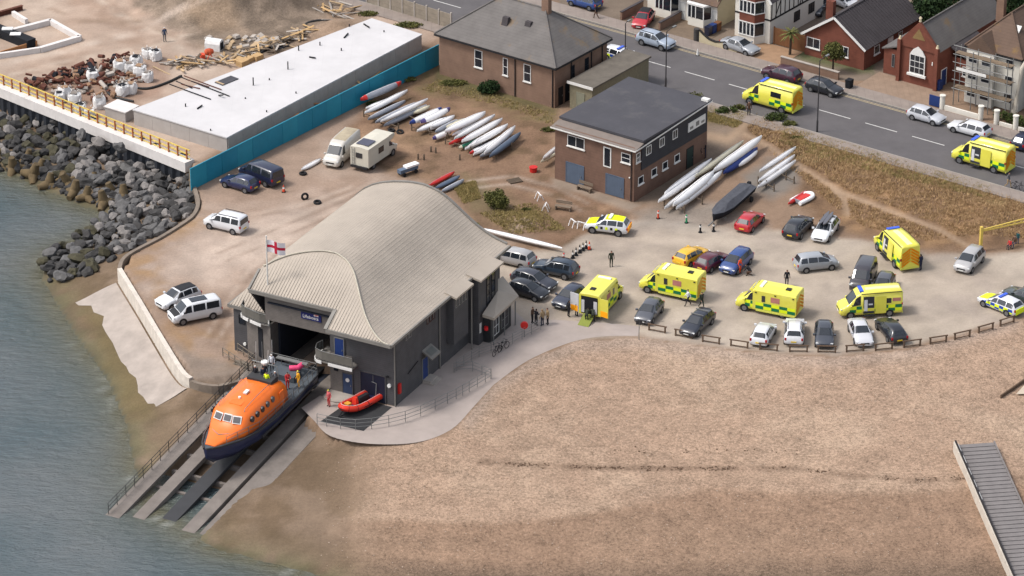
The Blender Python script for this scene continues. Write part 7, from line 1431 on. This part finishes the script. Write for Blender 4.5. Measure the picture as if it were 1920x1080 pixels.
SK = mat('skin_light', lin(205, 158, 134, .7), .6, namt=.04); SK2 = mat('skin_tan', lin(170, 122, 98, .7), .6, namt=.04); HRs = {'d': mat('hair_dark', lin(48, 38, 34, .55), .8), 'b': mat('hair_fair', lin(170, 140, 96, .6), .8), 'g': mat('hair_grey', lin(140, 136, 132, .6), .8), 'h': mat('helmet_white', lin(222, 222, 220, .75), .4), 'y': mat('helmet_yellow', lin(226, 216, 60, .8), .4)}
def cloth(nm, *c, k=.6): return mat('cloth_'+nm, lin(*c, k), .9, nscale=6, namt=.14)
CL = dict(green=cloth('dark_green', 62, 68, 56), black=cloth('black', 44, 44, 50), white=cloth('white', 220, 222, 228, k=.75), orange=cloth('orange', 240, 92, 40, k=.8), tan=cloth('tan', 178, 152, 116), red=cloth('red', 206, 60, 62, k=.75), navy=cloth('navy', 44, 50, 74), hivis=cloth('hi_vis', 218, 236, 40, k=.85), amber=cloth('amber', 236, 168, 40, k=.8), grey=cloth('grey', 112, 112, 116), pink=cloth('pink', 224, 110, 112, k=.75), brown=cloth('brown', 104, 78, 62), teal=cloth('teal', 48, 110, 116), denim=cloth('denim', 70, 84, 112))
def person(label, c, face, pose='stand', top='black', legs='black', hair='d', skin=None, scale=1.0, loc=None, rz=None):
    me = person_mesh(pose); q = loc if loc is not None else P(*c)
    o = obj('person', me, None, q, rz if rz is not None else dirpx(c, (c[0]+face[0], c[1]+face[1])) if c else 0); o.scale = (scale,)*3
    for i, m_ in enumerate((skin or SK, HRs[hair], CL[top], CL[legs], M_black)): o.material_slots[i].link = 'OBJECT'; o.material_slots[i].material = m_
    return tag(o, label, 'person')
person('person in dark green uniform standing alone above the open ambulance', (1146, 500), (10, 20), 'stand', 'green', 'green')
person('person in a dark jacket leftmost of the group by the station porch', (998, 606), (30, 5), 'arms', 'brown', 'black'); person('person with bent arms second in the group by the porch', (1005, 610), (20, -10), 'arms', 'black', 'black'); person('fair haired person in a tan top in the group by the porch', (1017, 611), (-20, -10), 'stand', 'tan', 'navy', 'b'); person('person in a tan and black outfit rightmost of the porch group', (1027, 608), (-30, 5), 'stand', 'tan', 'black')
person('person in black left of the ambulance rear doors', (1066, 594), (20, -5), 'stand', 'black', 'black'); person('person in dark green at the ambulance rear door', (1081, 593), (20, -10), 'arms', 'green', 'black')
person('crew member in green bending at the ambulance ramp', (1100, 605), (8, -14), 'bend', 'green', 'green'); person('second crew member stooping beside the ambulance ramp', (1112, 604), (-2, -14), 'bend', 'green', 'black')
person('person in a white shirt walking past the box ambulance', (1290, 573), (-20, 3), 'walk', 'white', 'black'); person('person in dark green walking behind the box ambulance', (1315, 578), (12, 10), 'walk', 'green', 'green')
person('person in orange high visibility clothing beside the blue car', (1387, 513), (20, 6), 'stand', 'orange', 'orange'); person('person in black kneeling beside the blue car', (1406, 517), (-20, -4), 'kneel', 'black', 'brown')
person('person in black behind the middle box ambulance', (1475, 536), (5, 15), 'stand', 'black', 'black'); person('person in dark clothes right of the chevron ambulance', (1726, 507), (-15, -5), 'stand', 'navy', 'navy')
person('person in dark clothes on the grass beside the road ambulance', (1404, 218), (5, 15), 'stand', 'brown', 'black'); person('person in a dark jacket left of the pair at the club side door', (1312, 300), (10, -2), 'stand', 'black', 'black'); person('person with grey hair right of the pair at the club side door', (1321, 296), (-10, 4), 'arms', 'black', 'navy', 'g')
person('pedestrian in dark clothes on the far pavement at the top', (1118, 36), (-20, -6), 'walk', 'black', 'brown')
person('person in a grey top with a bicycle at the right edge of the road', (1890, 352), (20, 6), 'walk', 'grey', 'tan'); bicycle(1908, 356, 'bicycle at the right edge below the road ambulance', -36)
person('crew member in red kit beside the slipway', (617, 762), (-14, 6), 'stand', 'pink', 'red', 'y')
person('child in red sitting below the yellow barrier', (1893, 466), (-10, 6), 'sit', 'red', 'navy', scale=.8); person('child in blue standing below the yellow barrier', (1908, 457), (-10, 6), 'stand', 'teal', 'denim', scale=.75); person('adult seated behind the red clad child', (1902, 463), (-10, 6), 'sit', 'brown', 'denim')
person('worker in blue grey clothes on the building site', (309, 78), (10, 10), 'stand', 'denim', 'grey', 'h')
LBM = Matrix.Translation(lb.location) @ lb.rotation_euler.to_matrix().to_4x4()
for lab, x, y, z, top, hair, pose in (('crew member in black at the port side of the upper cockpit', -.9, -5.6, 3.25, 'black', 'h', 'stand'), ('crew member in yellow high visibility vest in the cockpit', .5, -6.0, 3.15, 'hivis', 'd', 'stand'), ('crew member in navy at the cockpit wheel', -.2, -5.5, 3.2, 'navy', 'd', 'arms'), ('crew member in grey at the cockpit starboard side', 1.0, -5.4, 3.0, 'grey', 'h', 'stand'), ('crew member in a white helmet on the aft deck', -1.5, -3.2, 1.78, 'black', 'h', 'stand'), ('crew member in red kit on the aft deck', 1.1, -3.6, 1.78, 'red', 'd', 'arms'), ('crew member in amber kit by the starboard rail', 1.9, -3.0, 1.78, 'amber', 'y', 'stand'), ('crew member in amber and black near the wheelhouse', .5, -4.2, 1.78, 'amber', 'd', 'bend'), ('crew member in white at the port rail', -1.7, -1.6, 1.78, 'white', 'h', 'stand')):
    person(lab+' of the lifeboat', None, None, pose, top, 'black' if top not in ('red', 'amber') else top, hair, loc=LBM @ Vector((x, y, z)), rz=BA+R(-90+rng.uniform(-60, 60)))
# ================================================================ plants
M_bark = mat('bark', lin(92, 78, 66, .55), .95, nscale=4, namt=.25)
def leafmat(nm, c1, c2, k=.55):
    if nm in _mats: return _mats[nm]
    m = mat(nm, lin(*c1, k), .8, spec=.15, nscale=.9, namt=.1); t = m.node_tree; N = t.nodes; L = t.links; b = N['Principled BSDF']
    oi = N.new('ShaderNodeTexCoord'); nz = N.new('ShaderNodeTexNoise'); nz.inputs['Scale'].default_value = 1.6; nz.inputs['Detail'].default_value = 5; L.new(oi.outputs['Object'], nz.inputs['Vector'])
    cr = N.new('ShaderNodeValToRGB'); cr.color_ramp.elements[0].position = .36; cr.color_ramp.elements[1].position = .64; cr.color_ramp.elements[0].color = lin(*c1, k); cr.color_ramp.elements[1].color = lin(*c2, k)
    L.new(nz.outputs['Fac'], cr.inputs[0]); L.new(cr.outputs[0], b.inputs['Base Color']); return m
LF = leafmat('leaf_green', (62, 78, 40), (104, 116, 62)); LFD = leafmat('leaf_dark', (40, 60, 38), (70, 92, 52)); LFY = leafmat('leaf_olive', (92, 96, 54), (134, 132, 76)); LFG = leafmat('leaf_grass_dry', (166, 136, 100), (202, 170, 128), .76); LFG2 = leafmat('leaf_grass_olive', (150, 136, 88), (182, 162, 110), .74)
def leaf_cloud(blobs, n, size, seed, flat_=.0):
    """leaf sized faces spread through several overlapping lobes"""
    r = np.random.default_rng(seed); blobs = np.array(blobs, float); vol = blobs[:, 3]*blobs[:, 4]*blobs[:, 5]; pick = r.choice(len(blobs), n, p=vol/vol.sum()); bl = blobs[pick]
    d = r.normal(size=(n, 3)); d /= np.linalg.norm(d, axis=1)[:, None]; rad = r.random(n)**.45; C = bl[:, :3]+d*rad[:, None]*bl[:, 3:6]
    keep = (vnoise(C[:, 0]*3+C[:, 2]*2.1, C[:, 1]*3-C[:, 2]*1.7, 1.0, seed) > .26) & (C[:, 2] > .03); C = C[keep]; d = d[keep]; n = len(C)
    u = r.normal(size=(n, 3))+d*.2; u /= np.linalg.norm(u, axis=1)[:, None]; v = np.cross(u, r.normal(size=(n, 3))); v /= np.linalg.norm(v, axis=1)[:, None]; s = (size*(.6+.8*r.random(n)))[:, None]
    V = np.stack([C-u*s, C+v*s*.55, C+u*s, C-v*s*.55], 1).reshape(-1, 3); F = np.arange(n*4).reshape(-1, 4)
    me = bpy.data.meshes.new('crown'); me.from_pydata(V.tolist(), [], F.tolist()); me.update(); return me
def tree(name, label, cat, loc, blobs, n, size, m, trunk=None, seed=1, group=None):
    t = thing(name, label, cat, loc, 0, group); me = leaf_cloud(blobs, n, size, seed); me.materials.append(m); obj('crown', me, t)
    mb = MB(); hgt = trunk or .5; r0 = .05+hgt*.03; mb.tube([(0, 0, -.05), (.03, .02, hgt*.5), (0, .04, hgt)], [r0*1.3, r0, r0*.7], 7)
    for b in blobs[:5]: mb.tube([(0, .03, hgt*.8), ((b[0])*.5, b[1]*.5, (hgt*.8+b[2])*.5), (b[0], b[1], b[2])], [r0*.6, r0*.4, r0*.15], 5)
    mb.build('trunk', M_bark, t); return t
tree('round_bush', 'round green bush behind the boathouse roof', 'bush', P(930, 390), [(0, 0, .9, 1.1, 1.0, .8), (-.6, .1, 1.2, .8, .8, .6), (.5, -.2, .8, .9, .8, .7), (.3, .3, 1.5, .6, .6, .5)], 2600, .13, LFY, .6, 2)
tree('dark_bush', 'dark green bush against the slate roofed house wall', 'bush', P(917, 176), [(0, 0, .8, 1.2, .8, .75), (.5, 0, 1.0, .7, .6, .6), (-.6, .1, .6, .7, .6, .5)], 2200, .12, LFD, .5, 3)
for i, (x, y, sx, h_, m_, lab) in enumerate(((1300, 184, 1.4, .7, LFY, 'low olive shrub at the road corner of the club roof'), (1362, 212, 1.6, .8, LF, 'green shrub left of the person near the road ambulance'), (1385, 205, 1.0, .6, LFY, 'small olive shrub behind the person near the road'), (1455, 226, 1.7, 1.0, LF, 'leafy shrub below the rear of the road ambulance'), (1480, 236, 1.1, .6, LFY, 'low shrub right of the leafy shrub by the road'), (760, 152, 1.6, .5, LFY, 'weeds at the foot of the hoarding end'), (850, 158, 2.0, .45, LFY, 'weeds along the slate roofed house wall'), (1030, 245, 1.2, .4, LFY, 'weeds beside the club left wall'), (690, 28, 1.6, .4, LFY, 'weeds left along the concrete panel fence'), (765, 50, 2.2, .5, LFY, 'weeds right along the concrete panel fence'), (880, 425, 1.3, .5, LFY, 'scrub below the boathouse rear eave'), (1490, 262, 1.2, .4, LFY, 'tuft of weeds beside the lamp post'), (700, 196, 1.0, .4, LF, 'weeds under the first boat rack'), (986, 395, .7, .3, LFY, 'weeds between bush and trestles'))):
    tree('shrub', lab, 'shrub', P(x, y), [(0, 0, h_*.5, sx*.6, sx*.4, h_*.5), (sx*.4, .1, h_*.4, sx*.4, sx*.3, h_*.4), (-sx*.4, -.1, h_*.4, sx*.4, sx*.3, h_*.4)], int(600*sx), .1, m_, h_*.5, 20+i)
tree('street_tree', 'small leafy tree in front of the brick bungalow', 'tree', RP(-6.2, 9.4), [(0, 0, 2.6, 1.1, 1.0, 1.0), (.5, .2, 2.0, .9, .8, .7), (-.5, -.1, 2.2, .8, .8, .7), (.2, -.3, 3.1, .7, .7, .5)], 2200, .14, LFY, 1.9, 40)
t = thing('palm_tree', 'palm tree beside the wooden gate', 'palm', RP(-12.6, 10.8)); mb = MB(); mb.tube([(0, 0, 0), (.05, 0, 1.4), (.02, .05, 2.6)], [.16, .12, .1], 8); mb.build('trunk', M_bark, t)
for k in range(26):
    a = k*2.4; e = .9-.05*k; mb = MB(); pts = [Vector((0, 0, 2.6))]; L_ = 1.3
    for s in (.35, .7, 1.0): pts.append(Vector((math.cos(a)*L_*s*math.cos(e), math.sin(a)*L_*s*math.cos(e), 2.6+L_*s*math.sin(e)-.5*s*s)))
    mb.loft([[p+Vector((-math.sin(a)*w_, math.cos(a)*w_, 0)), p+Vector((0, 0, .04)), p-Vector((-math.sin(a)*w_, math.cos(a)*w_, 0))] for p, w_ in zip(pts, (.03, .12, .1, .01))], False, False, False); mb.build('frond', LFY, t)
for i, (s, t_, h_, lab) in enumerate(((-3.5, 25.5, 5.5, 'dense dark tree left behind the chapel'), (1.5, 27.5, 6.5, 'tallest dense dark tree behind the chapel'), (5.5, 29, 6.0, 'dense dark tree right behind the chapel'), (-1.0, 31, 6.5, 'dark tree at the very top edge behind the bungalow'), (9.5, 31, 6.0, 'dark tree at the top edge behind the scaffolded house'))):
    tree('dense_tree', lab, 'tree', RP(s, t_), [(0, 0, h_*.55, 2.4, 2.2, h_*.4), (1.3, .4, h_*.7, 1.5, 1.5, 1.3), (-1.4, -.3, h_*.5, 1.6, 1.5, 1.4), (.4, -1.3, h_*.45, 1.5, 1.3, 1.3), (-.3, .8, h_*.85, 1.3, 1.3, 1.1)], 5200, .2, LFD, h_*.5, 60+i, 'trees behind the chapel')
hg = lot('hedge', 'clipped green hedge before the end house', 14.6, 8.6, 'hedge'); me = leaf_cloud([(x*.7, .5, .6, .6, .55, .6) for x in range(10)], 3500, .1, 80); me.materials.append(LF); obj('foliage', me, hg); mb = MB()
for x in range(7): mb.tube([(x, .5, 0), (x+.1, .5, .8)], [.04, .02], 5)
mb.build('stem', M_bark, hg)
# ---- dry grass: blades too many to count
def grass(name, label, polys, n, h0, h1, m, seed):
    r = np.random.default_rng(seed); xs_ = []; 
    for poly, share in polys:
        p = np.array(poly); k = 0; need = int(n*share)
        while k < need:
            x = r.uniform(p[:, 0].min(), p[:, 0].max(), 4000); y = r.uniform(p[:, 1].min(), p[:, 1].max(), 4000); ok = inpoly(x, y, poly); ok &= (r.random(4000) < .35+.65*thr(fbm(x*.06, y*.12, 1.2, seed+5, 3), .35, .6))
            for q in TRAILS: ok &= pdist(x, y, q) > 6.5
            q = [P(a, b) for a, b in zip(x[ok], y[ok])]; xs_ += [(v.x, v.y) for v in q]; k += len(q)
    X = np.array(xs_); n = len(X); Z = np.array([gz(a, b) for a, b in X]); clump = 5; V = []; F = []
    ang = r.uniform(0, 6.28, (n, clump)); ln_ = r.uniform(h0, h1, (n, clump)); lean = r.normal(.25, .25, (n, clump)); off = r.normal(0, .09, (n, clump, 2)); wd = .035
    bx = X[:, None, 0]+off[..., 0]; by = X[:, None, 1]+off[..., 1]; ca, sa = np.cos(ang), np.sin(ang); tx = bx+ca*ln_*lean+.12*ln_; ty = by+sa*ln_*lean; tz = Z[:, None]+ln_
    b0 = np.stack([bx-sa*wd, by+ca*wd, np.broadcast_to(Z[:, None]-.03, bx.shape)], -1); b1 = np.stack([bx+sa*wd, by-ca*wd, np.broadcast_to(Z[:, None]-.03, bx.shape)], -1); tp = np.stack([tx, ty, tz], -1)
    V = np.stack([b0, b1, tp], 2).reshape(-1, 3); me = bpy.data.meshes.new(name); me.from_pydata(V.tolist(), [], np.arange(len(V)).reshape(-1, 3).tolist()); me.update(); me.materials.append(m); o = stuff(obj(name, me)); tag(o, label, 'grass'); return o
TRAILS = [[(1395, 250), (1450, 280), (1520, 325), (1580, 362), (1680, 400), (1760, 430), (1830, 470)], [(1560, 352), (1583, 375), (1588, 400)], [(1330, 255), (1365, 262), (1400, 230), (1410, 215)]]
bank = [(1400, 225), (1430, 222), (1530, 262), (1640, 294), (1760, 330), (1930, 382), (1930, 448), (1830, 440), (1740, 452), (1620, 425), (1560, 385), (1520, 350), (1450, 290), (1410, 262)]
grass('dry_grass', 'long dry brown grass covering the bank below the road', [(bank, 1.0)], 8000, .1, .3, LFG, 91)
grass('olive_grass', 'olive green grass along the top of the bank by the pavement', [([(1470, 240), (1560, 262), (1700, 305), (1860, 352), (1850, 372), (1700, 340), (1560, 305), (1460, 270)], .7), ([(1290, 190), (1350, 205), (1420, 215), (1380, 240), (1330, 228)], .3)], 2600, .12, .3, LFG2, 92)
grass('yard_grass', 'patches of weedy grass in the boat yard', [([(820, 150), (900, 168), (1040, 215), (1035, 235), (960, 205), (880, 185), (790, 170)], .5), ([(850, 350), (890, 340), (900, 372), (870, 382)], .2), ([(900, 400), (1000, 380), (1060, 430), (960, 440)], .3)], 420, .1, .22, LFG2, 93)

# ---- strand line of weed and loose stones on the shingle
def scatter(name, label, cat, pts, m, s0, s1, seed, flat_=.6):
    r = random.Random(seed); mb = MB()
    for x, y in pts:
        q = G(x, y); s_ = r.uniform(s0, s1); me_ = small_[r.randrange(5)]; mb.M = Matrix.Translation((q.x, q.y, q.z+s_*.2)) @ Matrix.Rotation(r.uniform(0, 6), 4, 'Z') @ Matrix.Diagonal((s_*r.uniform(.7, 1.5), s_, s_*flat_, 1))
        mb.add([v.co for v in me_.vertices], [tuple(p.vertices) for p in me_.polygons], False)
    return tag(stuff(mb.build(name, m)), label, cat)
r9 = random.Random(12); berm = [(900, 868), (1130, 877), (1300, 879), (1480, 877), (1580, 889), (1700, 900), (1800, 896), (1920, 893)]; pts = []
for (x0, y0), (x1, y1) in zip(berm[:-1], berm[1:]):
    for k in range(int((x1-x0)/2.2)):
        u = r9.random(); x = x0+(x1-x0)*u
        if vnoise(np.array([x]), np.array([3.0]), 34, 8)[0] > .38: pts.append((x, y0+(y1-y0)*u+r9.gauss(0, 2.2)))
for k in range(40): pts.append((r9.uniform(1130, 1500), 845+r9.gauss(0, 3)))
scatter('seaweed_line', 'broken dark line of dried weed along the shingle ridge', 'seaweed', pts, mat('dry_weed', lin(92, 68, 50, .55), .95), .04, .1, 14, .35)
pts = []
while len(pts) < 2200:
    x, y = r9.uniform(600, 1920), r9.uniform(640, 1078)
    q = P(x, y, -1.2)
    if inpoly(np.array([q.x]), np.array([q.y]), LAND_EDGE+[(5000, -1000, 0), (5000, -6000, 0), (-6000, -6000, 0), (-6000, 200, 0)])[0] and not (x > 1770 and y > 830): pts.append((x, y))
scatter('beach_stones', 'larger loose stones lying over the shingle beach', 'stones', pts[:1100], mat('pale_stone', lin(196, 176, 156, .62), .9), .03, .075, 15); scatter('beach_stones', 'darker loose stones lying over the shingle beach', 'stones', pts[1100:], mat('brown_stone', lin(150, 122, 98, .6), .9), .03, .07, 16)
# ================================================================ building site clutter
M_rust = mat('rusty_steel', lin(112, 68, 54, .58), .9, nscale=3, namt=.3); M_bag = mat('bulk_bag', lin(226, 224, 222, .76), .85, nscale=3, namt=.1); M_ply = mat('plywood', lin(206, 170, 122, .64), .85, nscale=2, namt=.12); M_timb = mat('new_timber', lin(204, 176, 140, .64), .9, namt=.14); M_hose = mat('black_hose', lin(62, 62, 62, .5), .7)
def bag_mesh(seed):
    r = random.Random(seed); mb = MB(); rings = []
    for z, k in ((0, .9), (.12, 1.02), (.45, 1.06), (.78, .98), (.9, .82), (.86, .6)): rings.append([(.48*k*math.copysign(abs(math.cos(a))**.6, math.cos(a))+r.uniform(-.04, .04), .48*k*math.copysign(abs(math.sin(a))**.6, math.sin(a))+r.uniform(-.06, .06), z+r.uniform(-.07, .07)) for a in np.linspace(0, 2*math.pi, 12, endpoint=False)])
    mb.loft(rings, True, False); return mb.mesh('bag', M_bag)
bms = [bag_mesh(i) for i in range(4)]; mb = MB(); mb.box(-.28, .28, -.26, .26, .9, .95); bfills = [mb.mesh('contents', m_) for m_ in (M_drk, mat('bag_sand', lin(176, 142, 112, .58), .95), mat('bag_rubble', lin(150, 140, 132, .58), .95))]
where = ('beside the quay handrail, leftmost of all', 'just right of the leftmost one at the quay', 'at the quay, above the handrail middle', 'nearest the handrail below the rubble', 'second nearest the handrail below the rubble', 'right of the pair at the handrail', 'among the rusty chain on the left', 'at the top left of the bag cluster', 'in the centre of the bag cluster', 'at the top of the bag cluster', 'at the right of the bag cluster', 'at the lower right of the bag cluster', 'beside the hose loop', 'half flattened by the hose loop', 'far up by the blue grey worker', 'standing apart near the timber')
for i, (x, y) in enumerate(((112, 190), (122, 182), (140, 194), (150, 214), (168, 220), (187, 202), (174, 150), (225, 134), (243, 136), (256, 124), (262, 142), (277, 152), (230, 178), (246, 174), (277, 108), (292, 112))):
    t = thing('bulk_bag', 'white bulk bag '+where[i], 'bag', P(x, y), R(rng.uniform(0, 90)), 'white bulk bags on the building site'); s_ = rng.uniform(1.15, 1.5); t.scale = (s_,)*3; obj('sack', bms[i % 4], t); obj('contents', bfills[i % 3], t)
    for q in ((.4, .4), (-.4, .4), (.4, -.4), (-.4, -.4)): mb = MB(); mb.tube([(q[0], q[1], .85), (q[0]*.8, q[1]*.8, 1.1), (q[0]*.5, q[1]*.5, .93)], .02, 4); mb.build('lifting_loop', M_bag, t)
def heap(name, label, cat, poly, n, maker, m, seed, hmax=.6):
    r = random.Random(seed); c = P(sum(p[0] for p in poly)/len(poly), sum(p[1] for p in poly)/len(poly)); t = thing(name, label, cat, c); xs = [p[0] for p in poly]; ys = [p[1] for p in poly]; k = 0
    while k < n:
        x, y = r.uniform(min(xs), max(xs)), r.uniform(min(ys), max(ys))
        if not inpoly(np.array([x]), np.array([y]), poly)[0]: continue
        q = P(x, y)-c; mb = MB(); mb.at((q.x, q.y, r.uniform(0, hmax)), r.uniform(0, 6.3), r.uniform(-.4, .4), r.uniform(-.3, .3)); maker(mb, r); mb.build('piece', m if not isinstance(m, list) else r.choice(m), t); k += 1
    return t
def chain(mb, r):
    if r.random() < .45: l = r.uniform(.3, .8); mb.tube([(-l, 0, .2), (l, 0, .2)], r.uniform(.12, .3), 9)
    else: mb.tube([(-.5, 0, .1), (-.2, .25, .2), (.2, -.2, .15), (.55, .1, .1)], r.uniform(.08, .16), 6)
def blockp(mb, r): s = r.uniform(.2, .5); mb.box(-s, s, -s*.7, s*.7, 0, s*.6, .05, .04)
def plank(mb, r): l = r.uniform(.8, 1.9); mb.box(-l, l, -.11, .11, 0, .07)
def pipe(mb, r): l = r.uniform(.6, 1.4); mb.tube([(-l, 0, .1), (l, 0, .1)], .1, 8)
heap('scrap_heap', 'long heap of rusty chain and scrap on the building site', 'scrap', [(45, 150), (60, 172), (90, 165), (190, 130), (230, 115), (240, 108), (180, 112), (110, 138)], 60, chain, [M_rust, M_drk, M_rust], 1, .4); heap('scrap_heap', 'second rusty scrap heap among the white bulk bags', 'scrap', [(100, 165), (130, 178), (200, 165), (280, 150), (240, 120), (190, 128), (160, 150)], 42, chain, [M_rust, M_rust, M_conc], 2, .35)
heap('rubble_heap', 'broken concrete rubble around the bulk bags', 'rubble', [(70, 165), (120, 185), (190, 195), (260, 160), (270, 135), (230, 115), (120, 140)], 90, blockp, [M_conc, M_rust, mat('earth_lump', lin(168, 132, 104, .58), .95)], 3, .3)
heap('timber_stack', 'loose timber and boards along the back of the white deck', 'timber', [(318, 118), (345, 128), (470, 118), (600, 60), (590, 50), (470, 95), (400, 105)], 70, plank, [M_timb, M_ply, M_conc, M_rack], 4, .5); heap('timber_stack', 'boards lying beyond the far end of the white deck', 'timber', [(590, 30), (640, 48), (700, 38), (640, 5), (580, 10)], 16, plank, [M_timb, M_conc, M_ply], 5, .3); heap('rubble_heap', 'rubble scattered at the foot of the spoil heap', 'rubble', [(380, 75), (420, 100), (520, 88), (560, 70), (470, 70)], 60, blockp, [M_conc, M_conc, M_timb], 6, .2)
heap('pipe_stack', 'grey and brown pipes beside the back edge of the deck', 'pipes', [(440, 110), (470, 118), (560, 85), (550, 72), (500, 85)], 14, pipe, [M_rack, M_conc, M_drk], 7, .3); heap('timber_stack', 'timber offcuts in the gap behind the teal hoarding', 'timber', [(520, 238), (530, 242), (720, 145), (760, 120), (750, 118)], 14, plank, [M_timb, M_ply, mat('orange_board', lin(196, 138, 92, .62), .9)], 8, .3)
for lab, pts in (('black hose looped beside the white deck corner', [(250, 190), (215, 182), (200, 170), (205, 158), (240, 162), (275, 166), (310, 156), (340, 142)]), ('black hose coiled at the far end of the deck', [(632, 42), (600, 38), (575, 44), (578, 54), (605, 60)]), ('black hose trailing along the back of the deck', [(470, 110), (500, 92), (530, 76), (545, 68)])):
    pp = catmull([P(x, y, .12) for x, y in pts], 5); o_ = pp[0].copy(); mb = MB(); mb.tube([p-o_ for p in pp], .14, 7); tag(mb.build('hose', M_hose, None, o_), lab, 'hose')
# rods and pipes lying over the deck corner
t = thing('rod_bundle', 'dark steel rods lying over the left corner of the white deck', 'rods', P(320, 160, ZS)); o_ = P(320, 160, ZS)
for a, b in (((318, 158), (395, 186)), ((335, 143), (430, 180)), ((345, 142), (415, 168)), ((330, 152), (360, 165)), ((340, 158), (375, 166)), ((352, 150), (392, 163))): mb = MB(); mb.tube([P(*a, ZS+.1)-o_, P(*b, ZS+.1)-o_], .06, 6); mb.build('rod', M_rust if a[0] in (340, 352, 345) else M_drk, t)
t = thing('plywood_stack', 'yellow plywood boxes stacked at the back of the deck', 'boxes', P(455, 122), R(50))
for x, y, s_ in ((0, 0, .6), (1.1, .2, .5), (2.2, -.1, .55), (.4, 1.0, .45)): mb = MB(); mb.box(x-s_, x+s_, y-s_*.8, y+s_*.8, 0, s_); mb.build('box', M_ply, t)
t = thing('black_sheet', 'dark grey sheet laid against the back edge of the deck', 'sheet', P(425, 152, ZS), R(48)); mb = MB(); mb.box(-1.2, 1.2, -.6, .6, .01, .09); mb.build('board', M_felt, t); mb = MB(); mb.box(-1.1, -.9, -.6, .6, .091, .14); mb.build('batten', M_timb, t)
t = thing('cement_mixer', 'orange cement mixer on the building site', 'mixer', P(392, 112), R(20)); mb = MB(); mb.loft([[(x, r_*math.cos(a), .95+r_*math.sin(a)) for a in np.linspace(0, 2*math.pi, 14, endpoint=False)] for x, r_ in ((-.45, .2), (-.3, .36), (.1, .4), (.5, .24))], True, False); mb.build('drum', mat('mixer_orange', lin(204, 92, 56, .66), .7, nscale=3, namt=.2), t)
for y in (-.6, .6): mb = MB(); mb.bar((-.5, y, 0), (0, y*.9, .95), .07, .07); mb.bar((.5, y, 0), (0, y*.9, .95), .07, .07); mb.build('frame', M_cone, t)
mb = MB(); mb.box(-.9, -.5, -.35, .35, .1, .8); mb.build('engine_box', M_cone, t)
t = thing('water_tank', 'white round topped tank beside the orange mixer', 'tank', P(402, 92), R(-20)); mb = MB(); mb.loft([[(x, -.6, 0), (x, -.6, .8), (x, -.4, 1.15), (x, 0, 1.28), (x, .4, 1.15), (x, .6, .8), (x, .6, 0)] for x in (-.9, .9)], True, False); mb.build('shell', M_bag, t); mb = MB(); mb.box(.901, .93, -.4, .4, .1, .95); mb.build('opening', M_drk, t)
heap('timber_stack', 'timber beams crossing left of the deck corner', 'timber', [(285, 118), (300, 135), (350, 128), (370, 115), (330, 108)], 9, plank, [M_timb, M_conc], 11, .2)
# foundation walls at the left, steel beam
fo = thing('foundation_walls', 'new concrete foundation walls around a pit at the left edge', 'foundation', P(90, 80)); o_ = P(90, 80)
for a, b, wd in (((-20, 75), (95, 45), .5), ((95, 45), (150, 76), .5), ((150, 76), (75, 98), .5), ((25, 30), (50, 45), .4), ((75, 98), (-20, 112), .4)):
    A = P(*a)-o_; B = P(*b)-o_; mb = MB(); mb.bar(A+Vector((0, 0, .3)), B+Vector((0, 0, .3)), wd, .6); mb.build('wall_strip', M_cap, fo)
mb = MB(); mb.bar(P(-10, 62)-o_+Vector((0, 0, .5)), P(60, 90)-o_+Vector((0, 0, .5)), 1.2, 1.0); mb.build('shutter_box', M_drk, fo); mb = MB(); mb.bar(P(70, 86)-o_+Vector((0, 0, .3)), P(-10, 110)-o_+Vector((0, 0, .3)), .12, .7); mb.build('formwork', mat('orange_board', (0,)*4), fo)
for a in ((15, 70), (30, 80)): q = P(*a)-o_; mb = MB(); mb.box(q.x-.6, q.x+.6, q.y-.4, q.y+.4, 1.01, 1.1); mb.build('white_sheet', M_bag, fo)
t = thing('steel_beam', 'rusty steel beam lying at the top left corner', 'beam', P(0, 30), dirpx((0, 30), (50, 16))); mb = MB(); mb.box(-2, 3.0, -.2, .2, 0, .05); mb.box(-2, 3.0, -.03, .03, .05, .5); mb.box(-2, 3.0, -.2, .2, .5, .55); mb.build('i_section', M_rust, t)
cl = thing('concrete_block', 'raised concrete block at the left end of the white deck', 'block', P(225, 222), R(-35)); mb = MB(); mb.box(-1.6, 1.2, -.5, 1.6, 0, 1.1); mb.build('core', M_pan, cl); mb = MB(); mb.box(-1.7, 1.3, -.6, 1.7, 1.101, 1.2); mb.build('top_slab', M_cap, cl)
